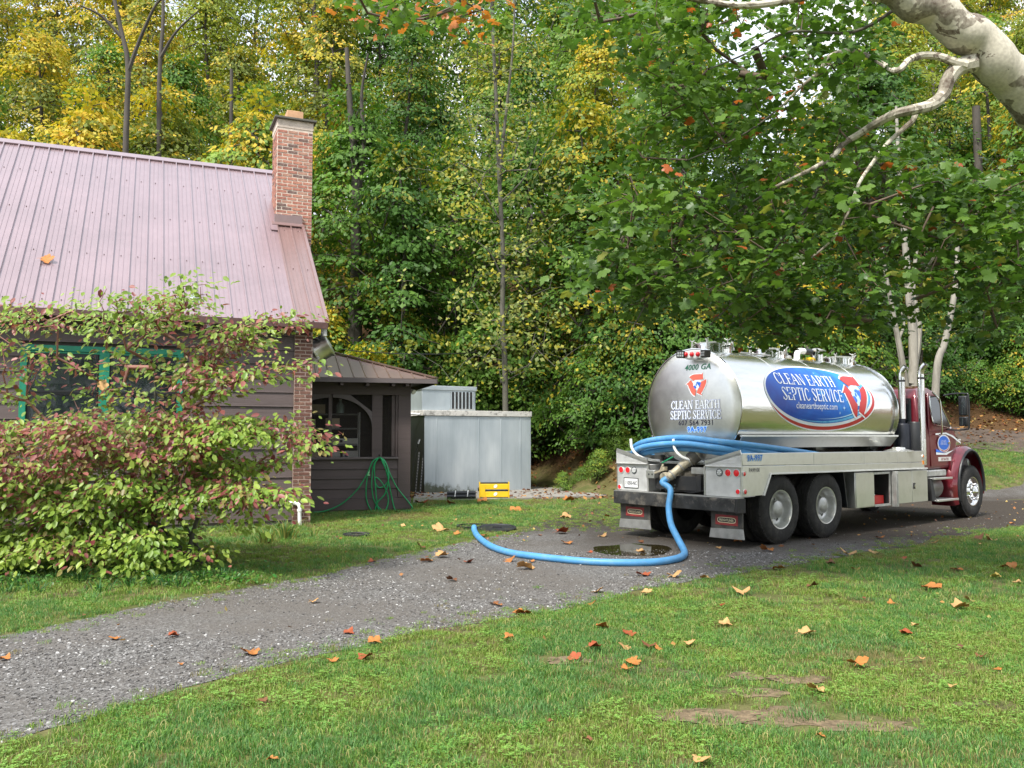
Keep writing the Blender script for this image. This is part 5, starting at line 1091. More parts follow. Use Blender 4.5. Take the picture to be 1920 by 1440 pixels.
def on_head(y0, z0, off):
    """rear head seen from behind: u to the viewer's right = towards -y"""
    def fn(u, v, w_=0):
        y = y0-u; z = z0+v; r2 = (y*y+(z-TZ)**2)/TRD**2; return (TX0-.15*math.sqrt(max(0, 1-r2))-off-w_, y, z)
    return fn
# --- oval logo on the side. arc coordinate: v=0 at the widest line
ocx, ocv, oa, ob = 2.74, .275, 1.64, .57
def oval_mesh(cx_, cv, a, b, n=64, rings=8, tint=False, skew=0.0):
    v = [(cx_, cv)]; f = []; t = [(.5, 0, 0, 1)]
    for k in range(1, rings+1):
        for i in range(n):
            an = i/n*6.283; v.append((cx_+a*k/rings*math.cos(an), cv+b*k/rings*math.sin(an))); t.append((max(0, min(1, .05+.28*(k/rings*math.cos(an))+.22+.10*math.sin(an)*k/rings)), 0, 0, 1))
    for i in range(n): f.append((0, 1+i, 1+(i+1) % n))
    for k in range(rings-1):
        for i in range(n): a0 = 1+k*n+i; a1 = 1+k*n+(i+1) % n; f.append((a0, a0+n, a1+n, a1))
    return v, f, t

def oval(name, cx_, cv, a, b, off, m, tint=False, par=None):
    v, f, t = oval_mesh(cx_, cv, a, b); o = lay(name, (v, f), on_side(0, 0, off), m, par or tank)
    me = o.data; at_ = me.color_attributes.new('tint', 'FLOAT_COLOR', 'POINT'); at_.data.foreach_set('color', np.array(t, dtype=np.float32).ravel()); return o
lg = oval('logo', ocx+.06, ocv-.055, oa+.03, ob+.028, .004, 'decal_white'); oval('logo_red', ocx+.055, ocv-.05, oa+.01, ob+.012, .005, 'decal_red', par=lg); oval('logo_white', ocx, ocv, oa, ob, .006, 'decal_white', par=lg); oval('logo_blue', ocx-.01, ocv+.01, oa-.05, ob-.045, .007, 'decal_blue', par=lg)
M['decal_cyan'] = mat('decal_cyan', (.10, .45, .80), .3, var=.1, coat=.4); M['decal_pale'] = mat('decal_pale', (.52, .78, .90), .3, var=.1, coat=.4)
def arc_band(a0, a1, ra, rb, wmax, n=26):
    v = []; f = []
    for i in range(n+1):
        a = R(a0+(a1-a0)*i/n); w_ = wmax*math.sin(math.pi*i/n); v += [(ra*math.cos(a), rb*math.sin(a)), ((ra-w_*1.6)*math.cos(a), (rb-w_)*math.sin(a))]
    for i in range(n): f.append((2*i, 2*i+1, 2*i+3, 2*i+2))
    return v, f
lay('logo_swoosh', arc_band(-120, 60, oa-.09, ob-.07, .05), on_side(ocx, ocv, .009), 'decal_cyan', lg); lay('logo_swoosh', arc_band(-100, 50, oa-.20, ob-.13, .022), on_side(ocx, ocv, .0095), 'decal_pale', lg)
for s_, u, v_, h in (('CLEAN EARTH', -.36, .235, .215), ('SEPTIC SERVICE', -.28, -.035, .215)):
    sv, sfc, w_ = serif_text(s_, h, 1.02 if s_[0] == 'C' else .92); k = 1.0
    lay('lettering', (sv, sfc), on_side(ocx+u, ocv+v_, .011), 'decal_white', lg)
v, f = text_verts('cleanearthseptic.com', .155, 0, 1.0, 0, .95); lay('lettering', ([(a, b-.03) for a, b in v], f), on_side(ocx-.22, ocv-.245, .0115), 'decal_white', lg)
def star(r_): return [(r_*(1 if k % 2 == 0 else .2)*math.cos(k*math.pi/4), r_*(1 if k % 2 == 0 else .2)*math.sin(k*math.pi/4)) for k in range(8)]
for u, v_, r_ in ((.35, .34, .05), (.62, -.24, .05), (.48, -.33, .035), (.30, .10, .03), (.05, .40, .03), (.72, -.10, .02)): P_ = star(r_); lay('sparkle', (P_, [tuple(range(8))]), on_side(ocx+u, ocv+v_, .0115), 'decal_pale', lg)
# recycling arrows (three broken chasing arrows round a globe)
def arrows(scale, sx=1.0):
    out = []
    for k in range(3):
        base = 90-120*k; P_ = []; n = 7
        A0, A1 = base+52, base-30; ro, ri = 1.0, .44
        def hexr(a, r_): # rounded-triangle radius
            return r_*(1-.10*math.cos(R(3*(a-90))))
        for i in range(n+1): a = A0+(A1-A0)*i/n; r_ = hexr(a, ro); P_.append((r_*math.cos(R(a)), r_*math.sin(R(a))))
        a = A1; P_.append((1.20*hexr(a, 1)*math.cos(R(a)), 1.20*hexr(a, 1)*math.sin(R(a)))); a2 = A1-30; P_.append((.80*math.cos(R(a2)), .80*math.sin(R(a2)))); P_.append((.34*math.cos(R(a)), .46*math.sin(R(a))))
        for i in range(n+1): a = A1+(A0-A1)*i/n; r_ = hexr(a, ri); P_.append((r_*math.cos(R(a)), r_*math.sin(R(a))))
        out.append([(x*scale*sx, y*scale) for x, y in P_])
    return out
def blob(cx_, cy_, rx, ry, seed, n=14): rr = random.Random(seed); return [(cx_+rx*math.cos(i/n*6.283)*rr.uniform(.7, 1.2), cy_+ry*math.sin(i/n*6.283)*rr.uniform(.7, 1.2)) for i in range(n)]
def emblem(fn_of, par, s, sx, red, pale, name):
    n_ = 40; circ = [(s*.56*sx*math.cos(i/n_*6.283), s*.56*math.sin(i/n_*6.283)) for i in range(n_)]
    o = lay(name, (circ, [tuple(range(n_))]), fn_of(0), pale, par)
    for i, P_ in enumerate(arrows(s*1.09, sx)): lay('arrow_edge', (P_, [tuple(range(len(P_)))]), fn_of(.0012), 'decal_white', o)
    for i, P_ in enumerate(arrows(s, sx)): lay('arrow', (P_, [tuple(range(len(P_)))]), fn_of(.0024), red, o)
    for i, (x, y, rx, ry) in enumerate(((-.22, -.30, .18, .20), (.28, .02, .22, .16), (.10, .12, .16, .10), (.34, -.16, .12, .16), (-.05, -.05, .10, .10))): P_ = [(a*s*sx, b*s) for a, b in blob(x, y, rx, ry, i)]; lay('globe_patch', (P_, [tuple(range(len(P_)))]), fn_of(.0018), 'txt_blue', o)
    return o
emblem(lambda d: on_side(ocx+1.10, ocv+.03, .012+d), lg, .40, .92, 'decal_red', 'decal_pale', 'emblem')
emblem(lambda d: on_head(-.02*0+ -.20*0 + (1.25-1.45), 2.47, .004+d), head, .175, 1.0, 'decal_coral', 'decal_white', 'emblem')
v, f = text_verts('4000 GA', .13, .15, 1.05, .002); lay('lettering', ([(a, b-.045) for a, b in v], f), on_head(1.25-1.44, 2.745, .005), 'txt_green', head)
for s_, z_, xs_ in (('CLEAN EARTH', 2.145, .88), ('SEPTIC SERVICE', 1.985, .80)):
    fv, ff, w_ = serif_text(s_, .135, xs_, .03); lay('lettering_edge', (fv, ff), on_head(1.25-1.405, z_, .004), 'txt_lav', head); fv, ff, w_ = serif_text(s_, .130, xs_*1.037, -.006); lay('lettering', (fv, ff), on_head(1.25-1.405, z_, .0055), 'decal_white', head)
v, f = text_verts('607 564 7931', .115, 0, 1.08, .001); lay('lettering', ([(a, b-.04) for a, b in v], f), on_head(1.25-1.42, 1.86, .005), 'txt_black', head)
def unit_no(fn_of, par, size):
    v, f = text_verts('9A-997', size, 0, 1.1, .012); lay('lettering_edge', ([(a, b-size*.35) for a, b in v], f), fn_of(0), 'txt_pale', par); v, f = text_verts('9A-997', size, 0, 1.1, .003); lay('lettering', ([(a, b-size*.35) for a, b in v], f), fn_of(.0015), 'txt_blue', par)
unit_no(lambda d: on_head(1.25-1.44, 1.755, .005+d), head, .115)
# --- light bar on the head
lb = B('light_bar', [(.20, .30, -.10, .28, 2.865, 2.985)], 'white', tk, .008)
lb.rotation_euler = (R(3), 0, 0); lb.location = (0, -.14, .01)
for y in (.21, .09, -.03): q = MB(); q.lathe([(.040, 0), (.036, .02), (.02, .034), (.001, .038)], (.199, y, 2.925), (-1, 0, 0), 16); q.build('marker_lamp', M['red_lens'], lb)
for y0, rot in ((.29, .5), (-.20, -.3)):
    q = MB(); q.box(-.06, .05, -.06, .07, -.055, .06); w_ = q.build('work_lamp', M['frame_dark'], lb, .01, loc=(.18, y0, 2.925), rot=(0, .0, rot)); q = MB(); 
    for i in range(3):
        for j in range(2): q.box(-.068, -.061, -.045+i*.035, -.020+i*.035, -.035+j*.04, -.005+j*.04)
    q.build('led_lens', M['clear_lens'], w_)
q = MB(); q.box(.20, .34, -.02, .20, 2.845, 2.864); q.build('bracket', M['alum_dull'], lb)
# --- bed: side trays
for sg in (-1, 1):
    ya, yb = sg*1.25, sg*1.215; y0, y1 = min(ya, yb), max(ya, yb)
    def sidepoly(pts, yy, t): q = MB(); q.prism(pts, (0, yy, 0), (1, 0, 0), (0, 0, 1), (0, 1, 0), t); return q
    tray = sidepoly([(0, 1.205), (.02, 1.39), (5.62, 1.37), (5.62, 1.10), (.70, 1.10), (.66, 1.205)][:0]+[(.02, 1.215), (.02, 1.395), (5.62, 1.372), (5.62, 1.165), (2.9, 1.18)], y0, .035).build('side_tray', M['alum'], tk, .006)
    q = sidepoly([(.02, 1.150), (.02, 1.208), (2.9, 1.174), (5.62, 1.158), (5.62, 1.075), (.69, 1.085), (.70, 1.10)][:0]+[(.02, .765), (.02, 1.209), (2.9, 1.176), (5.62, 1.160), (5.62, 1.06), (.70, 1.085), (.52, .765)], y0-.004*(sg < 0), .037); q.build('side_panel', M['alum'], tray, .004)
    q = MB(); q.bar((.70, ya+sg*.004, 1.078), (5.70, ya+sg*.004, 1.045), .05, .022); q.bar((.515, ya+sg*.004, .76), (.70, ya+sg*.004, 1.080), .05, .02); q.build('edge_trim', M['trim_white'], tray, .003)
    q = MB(); q.box(.03, 5.6, min(sg*.80, sg*1.214), max(sg*.80, sg*1.214), 1.13, 1.15); q.box(.03, 5.6, min(sg*.80, sg*.82), max(sg*.80, sg*.82), 1.13, 1.33); q.build('tray_floor', M['alum_dull'], tray)
    for x in (1.9, 3.45, 4.6): q = MB(); q.box(x-.003, x+.003, min(ya, ya+sg*.003), max(ya, ya+sg*.003), 1.10, 1.37); q.build('panel_joint', M['alum_dull'], tray)
    # rear light boxes in tread plate with a sloping gusset on top
    w0, w1 = (-1.25, -.60) if sg < 0 else (.57, 1.25)
    bx = B('light_box', [(-.005, .32, w0, w1, .752, 1.185)], 'plate', tk, .006)
    q = MB(); hi_, lo_ = (w0, w1) if sg < 0 else (w1, w0); q.prism([(hi_, 1.195), (hi_, 1.405), (lo_, 1.235), (lo_-sg*.02*0, 1.195)], (-.02, 0, 0), (0, 1, 0), (0, 0, 1), (1, 0, 0), .03); q.build('gusset', M['plate'], bx)
    q = MB(); q.bar((-.012, hi_, 1.410), (-.012, lo_, 1.240), .07, .016, (1, 0, 0)); q.box(-.05, .03, min(lo_, hi_), max(lo_, hi_), 1.186, 1.196); q.build('gusset_lip', M['alum'], bx)
    q = MB(); q.box(-.012, .02, lo_-.03 if sg > 0 else lo_, lo_ if sg > 0 else lo_+.03, .76, 1.185); q.box(-.012, .0, hi_ if sg < 0 else hi_-.02, hi_+.02 if sg < 0 else hi_, .76, 1.185); q.build('corner_trim', M['alum'], bx)
def lamp(par, x, y, z, r_, m, axis=(-1, 0, 0), name='tail_lamp'):
    q = MB(); q.lathe([(r_*1.12, 0), (r_*1.12, .010), (r_, .012), (r_*.98, .008)], (x, y, z), axis, 22); o = q.build('lamp_ring' if m != 'red_small' else 'lamp_ring', M['black'] if m == 'clear_lens' else M['trim_white'], par)
    q = MB(); q.lathe([(r_, .006), (r_*.85, .014), (.001, .018)], (x, y, z), axis, 22); l_ = q.build(name, M[m], par)
    return l_
bxs = [o for o in tk.children if o.name.startswith('light_box')]; bxR, bxL = bxs[0], bxs[1]
for y, m_, nm in ((-.86, 'clear_lens', 'reverse_lamp'), (-1.015, 'red_lens', 'tail_lamp'), (-1.165, 'red_lens', 'tail_lamp')): l_ = lamp(bxR, -.006, y, 1.105, .052, m_, name=nm)
for y, m_, nm in ((.86, 'clear_lens', 'reverse_lamp'), (1.00, 'red_lens', 'tail_lamp'), (1.15, 'red_lens', 'tail_lamp')): lamp(bxL, -.006, y, 1.085, .050, m_, name=nm)
q = MB()
for y, z in ((-.86, 1.105), (.86, 1.085)):
    for k in range(7): a = k/6*6.283; rr = .028 if k < 6 else 0; q.lathe([(.010, .018), (.001, .026)], (-.006, y+math.cos(a)*rr, z+math.sin(a)*rr), (-1, 0, 0), 8)
q.build('led_dots', M['white'], bxR)['kind'] = 'stuff'
lamp(bxR, -.006, -1.185, .835, .036, 'red_lens', name='reflector'); lamp(bxL, -.006, 1.19, .80, .036, 'red_lens', name='reflector')
lamp(tk, .045, -1.255, 1.095, .032, 'red_lens', (0, -1, 0), 'side_marker'); lamp(tk, .06, -1.255, .835, .036, 'red_lens', (0, -1, 0), 'reflector')
lamp(tk, 5.57, -1.25, 1.27, .030, 'amber', (0, -1, 0), 'side_marker'); q = MB(); q.box(5.55, 5.61, -1.258, -1.25, 1.12, 1.19); q.build('reflector', M['amber'], tk)
pl = B('licence_plate', [(-.012, -.006, .78, 1.08, .80, .95)], 'white', tk, .004); v, f = text_verts('11050-NC', .085, 0, 1, .002, .72); lay('lettering', (v, f), lambda a, b: (-.0135, .93-a, .845+b), 'txt_black', pl); B('frame', [(-.014, -.007, .77, 1.09, .79, .80), (-.014, -.007, .77, 1.09, .95, .96), (-.014, -.007, .77, .78, .80, .95), (-.014, -.007, 1.08, 1.09, .80, .95)], 'black', pl, 0)
side = lambda x0, z0, off: (lambda a, b: (x0+a, -1.2505-off, z0+b))
unit_no(lambda d: side(.32, 1.325, .004+d), tk, .115); v, f = text_verts('PA99100', .085, 0, 1, 0, .85); lay('lettering', (v, f), side(.30, 1.115, .006), 'txt_black', tk)
# --- bumper, flaps, chassis
bp = B('bumper', [(-.10, .0, -1.19, 1.25, .530, .735)], 'bumper', tk, .012); B('end_cap', [(-.105, .1, -1.24, -1.192, .52, .73)], 'frame_dark', bp, .01); B('top_lip', [(-.10, .06, -1.24, 1.24, .737, .748)], 'alum_dull', bp, 0)
for w0, w1 in ((-1.24, -.67), (.55, 1.20)):
    fl_ = B('mud_flap', [(.02, .035, w0, w1, .20, .56)], 'flap', tk, 0); fl_.rotation_euler = (0, 0, 0)
    q = MB(); q.prism([(w0-.01, .29), (w1+.0, .27), (w1+.03, .13), (w0-.03, .14)], (.008, 0, 0), (0, 1, 0), (0, 0, 1), (1, 0, 0), .010); q.build('flap_weight', M['alum_dull'], fl_)
    c = (w0+w1)/2; B('badge', [(.014, .0195, c-.20, c+.20, .33, .48)], 'flap_red', fl_, 0)
    n = 28; rrp = [(.165*math.copysign(abs(math.cos(i/n*6.283))**.35, math.cos(i/n*6.283)), .042*math.copysign(abs(math.sin(i/n*6.283))**.6, math.sin(i/n*6.283))) for i in range(n)]
    fn = lambda o: (lambda a, b: (.0135-o, c-a, .405+b)); lay('badge_oval', (rrp, [tuple(range(n))]), fn(0), 'cream', fl_); lay('badge_oval', ([(a*.93, b*.78) for a, b in rrp], [tuple(range(n))]), fn(.0012), 'black', fl_); v, f = text_verts('FREIGHTLINER', .05, 0, 1, .001, .80); lay('lettering', ([(a, b-.017) for a, b in v], f), fn(.0024), 'cream', fl_)
for y in (-.46, .38): B('frame_rail', [(.05, 8.5, y, y+.08, .80, 1.05)], 'frame_dark', tk, .004)
B('cross_member', [(.05, .15, -.38, .38, .80, 1.02)], 'frame_dark'); B('cross_member', [(1.6, 1.72, -.38, .38, .80, 1.02)], 'frame_dark'); B('bulkhead', [(.40, .46, -.56, .56, .74, 1.30)], 'frame_dark'); B('hose_rack', [(.28, .42, -.58, .56, 1.20, 1.24)], 'alum_dull')
for x in (1.018, 2.29): q = MB(); q.tube([(x, -.9, .525), (x, .9, .525)], .07, 12); q.lathe([(.12, -.2), (.2, -.08), (.2, .08), (.12, .2)], (x, 0, .525), (0, 1, 0), 16); q.build('axle', M['frame_dark'], tk)
B('leaf_spring', [(1.0, 2.3, y, y+.08, .60, .68) for y in (-.55, .48)], 'frame_dark'); q = MB(); q.tube([(7.8, -.9, .5), (7.8, .9, .5)], .06, 10); q.build('front_axle', M['frame_dark'], tk)
q = MB(); q.tube(curve([(.3, -.5, .60), (.25, .0, .66), (.3, .5, .62)], 5), .015, 6); q.tube(curve([(.15, -.6, .9), (.1, -.3, .8), (.2, .1, .84), (.25, .5, .8)], 5), .012, 6); q.tube(curve([(.12, -.6, .84), (.05, -.3, .78), (.12, .05, .80)], 5), .010, 6); q.build('air_lines', M['black'], tk)['kind'] = 'stuff'
# --- wheels
def wheel(x, y, z, Rw, width, dual=False, steer=False, side_=-1):
    """outer face at y, built towards the inside"""
    e = empty('wheel', (x, y, z)); e.parent = tk
    for k in ('label',): 
        if k in e: del e[k]
    ax = (0, side_, 0)     # outward
    w_ = width; Ro = Rw; q = MB()
    prof = [(.285, -.01), (.30, .0), (.36, .012), (.44, .010), (.485, -.004), (.508, -.030)]
    tread = []
    for i, (g0, g1) in enumerate(((-.05, -.055), (-.095, -.105), (-.145, -.155), (-.195, -.205))):
        tread += [(Ro, g0 if i == 0 else g0+.005), (Ro, g0), (Ro-.014, g0-.002), (Ro-.014, g1), (Ro, g1-.002)]
    tread = [(Ro-.006, -.045)]+[(r_, -.05-abs(h+.05)) for r_, h in tread]
    prof = prof+tread+[(Ro-.004, -w_+.045), (.505, -w_+.02), (.46, -w_), (.30, -w_)]
    q.lathe(prof, (0, 0, 0), ax, 64); ty = q.build('tyre', M['rubber'], e)
    # shoulder lugs as real blocks
    q = MB(); nl = 60
    for k in range(nl):
        a = k/nl*6.283; c, s_ = math.cos(a), math.sin(a); r0, r1 = Ro-.022, Ro+.004
        for h0, h1 in ((-.020, -.050), (-w_+.05, -w_+.02)):
            tng = Vector((-s_, 0, c)); rad = Vector((c, 0, s_)); ov = Vector(ax); P_ = []
            for rr, hh in ((r0, h0), (r1, h0-.008 if h0 > -.1 else h0), (r1, h1), (r0, h1)): P_ += [rad*rr+ov*hh-tng*.017, rad*rr+ov*hh+tng*.017]
            q.add(P_, [(0, 2, 3, 1), (2, 4, 5, 3), (4, 6, 7, 5), (0, 1, 7, 6), (0, 6, 4, 2), (1, 3, 5, 7)])
    lug = q.build('tread_blocks', M['rubber'], e); lug['kind'] = 'stuff'
    q = MB()
    if steer:
        q.lathe([(.300, -.012), (.296, .004), (.280, .002), (.272, -.02), (.262, -.04), (.20, -.030), (.14, -.010), (.12, .0)], (0, 0, 0), ax, 48); rm = q.build('rim', M['steel_bright'], e)
        q = MB(); q.lathe([(.12, .0), (.115, .045), (.10, .055), (.06, .075), (.03, .10), (.001, .105)], (0, 0, 0), ax, 24); q.build('hub', M['steel_bright'], rm)
        for k in range(10):
            a = k/10*6.283; q = MB(); q.lathe([(.018, -.015), (.018, .030), (.010, .045), (.001, .046)], (math.cos(a)*.155, 0, math.sin(a)*.155), ax, 10); q.build('lug_nut', M['steel_bright'], rm)
            q = MB(); a += .314; q.lathe([(.016, -.0205), (.001, -.0203)] if False else [(.016, -.036+.006), (.001, -.029)], (math.cos(a)*.222, 0, math.sin(a)*.222), ax, 10); q.build('hand_hole', M['frame_dark'], rm)
    else:
        q.lathe([(.300, -.012), (.297, .006), (.283, .004), (.275, -.02), (.270, -.06), (.255, -.13), (.235, -.150), (.17, -.155), (.135, -.14)], (0, 0, 0), ax, 48); rm = q.build('rim', M['rim'], e)
        q = MB(); q.lathe([(.135, -.142), (.130, -.05), (.115, -.035), (.06, -.02), (.001, -.015)], (0, 0, 0), ax, 24); q.build('hub', M['alum_dull'], rm)
        for k in range(5): a = k/5*6.283+.3; q = MB(); q.lathe([(.030, -.1515), (.001, -.1500)], (math.cos(a)*.205, 0, math.sin(a)*.205), ax, 12, sy=1.3); q.build('hand_hole', M['frame_dark'], rm)
        for k in range(10): a = k/10*6.283; q = MB(); q.lathe([(.014, -.155), (.014, -.12), (.001, -.118)], (math.cos(a)*.155, 0, math.sin(a)*.155), ax, 8); q.build('lug_nut', M['alum_dull'], rm)
        if dual:
            q = MB(); q.lathe([(r_, h-.34) for r_, h in prof], (0, 0, 0), ax, 48); q.build('inner_tyre', M['rubber'], e)
    return e
for x in (1.018, 2.29):
    wheel(x, -1.215, .525, .525, .27, dual=True, side_=-1); wheel(x, 1.215, .525, .525, .27, dual=True, side_=1)
wheel(7.80, -1.19, .525, .525, .29, steer=True, side_=-1); wheel(7.80, 1.19, .525, .525, .29, steer=True, side_=1)
B('wheel_liner', [(.9, 2.9, -1.2, -.3, 1.055, 1.062)], 'frame_dark', tk, 0); B('wheel_liner', [(.9, 2.9, .3, 1.2, 1.055, 1.062)], 'frame_dark', tk, 0)
q = MB(); q.add([(2.86, -1.2, 1.05), (2.86, -.5, 1.05), (2.96, -.5, .45), (2.96, -1.2, .45), (2.88, -1.2, 1.05), (2.88, -.5, 1.05), (2.98, -.5, .45), (2.98, -1.2, .45)], [(0, 1, 2, 3), (4, 7, 6, 5), (0, 3, 7, 4)]); q.build('splash_guard', M['black'], tk)
# --- tool boxes
tb1 = B('tool_box', [(3.15, 3.79, -1.24, -.62, .425, 1.03)], 'alum', tk, .008)
B('door', [(3.17, 3.77, -1.25, -1.241, .44, 1.02)], 'alum', tb1, .004)
ob_ = B('open_locker', [(3.80, 4.36, -.64, -.62, .425, 1.02), (3.80, 4.36, -1.22, -.641, 1.0, 1.02), (3.80, 4.36, -1.22, -.641, .425, .445), (4.34, 4.36, -1.22, -.641, .446, .999)], 'frame_dark', tk, 0)
B('door_frame', [(3.80, 4.36, -1.245, -1.221, .98, 1.02), (3.80, 4.36, -1.245, -1.221, .42, .46), (4.32, 4.36, -1.245, -1.221, .461, .979)], 'alum_dull', ob_, .003); B('red_case', [(3.84, 4.28, -1.15, -.8, .447, .60)], 'decal_red', ob_, .01); B('white_rag', [(3.86, 4.0, -1.14, -1.0, .601, .63)], 'white', ob_, .01)
B('open_door', [(4.37, 4.40, -1.34, -1.25, .40, 1.02), (4.42, 4.45, -1.34, -1.25, .40, 1.02)], 'alum_dull', ob_, .003)
tb2 = B('tool_box', [(4.50, 5.74, -1.24, -.62, .43, 1.02)], 'alum', tk, .008); B('door', [(4.51, 5.125, -1.25, -1.241, .435, 1.01)], 'alum', tb2, .004); B('door', [(5.135, 5.73, -1.25, -1.241, .435, 1.01)], 'alum', tb2, .004); B('latch', [(5.17, 5.24, -1.262, -1.251, .68, .79)], 'frame_dark', tb2, .004); B('latch_handle', [(5.19, 5.22, -1.27, -1.263, .70, .76)], 'steel_bright', tb2, .003)
B('tool_box', [(3.1, 5.7, .62, 1.24, .45, 1.04)], 'alum', tk, .008)
q = MB(); q.lathe([(.26, 0), (.26, .02), (.12, .05), (.11, .08), (.001, .085)], (5.1, -1.03, 1.36), (0, 0, 1), 24); q.build('filler_dome', M['alum'], tk)
# --- cab (right side plane at y = -1.05)
CYH = 1.04
def cabside(poly, ya, yb, name, m, par=None, bev=.02):
    q = MB(); q.prism(poly, (0, ya, 0), (1, 0, 0), (0, 0, 1), (0, 1, 0), yb-ya); return q.build(name, M[m], par or tk, bev, seg=3)
cab = None
# lower body and shell built as cross-section rings: inward lean above the belt line
ring = [(5.95, 1.0), (5.95, 1.75), (5.97, 2.38), (6.08, 2.56), (6.35, 2.635), (6.62, 2.62), (6.84, 2.53), (6.93, 2.42), (7.38, 1.78), (7.50, 1.66), (7.46, 1.0)]
def ylean(z): return CYH-(.0 if z < 1.7 else (z-1.7)*.10)-(.10 if z > 2.5 else 0)*(z-2.5)/.13
v = []; n = len(ring)
for sg in (-1, 1):
    for x, z in ring: v.append((x, sg*ylean(z), z))
q = MB(); q.add(v, [tuple(range(n)), tuple(range(n, 2*n))[::-1]]+[(i, (i+1) % n, (i+1) % n+n, i+n) for i in range(n)]); cab = q.build('cab', M['red_paint'], tk, .045, seg=4)
def sidept(x, z, off): return (x, -(ylean(z)+off), z)
def panel(name, pts, m, off, par, t=.012, bev=.004):
    q = MB(); n = len(pts); q.add([sidept(x, z, off) for x, z in pts]+[sidept(x, z, off+t) for x, z in pts], [tuple(range(n)), tuple(range(n, 2*n))[::-1]]+[(i, (i+1) % n, (i+1) % n+n, i+n) for i in range(n)]); return q.build(name, M[m], par, bev)
dr = panel('door', [(6.32, 1.06), (6.32, 2.02), (6.42, 2.50), (6.72, 2.50), (6.86, 2.40), (7.24, 1.82), (7.30, 1.62), (7.22, 1.06)], 'red_paint', .004, cab, .014, .008)
panel('window', [(6.47, 1.93), (6.47, 2.44), (6.73, 2.44), (6.82, 2.37), (7.18, 1.86), (7.16, 1.83), (6.9, 1.85)], 'glass_dark', .019, dr, .003, 0)
q = MB(); q.tube(curve([sidept(x, z, .022) for x, z in ((6.47, 2.44), (6.47, 1.93), (6.88, 1.845), (7.12, 1.82), (7.20, 1.85), (6.83, 2.37))], 3), .012, 6); q.build('window_trim', M['steel_bright'], dr)
q = MB(); q.box(7.02, 7.14, -1.075, -1.062, 1.5, 1.53); q.build('door_handle', M['steel_bright'], dr)
n = 30; fs = lambda off: (lambda a, b: (6.88+a, -(CYH+.0185+off), 1.50+b))
def ell(a, b, cx_=0, cy_=0): return [(cx_+a*math.cos(i/n*6.283), cy_+b*math.sin(i/n*6.283)) for i in range(n)]
dl = lay('door_logo', (ell(.27, .175), [tuple(range(n))]), fs(0), 'decal_white', dr); lay('door_logo_red', (ell(.25, .16), [tuple(range(n))]), fs(.001), 'decal_red', dl); lay('door_logo_white', (ell(.245, .15, -.01, .01), [tuple(range(n))]), fs(.002), 'decal_white', dl); lay('door_logo_blue', (ell(.235, .138, -.012, .012), [tuple(range(n))]), fs(.003), 'txt_blue', dl)
for s_, z_ in (('CLEAN EARTH', .035), ('SEPTIC SERVICE', -.015)): sv, sfc, w_ = serif_text(s_, .042, .62); lay('lettering', (sv, sfc), (lambda zz: (lambda a, b, w_=0: (6.85+a, -(CYH+.0230)-w_, 1.512+zz+b)))(z_), 'decal_white', dl)
lay('stripe', ([(-.35, .20), (.1, .22), (.40, .16), (.75, .02), (.75, -.01), (.38, .125), (.1, .185), (-.35, .17)], [(0, 1, 6, 7), (1, 2, 5, 6), (2, 3, 4, 5)]), fs(.0003), 'decal_white', dr); lay('stripe', ([(-.35, -.17), (.0, -.19), (.42, -.13), (.1, -.225), (-.35, -.215)], [(0, 1, 3, 4), (1, 2, 3)]), fs(.0005), 'decal_white', dr)
lay('stripe', ([(-.35, -.10), (.02, -.18), (-.35, -.168)], [(0, 1, 2)]), fs(.0004), 'txt_blue', dr)
v, f = text_verts('US DOT 960441', .07, 0, 1, .0015, .9) if False else text_verts('607 564 7931', .07, 0, 1, .0015, .85); pb_ = B('number_strip', [(6.62, 7.16, -1.0645, -1.0600, 1.155, 1.235)], 'trim_white', dr, 0); lay('lettering', (v, f), lambda a, b: (6.89+a, -1.066, 1.170+b), 'flap_red', pb_)
# rear window and rear wall of the cab
q = MB(); q.box(5.942, 5.951, -.85, .0, 1.80, 2.35); q.build('rear_window', M['glass_dark'], cab, .0); q = MB(); q.box(5.936, 5.9415, -.88, -.851, 1.77, 2.38); q.box(5.936, 5.9415, -.85, .0, 2.351, 2.38); q.box(5.936, 5.9415, -.85, .0, 1.77, 1.799); q.build('window_seal', M['black'], cab)
q = MB(); q.add([(6.965, -.86, 2.38), (6.965, .86, 2.38), (7.395, .93, 1.79), (7.395, -.93, 1.79)], [(0, 1, 2, 3)]); q.build('windshield', M['glass_dark'], cab)
# hood and fenders
def loft(name, secs, m, par, bev=0):
    v = []; k = len(secs[0]); f = []
    for s_ in secs: v += s_
    for i in range(len(secs)-1):
        for j in range(k-1): f.append((i*k+j, i*k+j+1, (i+1)*k+j+1, (i+1)*k+j))
    f.append(tuple(range(k))[::-1]); f.append(tuple(range((len(secs)-1)*k, len(secs)*k)))
    q = MB(); q.add(v, f, True); return q.build(name, M[m], par)
def hsec(x, zt, hw): return [(x, -hw, .95), (x, -hw, zt-.26), (x, -hw*.95, zt-.10), (x, -hw*.80, zt-.02), (x, -hw*.4, zt+.02), (x, 0, zt+.03), (x, hw*.4, zt+.02), (x, hw*.8, zt-.02), (x, hw*.95, zt-.10), (x, hw, zt-.26), (x, hw, .95)]
hood = loft('hood', [hsec(7.44, 1.70, .98), hsec(7.7, 1.66, .90), hsec(8.0, 1.56, .84), hsec(8.25, 1.45, .78), hsec(8.38, 1.30, .72)], 'red_paint', tk)
B('grille', [(8.385, 8.42, -.42, .42, .75, 1.22)], 'steel_bright', hood, .02); B('front_bumper', [(8.30, 8.42, -.85, .85, .40, .70)], 'steel_bright', tk, .03)
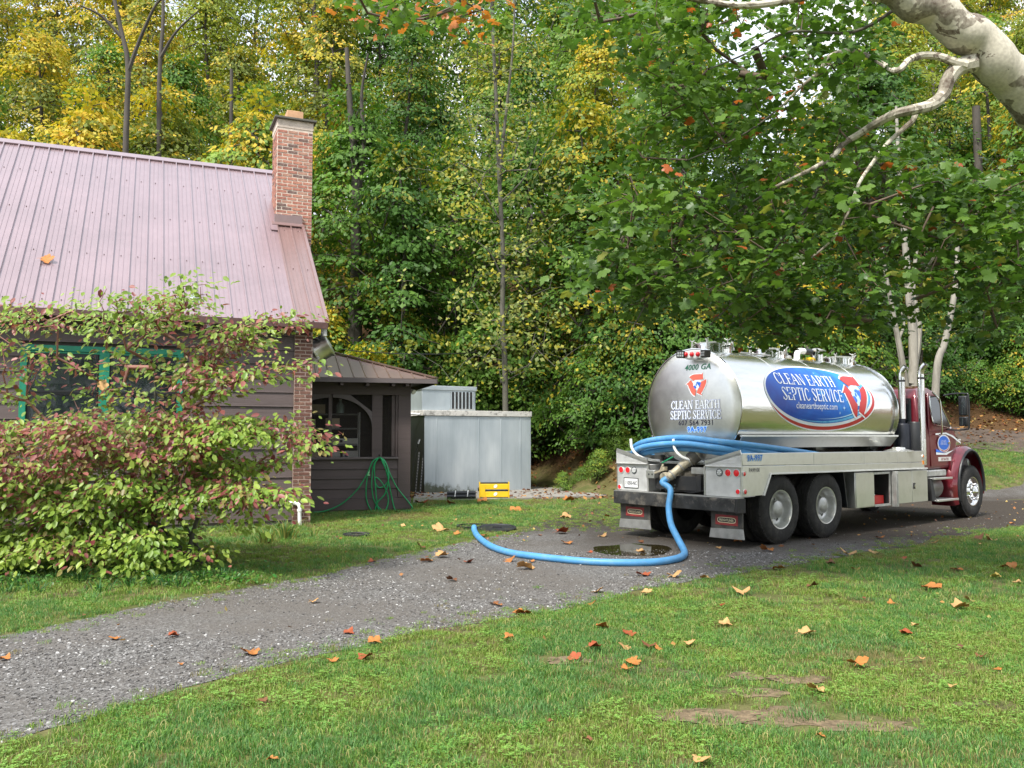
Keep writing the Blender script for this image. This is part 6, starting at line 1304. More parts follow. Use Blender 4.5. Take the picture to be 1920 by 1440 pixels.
for sg in (-1, 1):
    secs = []
    for i in range(15):
        a = R(-28+ i*(208+22)/14-0); ang_ = R(205-i*(205+12)/14); r0, r1 = .62, .80
        ex = 1.0 if i < 14 else 1
        cx_, cz_ = 7.78, .62; ri = .60; ro = .78 if i > 4 else .92-.02*i; 
        cx_ = 7.76; zi, xi = cz_+.74*math.sin(ang_), cx_+.585*math.cos(ang_); zo, xo = cz_+.85*math.sin(ang_), cx_+(.66+.10*(i < 5))*math.cos(ang_)
        secs.append([(xi, sg*.70, zi), (xi, sg*1.17, zi), (xi+(xo-xi)*.3, sg*1.185, zi+(zo-zi)*.3), (xi+(xo-xi)*.8, sg*1.13, zi+(zo-zi)*.8), (xo, sg*1.03, zo), (xo, sg*.70, zo), (xi, sg*.70, zi)])
    fd = loft('fender', secs, 'red_paint', tk)
    q = MB(); q.tube([(7.76+.585*math.cos(R(a)), sg*1.19, .62+.74*math.sin(R(a))) for a in range(200, -14, -8)], .028, 8); q.build('fender_flare', M['black'], fd)
    B('headlight', [(8.14, 8.30, min(sg*.70, sg*.98), max(sg*.70, sg*.98), 1.0, 1.22)], 'clear_lens', fd, .03)
    q = MB(); q.add([(7.30, sg*.75, 1.15), (7.30, sg*1.10, 1.15), (7.16, sg*1.12, .42), (7.16, sg*.75, .42), (7.10, sg*.75, 1.15), (7.08, sg*1.09, 1.15), (7.08, sg*1.10, .42), (7.08, sg*.75, .42)], [(0, 1, 2, 3), (4, 7, 6, 5), (1, 5, 6, 2), (0, 4, 5, 1)]); q.build('cowl_side', M['red_paint'], fd)
q = MB(); q.lathe([(.05, 0), (.05, .03), (.001, .035)], (7.75, -.96, 1.56), (0, 0, 1), 12); q.build('hood_latch', M['steel_bright'], hood)
# steps
st_ = B('step_unit', [(6.10, 6.86, -1.17, -.72, .82, .845), (6.14, 7.02, -1.20, -.72, .40, .425)], 'alum_dull', tk, .005); B('tread_strip', [(6.10, 6.88, -1.21, -1.171, .81, .85), (6.16, 7.05, -1.24, -1.201, .39, .43)], 'alum', st_, .005)
q = MB(); q.add([(6.02, -1.16, .84), (6.12, -1.16, .84), (6.20, -1.19, .41), (6.04, -1.19, .41), (6.02, -.7, .84), (6.12, -.7, .84), (6.20, -.7, .41), (6.04, -.7, .41)], [(0, 1, 2, 3), (4, 7, 6, 5), (1, 5, 6, 2), (0, 3, 7, 4)]); q.build('step_side', M['frame_dark'], st_)
q = MB(); q.lathe([(.001, -.55), (.20, -.55), (.23, -.50), (.23, .42), (.20, .47), (.001, .47)], (6.35, -.84, .64), (1, 0, 0), 28); q.build('fuel_tank', mat('dull_fuel_tank', (.24, .24, .22), .45, .7, var=.2), tk)
B('cab_sill', [(5.98, 6.86, -1.10, -.7, .87, .99)], 'alum_dull', tk, .02)
# exhaust stacks behind the cab
def stack(x, y, z0, z1, r_, tip=True):
    q = MB(); q.tube([(x, y, z0), (x, y, z1-.16)], r_, 20); s_ = q.build('exhaust_stack', M['steel_bright'], tk)
    if tip: q = MB(); q.tube(curve([(x, y, z1-.16), (x, y, z1-.06), (x, y-.02, z1+.03), (x, y-.10, z1+.12)], 5), r_*.95, 18, cap=False); q.build('curved_tip', M['steel_bright'], s_); q = MB(); q.lathe([(.001, 0), (r_*.93, 0)], (x, y-.088, z1+.106), (0, -.66, .75), 18); q.build('pipe_mouth', M['black'], s_)
    q = MB(); q.tube([(x, y, z1-.17), (x, y, z1-.13)], r_*1.08, 18); q.build('clamp', M['frame_dark'], s_); return s_
stack(5.74, -.80, 1.98, 2.86, .066); stack(5.86, -1.12, 1.10, 2.90, .062)
q = MB()
for k in range(46): z_ = 1.60+k*.02; q.box(5.80+.02, 5.86, -1.187, -1.180, z_, z_+.008)
hsd = q.build('heat_shield_slots', M['frame_dark'], tk); hsd['kind'] = 'stuff'
q = MB(); q.lathe([(.001, 0), (.15, 0), (.16, .02), (.16, .74), (.15, .76), (.06, .78), (.06, .86), (.001, .86)], (5.72, -.80, 1.12), (0, 0, 1), 26); q.build('muffler', mat('dark_blue_black', (.012, .014, .022), .35, var=.2), tk)
q = MB(); q.lathe([(.001, 0), (.13, 0), (.14, .02), (.14, .88), (.13, .90), (.001, .90)], (5.86, -.98, 1.02), (0, 0, 1), 26); q.build('filter_canister', M['black'], tk)
q = MB(); q.tube(curve([(6.36, -1.10, 2.50), (6.44, -1.16, 2.40), (6.52, -1.17, 2.30), (6.56, -1.17, 1.75), (6.58, -1.10, 1.66)], 5), .016, 8); q.build('grab_handle', M['steel_bright'], tk)
# mirror on its loop frame
mx, my = 7.02, -1.34
q = MB(); q.tube(curve([(7.05, -1.00, 2.46), (7.05, -1.2, 2.49), (7.03, -1.42, 2.48), (7.02, -1.49, 2.42), (7.02, -1.49, 1.86), (7.03, -1.42, 1.78), (7.06, -1.2, 1.77), (7.08, -1.04, 1.78)], 5), .016, 8); mr_ = q.build('mirror_frame', M['black'], tk)
B('mirror', [(7.00, 7.08, -1.46, -1.30, 2.05, 2.44)], 'black', mr_, .02); B('mirror_glass', [(6.994, 6.999, -1.44, -1.32, 2.07, 2.42)], 'glass_dark', mr_, 0); B('mirror', [(7.00, 7.08, -1.46, -1.30, 1.84, 2.03)], 'black', mr_, .02); B('mirror_glass', [(6.994, 6.999, -1.44, -1.32, 1.86, 2.01)], 'glass_dark', mr_, 0)
# --- discharge plumbing at the rear
pm = MB(); pm.tube([(.40, -.10, 1.0), (.12, -.02, 1.0)], .13, 20); pm.lathe([(.15, -.02), (.15, .02)], (.20, -.05, 1.0), (-1, .3, 0), 20); pipe = pm.build('discharge_pipe', M['fitting_dark'], tk)
q = MB(); q.lathe([(.075, 0), (.075, .28), (.10, .28), (.10, .32), (.085, .33), (.085, .40)], (.30, -.25, .86), (-.2, .95, .1), 20); q.build('valve_body', M['fitting_dark'], pipe)
q = MB(); q.lathe([(.001, -.01), (.082, 0), (.088, .03), (.088, .07), (.062, .10), (.062, .26)], (-.10, .16, .985), (.9, -.15, .12), 22); q.build('capped_outlet', M['fitting'], pipe)
q = MB(); q.tube(curve([(.14, -.40+.52, 1.30), (.06, .10-.18, 1.25)], 2), .1, 8) if False else None
q.lathe([(.082, 0), (.082, .10), (.070, .12), (.062, .34), (.070, .36), (.070, .44), (.056, .46)], (.18, -.17*1, 1.29), (-.55, .50, -.62), 22) ; q.build('hose_coupler', M['fitting'], pipe)
q = MB(); q.lathe([(.11, -.05), (.11, .07), (.09, .09)], (.22, -.20, 1.32), (-.55, .50, -.62), 20); q.build('flange', M['fitting_dark'], pipe)
for k, (d, r_) in enumerate(((.05, .092), (.20, .076), (.38, .078))): a_ = Vector((-.55, .50, -.62)).normalized(); q = MB(); q.lathe([(r_, -.01), (r_+.006, 0), (r_, .01)], Vector((.18, -.17, 1.29))+a_*d, a_, 20); q.build('hose_clamp', M['alum_dull'], pipe)
q = MB(); q.bar((.02, .28, 1.22), (-.02, .02, 1.32), .03, .02); q.build('valve_handle', M['handle_green'], pipe, .006); q = MB(); q.bar((.0, .30, 1.10), (.02, .26, 1.20), .03, .03); q.box(-.02, .05, .20, .27, 1.10, 1.16); q.bar((-.04, .38, 1.06), (-.03, .18, 1.12), .04, .03); q.build('cam_lever', M['fitting'], pipe)
B('pump_housing', [(.24, .40, -.50, -.12, .86, 1.16)], 'fitting_dark', tk, .04); B('bracket_plate', [(.12, .16, -.52, -.22, 1.06, 1.16)], 'alum_dull', tk, .005)
ob2 = B('outlet_box', [(-.04, .06, .40, .57, .97, 1.10)], 'alum', tk, .006); B('socket', [(-.046, -.041, .43, .45, 1.02, 1.045), (-.046, -.041, .50, .52, 1.02, 1.045)], 'black', ob2, 0)
for i in range(3): q = MB(); q.lathe([(.014, 0), (.014, .02), (.001, .022)], (-.02, -.02+.015*i, .88-.045*i), (-1, .2, 0), 10); q.build('bolt_head', M['steel_bright'], tk)
# hooks for the spare hose
for y0 in (.88, -.03):
    q = MB(); q.tube(curve([(.34, y0-.26, 1.24), (.18, y0-.20, 1.26), (.02, y0-.10, 1.32), (-.03, y0, 1.44), (-.02, y0+.04, 1.60)], 6), .022, 9); q.build('hose_hook', M['pvc'], tk)
# ================================================================== HOSES
TM = Matrix.Translation(TR0) @ Matrix.Rotation(TY, 4, 'Z')
def ribbed(pts, r_, name, m, par=None, loc=None, step=.012):
    P_ = resample(curve(pts, 14), step); rr = [r_+(.0016 if i % 2 else -.0016) for i in range(len(P_))]; q = MB(); q.tube(P_, rr, 14); return q.build(name, M[m], par)
hl = []
sp_root = empty('spare_hose', TR0+Vector((0, 0, 1.4)), TY, 'blue ribbed suction hose coiled over the hooks behind the tank', 'hose')
for i, (yl, zt, xo, zr, xf) in enumerate(((1.02, 1.60, .06, 1.40, 2.35), (1.00, 1.51, .00, 1.28, 1.95), (.98, 1.43, .12, 1.26, 1.35), (.96, 1.59, .16, 1.31, 2.1))):
    z = lambda q_: q_-1.4
    p = [(xf, -1.06+.03*(i % 2), z(1.20+.09*(i < 2)+.05*(i == 0))), (xf*.6+.1, -1.08+.05*(i % 3), z(zr+.02)), (.45, -1.00+.04*(i % 2), z((zr+zt)/2+.02)), (xo+.04, -.70, z(zt-.03)), (xo-.02, -.2, z(zt+.02)), (xo, .35, z(zt)), (xo+.02, .75, z(zt-.06)), (xo+.12, yl, z(zt-.15)), (xo+.34, yl+.05, z(zt-.22)), (.75, yl+.02, z(1.24)), (1.4, yl+.05, z(1.21))]
    ribbed(p, .046, 'hose_loop', 'hose_blue', sp_root, step=.012)
# the working hose: from the coupler down to the ground and away to the open tank hole
a_ = Vector((-.55, .50, -.62)).normalized(); c0 = Vector((.18, -.17, 1.29))+a_*.46; w0 = TM @ c0; w1 = TM @ (c0+a_*.12)
hp = [w0, w1]
hp += [at(1257, 918, w1.y-.10), at(1254, 950, w1.y-.30), at(1258, 982, w1.y-.65), at(1270, 1008, w1.y-1.15)]
g_ = [gr(1283, 1034, .055), gr(1279, 1043, .05), gr(1262, 1049, .05), gr(1225, 1054, .048), gr(1160, 1055, .048), gr(1090, 1052, .048), gr(1010, 1044, .048), gr(955, 1036, .048), gr(920, 1024, .048), gr(898, 1008, .05), gr(890, 996, .05), gr(889, 989, .08)]
print('hose', [tuple(round(c, 2) for c in p) for p in hp], g_[0])
hs_ = empty('suction_hose', gr(1283, 1034), 0, 'long light blue hose running from the truck valve along the gravel to the tank hole', 'hose'); O = hs_.location
last = g_[-1]; g_.append(Vector((hc.x, hc.y, -.15)))
ribbed([p-O for p in hp+g_], .047, 'hose_body', 'hose_blue', hs_, step=.013)
q = MB(); q.tube([w0-a_*.02-O, w0+a_*.05-O], .054, 16); q.build('cuff', M['alum_dull'], hs_)
# ================================================================== LEAF SHAPES
def place_leaves(shape, faces, C, N, D, S, cols):
    """shape (k,3): x along the leaf, y across, z up; one per row of C"""
    N = N/(np.linalg.norm(N, axis=1, keepdims=True)+1e-9); D = D-N*np.sum(D*N, 1, keepdims=True); D /= np.linalg.norm(D, axis=1, keepdims=True)+1e-9; W = np.cross(N, D)
    sh = np.asarray(shape); v = C[:, None]+(D[:, None]*sh[None, :, 0:1]+W[:, None]*sh[None, :, 1:2]+N[:, None]*sh[None, :, 2:3])*S[:, None, None]
    k = len(sh); f = (np.arange(len(C))*k)[:, None, None]+np.asarray(faces)[None]
    return v.reshape(-1, 3), f.reshape(-1, np.asarray(faces).shape[1]), np.repeat(cols, k, axis=0)
OVATE = [(0, 0, 0), (.30, .26, -.02), (.68, .24, -.07), (1.0, 0, -.22), (.68, -.24, -.07), (.30, -.26, -.02), (.30, 0, -.09), (.68, 0, -.15)]
OV_F = [(0, 1, 2, 7), (7, 2, 3, 6), (0, 7, 4, 5), (6, 3, 4, 7)]
OV_F = [(0, 6, 1, 1), ] and [(0, 6, 2, 1), (6, 7, 3, 2), (0, 5, 4, 6), (6, 4, 3, 7)]
def lobed(n_l=5, seed=0, curl=.22, jag=.0):
    r = np.random.default_rng(seed); P_ = [(0, 0)]; ang = (-128, -62, 0, 62, 128); ln = (.42, .60, .68, .60, .42); out = []
    for i in range(5):
        a = R(ang[i]); L = ln[i]*r.uniform(.9, 1.1)
        if i: b = R((ang[i]+ang[i-1])/2); out.append((math.cos(b)*.44, math.sin(b)*.44))
        out.append((math.cos(a-.40)*L*.82, math.sin(a-.40)*L*.82)); out.append((math.cos(a)*L, math.sin(a)*L)); out.append((math.cos(a+.40)*L*.82, math.sin(a+.40)*L*.82))
    out.append((-.10, .03)); out.insert(0, (-.10, -.03))
    pts = [(0, 0, 0)]+[(x, y, -curl*(x*x+y*y)*1.6+r.normal(0, .035+jag)) for x, y in out]
    n = len(pts)-1; return np.array(pts), np.array([(0, 1+i, 1+(i+1) % n) for i in range(n)])
# ================================================================== THE DOGWOOD SHRUB
rs_ = np.random.default_rng(77)
SB = Vector((-4.35, 10.9, 0)); shrub = empty('dogwood_shrub', SB, 0, 'large spreading shrub with yellow green and maroon leaves in front of the house window', 'shrub')
def pip(poly, px, py): return inside(np.array(poly), np.array(px), np.array(py))
mass = [(-220, 830), (-60, 790), (60, 800), (180, 775), (300, 790), (370, 790), (440, 815), (500, 835), (470, 870), (450, 900), (490, 945), (470, 985), (440, 1015), (410, 1040), (330, 1060), (250, 1075), (150, 1060), (60, 1055), (-60, 1075), (-220, 1085)]
T = []
while len(T) < 760:
    px = rs_.uniform(-220, 600); py = rs_.uniform(770, 1100)
    if px > 260 and mnoise.noise(Vector((px*.016, py*.03, 7.7))) < -.10: continue
    if pip(mass, [px], [py])[0]: T.append(tuple(at(px, py, rs_.uniform(9.7, 12.2))))
sprays = [[(250, 800), (262, 700), (290, 620), (330, 560), (368, 528)], [(240, 790), (230, 690), (205, 630), (160, 590), (150, 578)], [(230, 700), (260, 640), (290, 590), (300, 548)], [(180, 800), (110, 740), (60, 680), (10, 600)], [(110, 740), (60, 700), (-20, 690), (-100, 640)], [(100, 620), (60, 600), (20, 590), (-60, 600)], [(180, 720), (130, 640), (90, 605), (45, 590)],
          [(280, 790), (330, 740), (380, 690), (440, 640), (500, 612), (545, 598)], [(300, 800), (380, 750), (450, 715), (500, 695), (545, 680)], [(330, 720), (400, 680), (450, 650), (480, 640)], [(340, 700), (390, 640), (430, 615), (470, 605)], [(350, 830), (430, 800), (500, 815), (560, 830), (605, 822)], [(400, 800), (470, 798), (530, 795), (550, 790)], [(420, 920), (480, 930), (530, 935), (550, 930)], [(300, 760), (350, 720), (420, 700)], [(220, 780), (170, 700), (120, 680), (80, 660)], [(330, 900), (430, 880), (500, 870), (545, 850)], [(200, 640), (230, 600), (260, 560), (215, 570)], [(60, 780), (20, 740), (-40, 720)], [(280, 640), (310, 600), (350, 590), (360, 560)]]
for si, P_ in enumerate(sprays):
    Y0 = 10.4+rs_.uniform(-.5, .6); c = curve([at(a, b, Y0-.25*k/len(P_)) for k, (a, b) in enumerate(P_)], 6)
    c = resample(c, .10)
    for p in c[2:]:
        for _ in range(2 if si not in (3, 4) else 1): T.append(tuple(p+Vector(rs_.normal(0, (.10, .16, .055)))))
T = np.array(T)-np.array(SB)
# thin out where the window should show
pxs = np.array([px_of(*(t+np.array(SB))) for t in T]); keep = ~((pxs[:, 1] < 770) & (rs_.random(len(T)) < .15)) & ~((pxs[:, 0] > 60) & (pxs[:, 0] < 335) & (pxs[:, 1] > 632) & (pxs[:, 1] < 775) & (rs_.random(len(T)) < .55)); T = T[keep]; pxs = pxs[keep]
roots = []
stems = MB(); sk = []
for k, (px, py, Y) in enumerate(((250, 800, 10.9), (180, 850, 10.7), (330, 850, 11), (120, 900, 10.4), (400, 930, 10.9), (60, 960, 10.6), (290, 690, 10.5), (350, 780, 10.7), (-40, 900, 10.8))):
    e = at(px, py, Y)-SB; b = Vector((rs_.uniform(-.5, .5), rs_.uniform(-.25, .25), -.05)); c = curve([b, b.lerp(e, .35)+Vector((0, 0, .25)), b.lerp(e, .7)+Vector((0, 0, .12)), e], 5); stems.tube(c, [.034*(1-.75*i/(len(c)-1)) for i in range(len(c))], 7); sk += [tuple(p) for p in c[2:]]
    
st_o = stems.build('stems', M['bark_grey'], shrub); st_o['kind'] = 'stuff'
P0, P1, R0, R1, dirs = grow(sk, None, T, rs_, .22, .05, .0032, .02); v, f = tubes_np(P0, P1, R0, R1, 4); link('twigs', npmesh('twigs', v, f, None, True), mat('dogwood_twig', (.26, .12, .09), .7), shrub)['kind'] = 'stuff'
k = 40; n = len(T); up = np.array([0, 0, 1.])
off = rs_.normal(0, 1, (n, k, 3))*np.array([.16, .14, .05]); C = T[:, None]+off
hang = rs_.random((n, k, 1)); D = off*np.array([1, 1, .3])*3+dirs[:, None]*.25+rs_.normal(0, .25, (n, k, 3)); D[..., 2] -= .35+.7*hang[..., 0]**2
N_ = up*(1.0-.5*hang)+np.array([.0, -.45, 0])+rs_.normal(0, .32, (n, k, 3)); S_ = .083*rs_.uniform(.55, 1.3, (n, k))
nz = np.array([mnoise.noise(Vector(t*1.6)) for t in T]); py = pxs[:, 1]; px = pxs[:, 0]
pr_ = np.where(py < 600, .22, np.where(py < 770, np.where(px > 330, .48, .30), np.where(py < 900, .55-.0006*np.clip(px, 0, 400), np.where(py < 960, .20, .08))))+nz*.55
isred = rs_.random((n, k)) < np.clip(pr_[:, None], .02, .9)
g = rs_.random((n, k, 1)); g2 = np.clip(rs_.random((n, 1, 1))*.6+.4*g, 0, 1)
green = np.array([.12, .23, .03])*(1-g2)+np.array([.33, .42, .07])*g2; red = np.array([.17, .035, .04])*(1-g)+np.array([.36, .13, .11])*g
mixr = rs_.random((n, k, 1)) < .3; red = np.where(mixr, (red+green)*.5, red); cols = np.where(isred[..., None], red, green)
cols = np.concatenate([cols, np.ones((n, k, 1))], 2).reshape(-1, 4)
kp = (rs_.random((n, k)) < np.where((py[:, None] < 770) | (px[:, None] > 470), .42, 1)).ravel(); v, f, t = place_leaves(OVATE, OV_F, C.reshape(-1, 3)[kp], N_.reshape(-1, 3)[kp], D.reshape(-1, 3)[kp], S_.ravel()[kp], cols[kp]); link('leaves', npmesh('leaves', v, f, t), M['leaf_tint'], shrub)['kind'] = 'stuff'
# shade plants and long grass below the shrub
def blades(name, centre_px, n, h, spread, label, cols, wid=.008, cat='plant', Ys=None, group=None):
    c = gr(*centre_px); e = empty(name, c, 0, label, cat, group); r = np.random.default_rng(int(centre_px[0])+2000); q_v = []; q_f = []; q_t = []
    for i in range(n):
        a = r.uniform(0, 6.28); d = r.random()*spread*.35; L = h*r.uniform(.5, 1.15); ln = r.uniform(.3, 1.1)*L; b = np.array([math.cos(a)*d, math.sin(a)*d, 0]); o = np.array([math.cos(a), math.sin(a), 0]); s_ = np.array([-math.sin(a), math.cos(a), 0])*wid; 
        s_ = s_ if abs(math.sin(a)) > .4 else np.array([wid, 0, 0]); kk = len(q_v); m_ = 5
        for j in range(m_+1):
            u = j/m_; p = b+o*ln*u*u*.9+np.array([0, 0, L*(u-.42*u*u*u*1.1)]); w_ = (1-u**2)*1.0+.04; q_v += [p-s_*w_, p+s_*w_]
        for j in range(m_): q_f.append((kk+2*j, kk+2*j+1, kk+2*j+3, kk+2*j+2))
        cc = np.array(cols[r.integers(len(cols))])*r.uniform(.7, 1.2); q_t += [(*cc, 1)]*(2*m_+2)
    link('blades', npmesh('blades', q_v, q_f, q_t), M['grass'], e)['kind'] = 'stuff'; return e
LGc = [(.08, .17, .04), (.13, .22, .05), (.26, .26, .07)]
for px, py, n, h, sp_, lb in ((535, 1012, 60, .52, .5, 'clump of long strap leaves beside the white drain pipe'), (500, 1020, 36, .40, .4, 'clump of arching strap leaves against the wall left of the drain pipe'), (590, 1008, 14, .30, .5, 'thin yellowing strap leaves right of the drain pipe')): blades('daylily', (px, py), n, h, sp_, lb, LGc, .009)
TG = [(.04, .12, .025), (.07, .18, .035), (.05, .15, .05)]
i = 0
for px in range(-60, 480, 34): i += 1; blades('grass_clump', (px+rt.uniform(-12, 12), 1092+rt.uniform(-8, 22)-(px > 380)*18), 26, rt.uniform(.16, .27), .45, 'tall green grass clump in the shade under the shrub', TG, .006, 'grass', group='grass clumps under the shrub')
for px in range(-80, 520, 24):
    c = gr(px+rt.uniform(-10, 10), 1080+rt.uniform(-14, 24)); e = empty('groundcover', c, 0, 'low leafy weed growing under the skirt of the shrub', 'weed', 'weeds under the shrub'); r = np.random.default_rng(px+500); n = 60
    C = r.normal(0, 1, (n, 3))*np.array([.16, .12, .05]); C[:, 2] = np.abs(C[:, 2])+.03; cc = np.stack([r.uniform(.05, .13, n), r.uniform(.12, .24, n), np.full(n, .03), np.ones(n)], 1)
    v, f, t = place_leaves(OVATE, OV_F, C, np.array([0, -.3, 1.])+r.normal(0, .4, (n, 3)), r.normal(0, 1, (n, 3)), .05*r.uniform(.6, 1.3, n), cc); link('leaves', npmesh('leaves', v, f, t), M['leaf_tint'], e)['kind'] = 'stuff'

# ================================================================== THE SYCAMORE
def mk_syc():
    m, n, b, o = new_mat('sycamore_bark'); t1 = tex(n, 'Noise', 2.4, Detail=5, Roughness=.55, Distortion=.4); t2 = tex(n, 'Noise', 4.2, Detail=6, Roughness=.6, Distortion=.6); t3 = tex(n, 'Noise', 30, Detail=4)
    c = mixc(n, ramp(n, t1.outputs['Fac'], [(.515, (0, 0, 0)), (.53, (1, 1, 1))]), (.60, .55, .45), (.20, .17, .125)); c = mixc(n, ramp(n, t2.outputs['Fac'], [(.565, (0, 0, 0)), (.575, (1, 1, 1))]), c, (.12, .085, .06))
    c = mixc(n, .25, c, ramp(n, t3.outputs['Fac'], [(.35, (.12, .10, .08)), (.65, (.7, .66, .56))])); n.links.new(c, b.inputs['Base Color']); b.inputs['Roughness'].default_value = .8
    add_bump(n, b, t1.outputs['Fac'], .5, .03); return m
M['syc'] = mk_syc()
TB = Vector((7.9, 9.6, 0)); syc = empty('sycamore_tree', TB, 0, 'old sycamore with a thick mottled pale limb arching over the yard at upper right', 'tree')
limb = [TB+Vector((0, 0, -.2)), TB+Vector((-.1, 0, 1.5)), TB+Vector((-.3, -.1, 2.8)), at(2160, 410, 9.1), at(2045, 270, 8.75), at(1965, 212, 8.6), at(1900, 150, 8.45), at(1835, 82, 8.3), at(1765, 30, 8.2), at(1690, -6, 8.1), at(1600, -40, 8.0), at(1480, -85, 7.9), at(1300, -120, 7.8)]
lp = curve(limb, 8); rad = np.interp(np.linspace(0, 12, len(lp)), [0, 1, 2, 3, 4, 5, 6, 7, 8, 9, 10, 12], [.62, .5, .42, .32, .265, .235, .22, .20, .175, .145, .11, .07])
for i, p in enumerate(lp): p += Vector((0, 0, .03*math.sin(i*.7)))
q = MB(); q.tube([p-TB for p in lp], [float(r_)*(1+.05*math.sin(i*1.1)) for i, r_ in enumerate(rad)], 20); q.build('trunk', M['syc'], syc)
sub = [([(1812, 122), (1788, 116), (1760, 106), (1730, 104), (1705, 112), (1690, 128), (1676, 132), (1655, 120), (1630, 106), (1605, 96), (1580, 95), (1552, 108), (1535, 135), (1505, 160), (1470, 195)], 8.25, .05, .012), ([(1470, 195), (1420, 235), (1360, 270), (1290, 300)], 8.35, .011, .006),
       ([(1825, 118), (1795, 128), (1778, 150), (1768, 178), (1745, 197), (1715, 205), (1680, 213), (1645, 230), (1610, 252), (1580, 270), (1565, 290), (1535, 310), (1500, 328), (1450, 352)], 8.3, .10, .014),
       ([(1718, 206), (1712, 225), (1690, 245), (1665, 268), (1640, 300), (1610, 345), (1590, 400), (1560, 450), (1500, 500)], 8.3, .035, .010),
       ([(1600, -30), (1480, 0), (1380, 10), (1260, -10), (1120, -30), (960, -40), (800, -50), (690, -30)], 8.0, .05, .012), ([(1690, 10), (1600, 60), (1480, 60), (1400, 100), (1330, 130)], 8.4, .022, .007),
       ([(2040, 290), (1960, 330), (1880, 360), (1800, 420), (1740, 500), (1720, 560)], 9.3, .04, .01), ([(1560, 290), (1520, 380), (1450, 470), (1380, 560), (1330, 610)], 8.9, .02, .007), ([(1450, 352), (1380, 400), (1300, 450), (1240, 520), (1200, 590), (1170, 650)], 8.9, .014, .005), ([(1640, 300), (1680, 400), (1650, 500), (1600, 600)], 9.1, .02, .007)]
sk = [tuple(p-TB) for p in lp[40:]]
for P_, Y, r0, r1 in sub:
    c = curve([at(a, b, Y+.5*math.sin(i*.9)*(i > 3)*.4) for i, (a, b) in enumerate(P_)], 5); q = MB(); q.tube([p-TB for p in c], [(r0+(r1-r0)*(i/(len(c)-1))**.6) for i in range(len(c))], 9); q.build('limb', M['syc'] if r0 > .03 else M['bark_grey'], syc); sk += [tuple(p-TB) for p in c[4:]]
T = []; rs_ = np.random.default_rng(19)
regions = [([(1170, 250), (1260, 150), (1480, 200), (1640, 240), (1760, 330), (1930, 330), (1990, 600), (1800, 640), (1700, 600), (1600, 655), (1480, 650), (1380, 655), (1290, 640), (1250, 600), (1180, 560), (1150, 450), (1190, 380)], 410, .16), ([(1230, -20), (1400, -30), (1700, -30), (1640, 60), (1560, 230), (1400, 260), (1260, 240), (1190, 120)], 150, .12),
           ([(640, -30), (1200, -40), (1250, 60), (1100, 70), (1000, 40), (820, 55), (650, 40)], 42, .3), ([(1090, 470), (1190, 440), (1250, 620), (1230, 690), (1150, 660), (1120, 560)], 34, .1), ([(1150, 330), (1230, 300), (1200, 440), (1130, 390)], 14, .1), ([(1700, 320), (1940, 340), (1980, 480), (1720, 520)], 40, .1), ([(1350, 560), (1640, 560), (1620, 670), (1400, 665)], 45, 0)]
for poly, cnt, th in regions:
    xs0, xs1 = min(p[0] for p in poly), max(p[0] for p in poly); y0, y1 = min(p[1] for p in poly), max(p[1] for p in poly); c = 0; tries = 0
    while c < cnt and tries < 9000:
        tries += 1; px = rs_.uniform(xs0, xs1); py = rs_.uniform(y0, y1)
        if mnoise.noise(Vector((px*.011, py*.014, 3.3))) < th-.32 or not pip(poly, [px], [py])[0]: continue
        if (px > 1240 and py > 628) or (1195 < px < 1350 and py > 585) or (1215 < px < 1660 and py > 612 and rs_.random() < .6): continue
        if 1650 < px < 1815 and py > 470 and rs_.random() < .72: continue
        if 1390 < px < 1560 and py < 120 and rs_.random() < .6: continue
        T.append(tuple(at(px, py, rs_.uniform(7.9, 11.2) if py < 560 else rs_.uniform(9, 11.4)))); c += 1
T = np.array(T)-np.array(TB); pxs = np.array([px_of(*(t+np.array(TB))) for t in T])
P0, P1, R0, R1, dirs = grow(sk, None, T, rs_, .30, -.04, .0034, .045); v, f = tubes_np(P0, P1, R0, R1, 5); link('twigs', npmesh('twigs', v, f, None, True), M['twig'], syc)['kind'] = 'stuff'
n = len(T); k = 20; off = rs_.normal(0, 1, (n, k, 3))*np.array([.23, .22, .11]); C = T[:, None]+off
N_ = np.array([0, -.12, 1.0])+rs_.normal(0, .46, (n, k, 3)); D = off*2+np.array([0, 0, -.45])+rs_.normal(0, .4, (n, k, 3)); S_ = .128*rs_.uniform(.5, 1.3, (n, k))
g = np.clip(rs_.random((n, 1, 1))*.55+.45*rs_.random((n, k, 1)), 0, 1); cols = np.array([.030, .085, .014])*(1-g)+np.array([.15, .26, .038])*g
a = rs_.random((n, k, 1)); cols = np.where(a < .012, np.array([.42, .11, .03]), cols); cols = np.where((a > .96), np.array([.24, .26, .05]), cols)
fall = ((pxs[:, 0] < 1000) & (rs_.random(n) < .3))[:, None, None]; cols = np.where(fall & (a > .4), np.array([.50, .17, .03]), cols)
cols = np.concatenate([cols, np.ones((n, k, 1))], 2).reshape(-1, 4)
V = []; F = []; Tt = []; ofs = 0; order = np.arange(n*k); Cf, Nf, Df, Sf = C.reshape(-1, 3), N_.reshape(-1, 3), D.reshape(-1, 3), S_.ravel()
for s_ in range(5):
    sh, fc = lobed(5, s_, .18+.12*s_*.5); m_ = order % 5 == s_; v, f, t = place_leaves(sh-np.array([.0, 0, 0]), fc, Cf[m_], Nf[m_], Df[m_], Sf[m_]*.85, cols[m_]); V.append(v); F.append(f+ofs); Tt.append(t); ofs += len(v)
M['leaf_syc'] = leaf_mat('leaf_sycamore', False, .38, .42, .45)
link('leaves', npmesh('leaves', np.vstack(V), np.vstack(F), np.vstack(Tt)), M['leaf_syc'], syc)['kind'] = 'stuff'

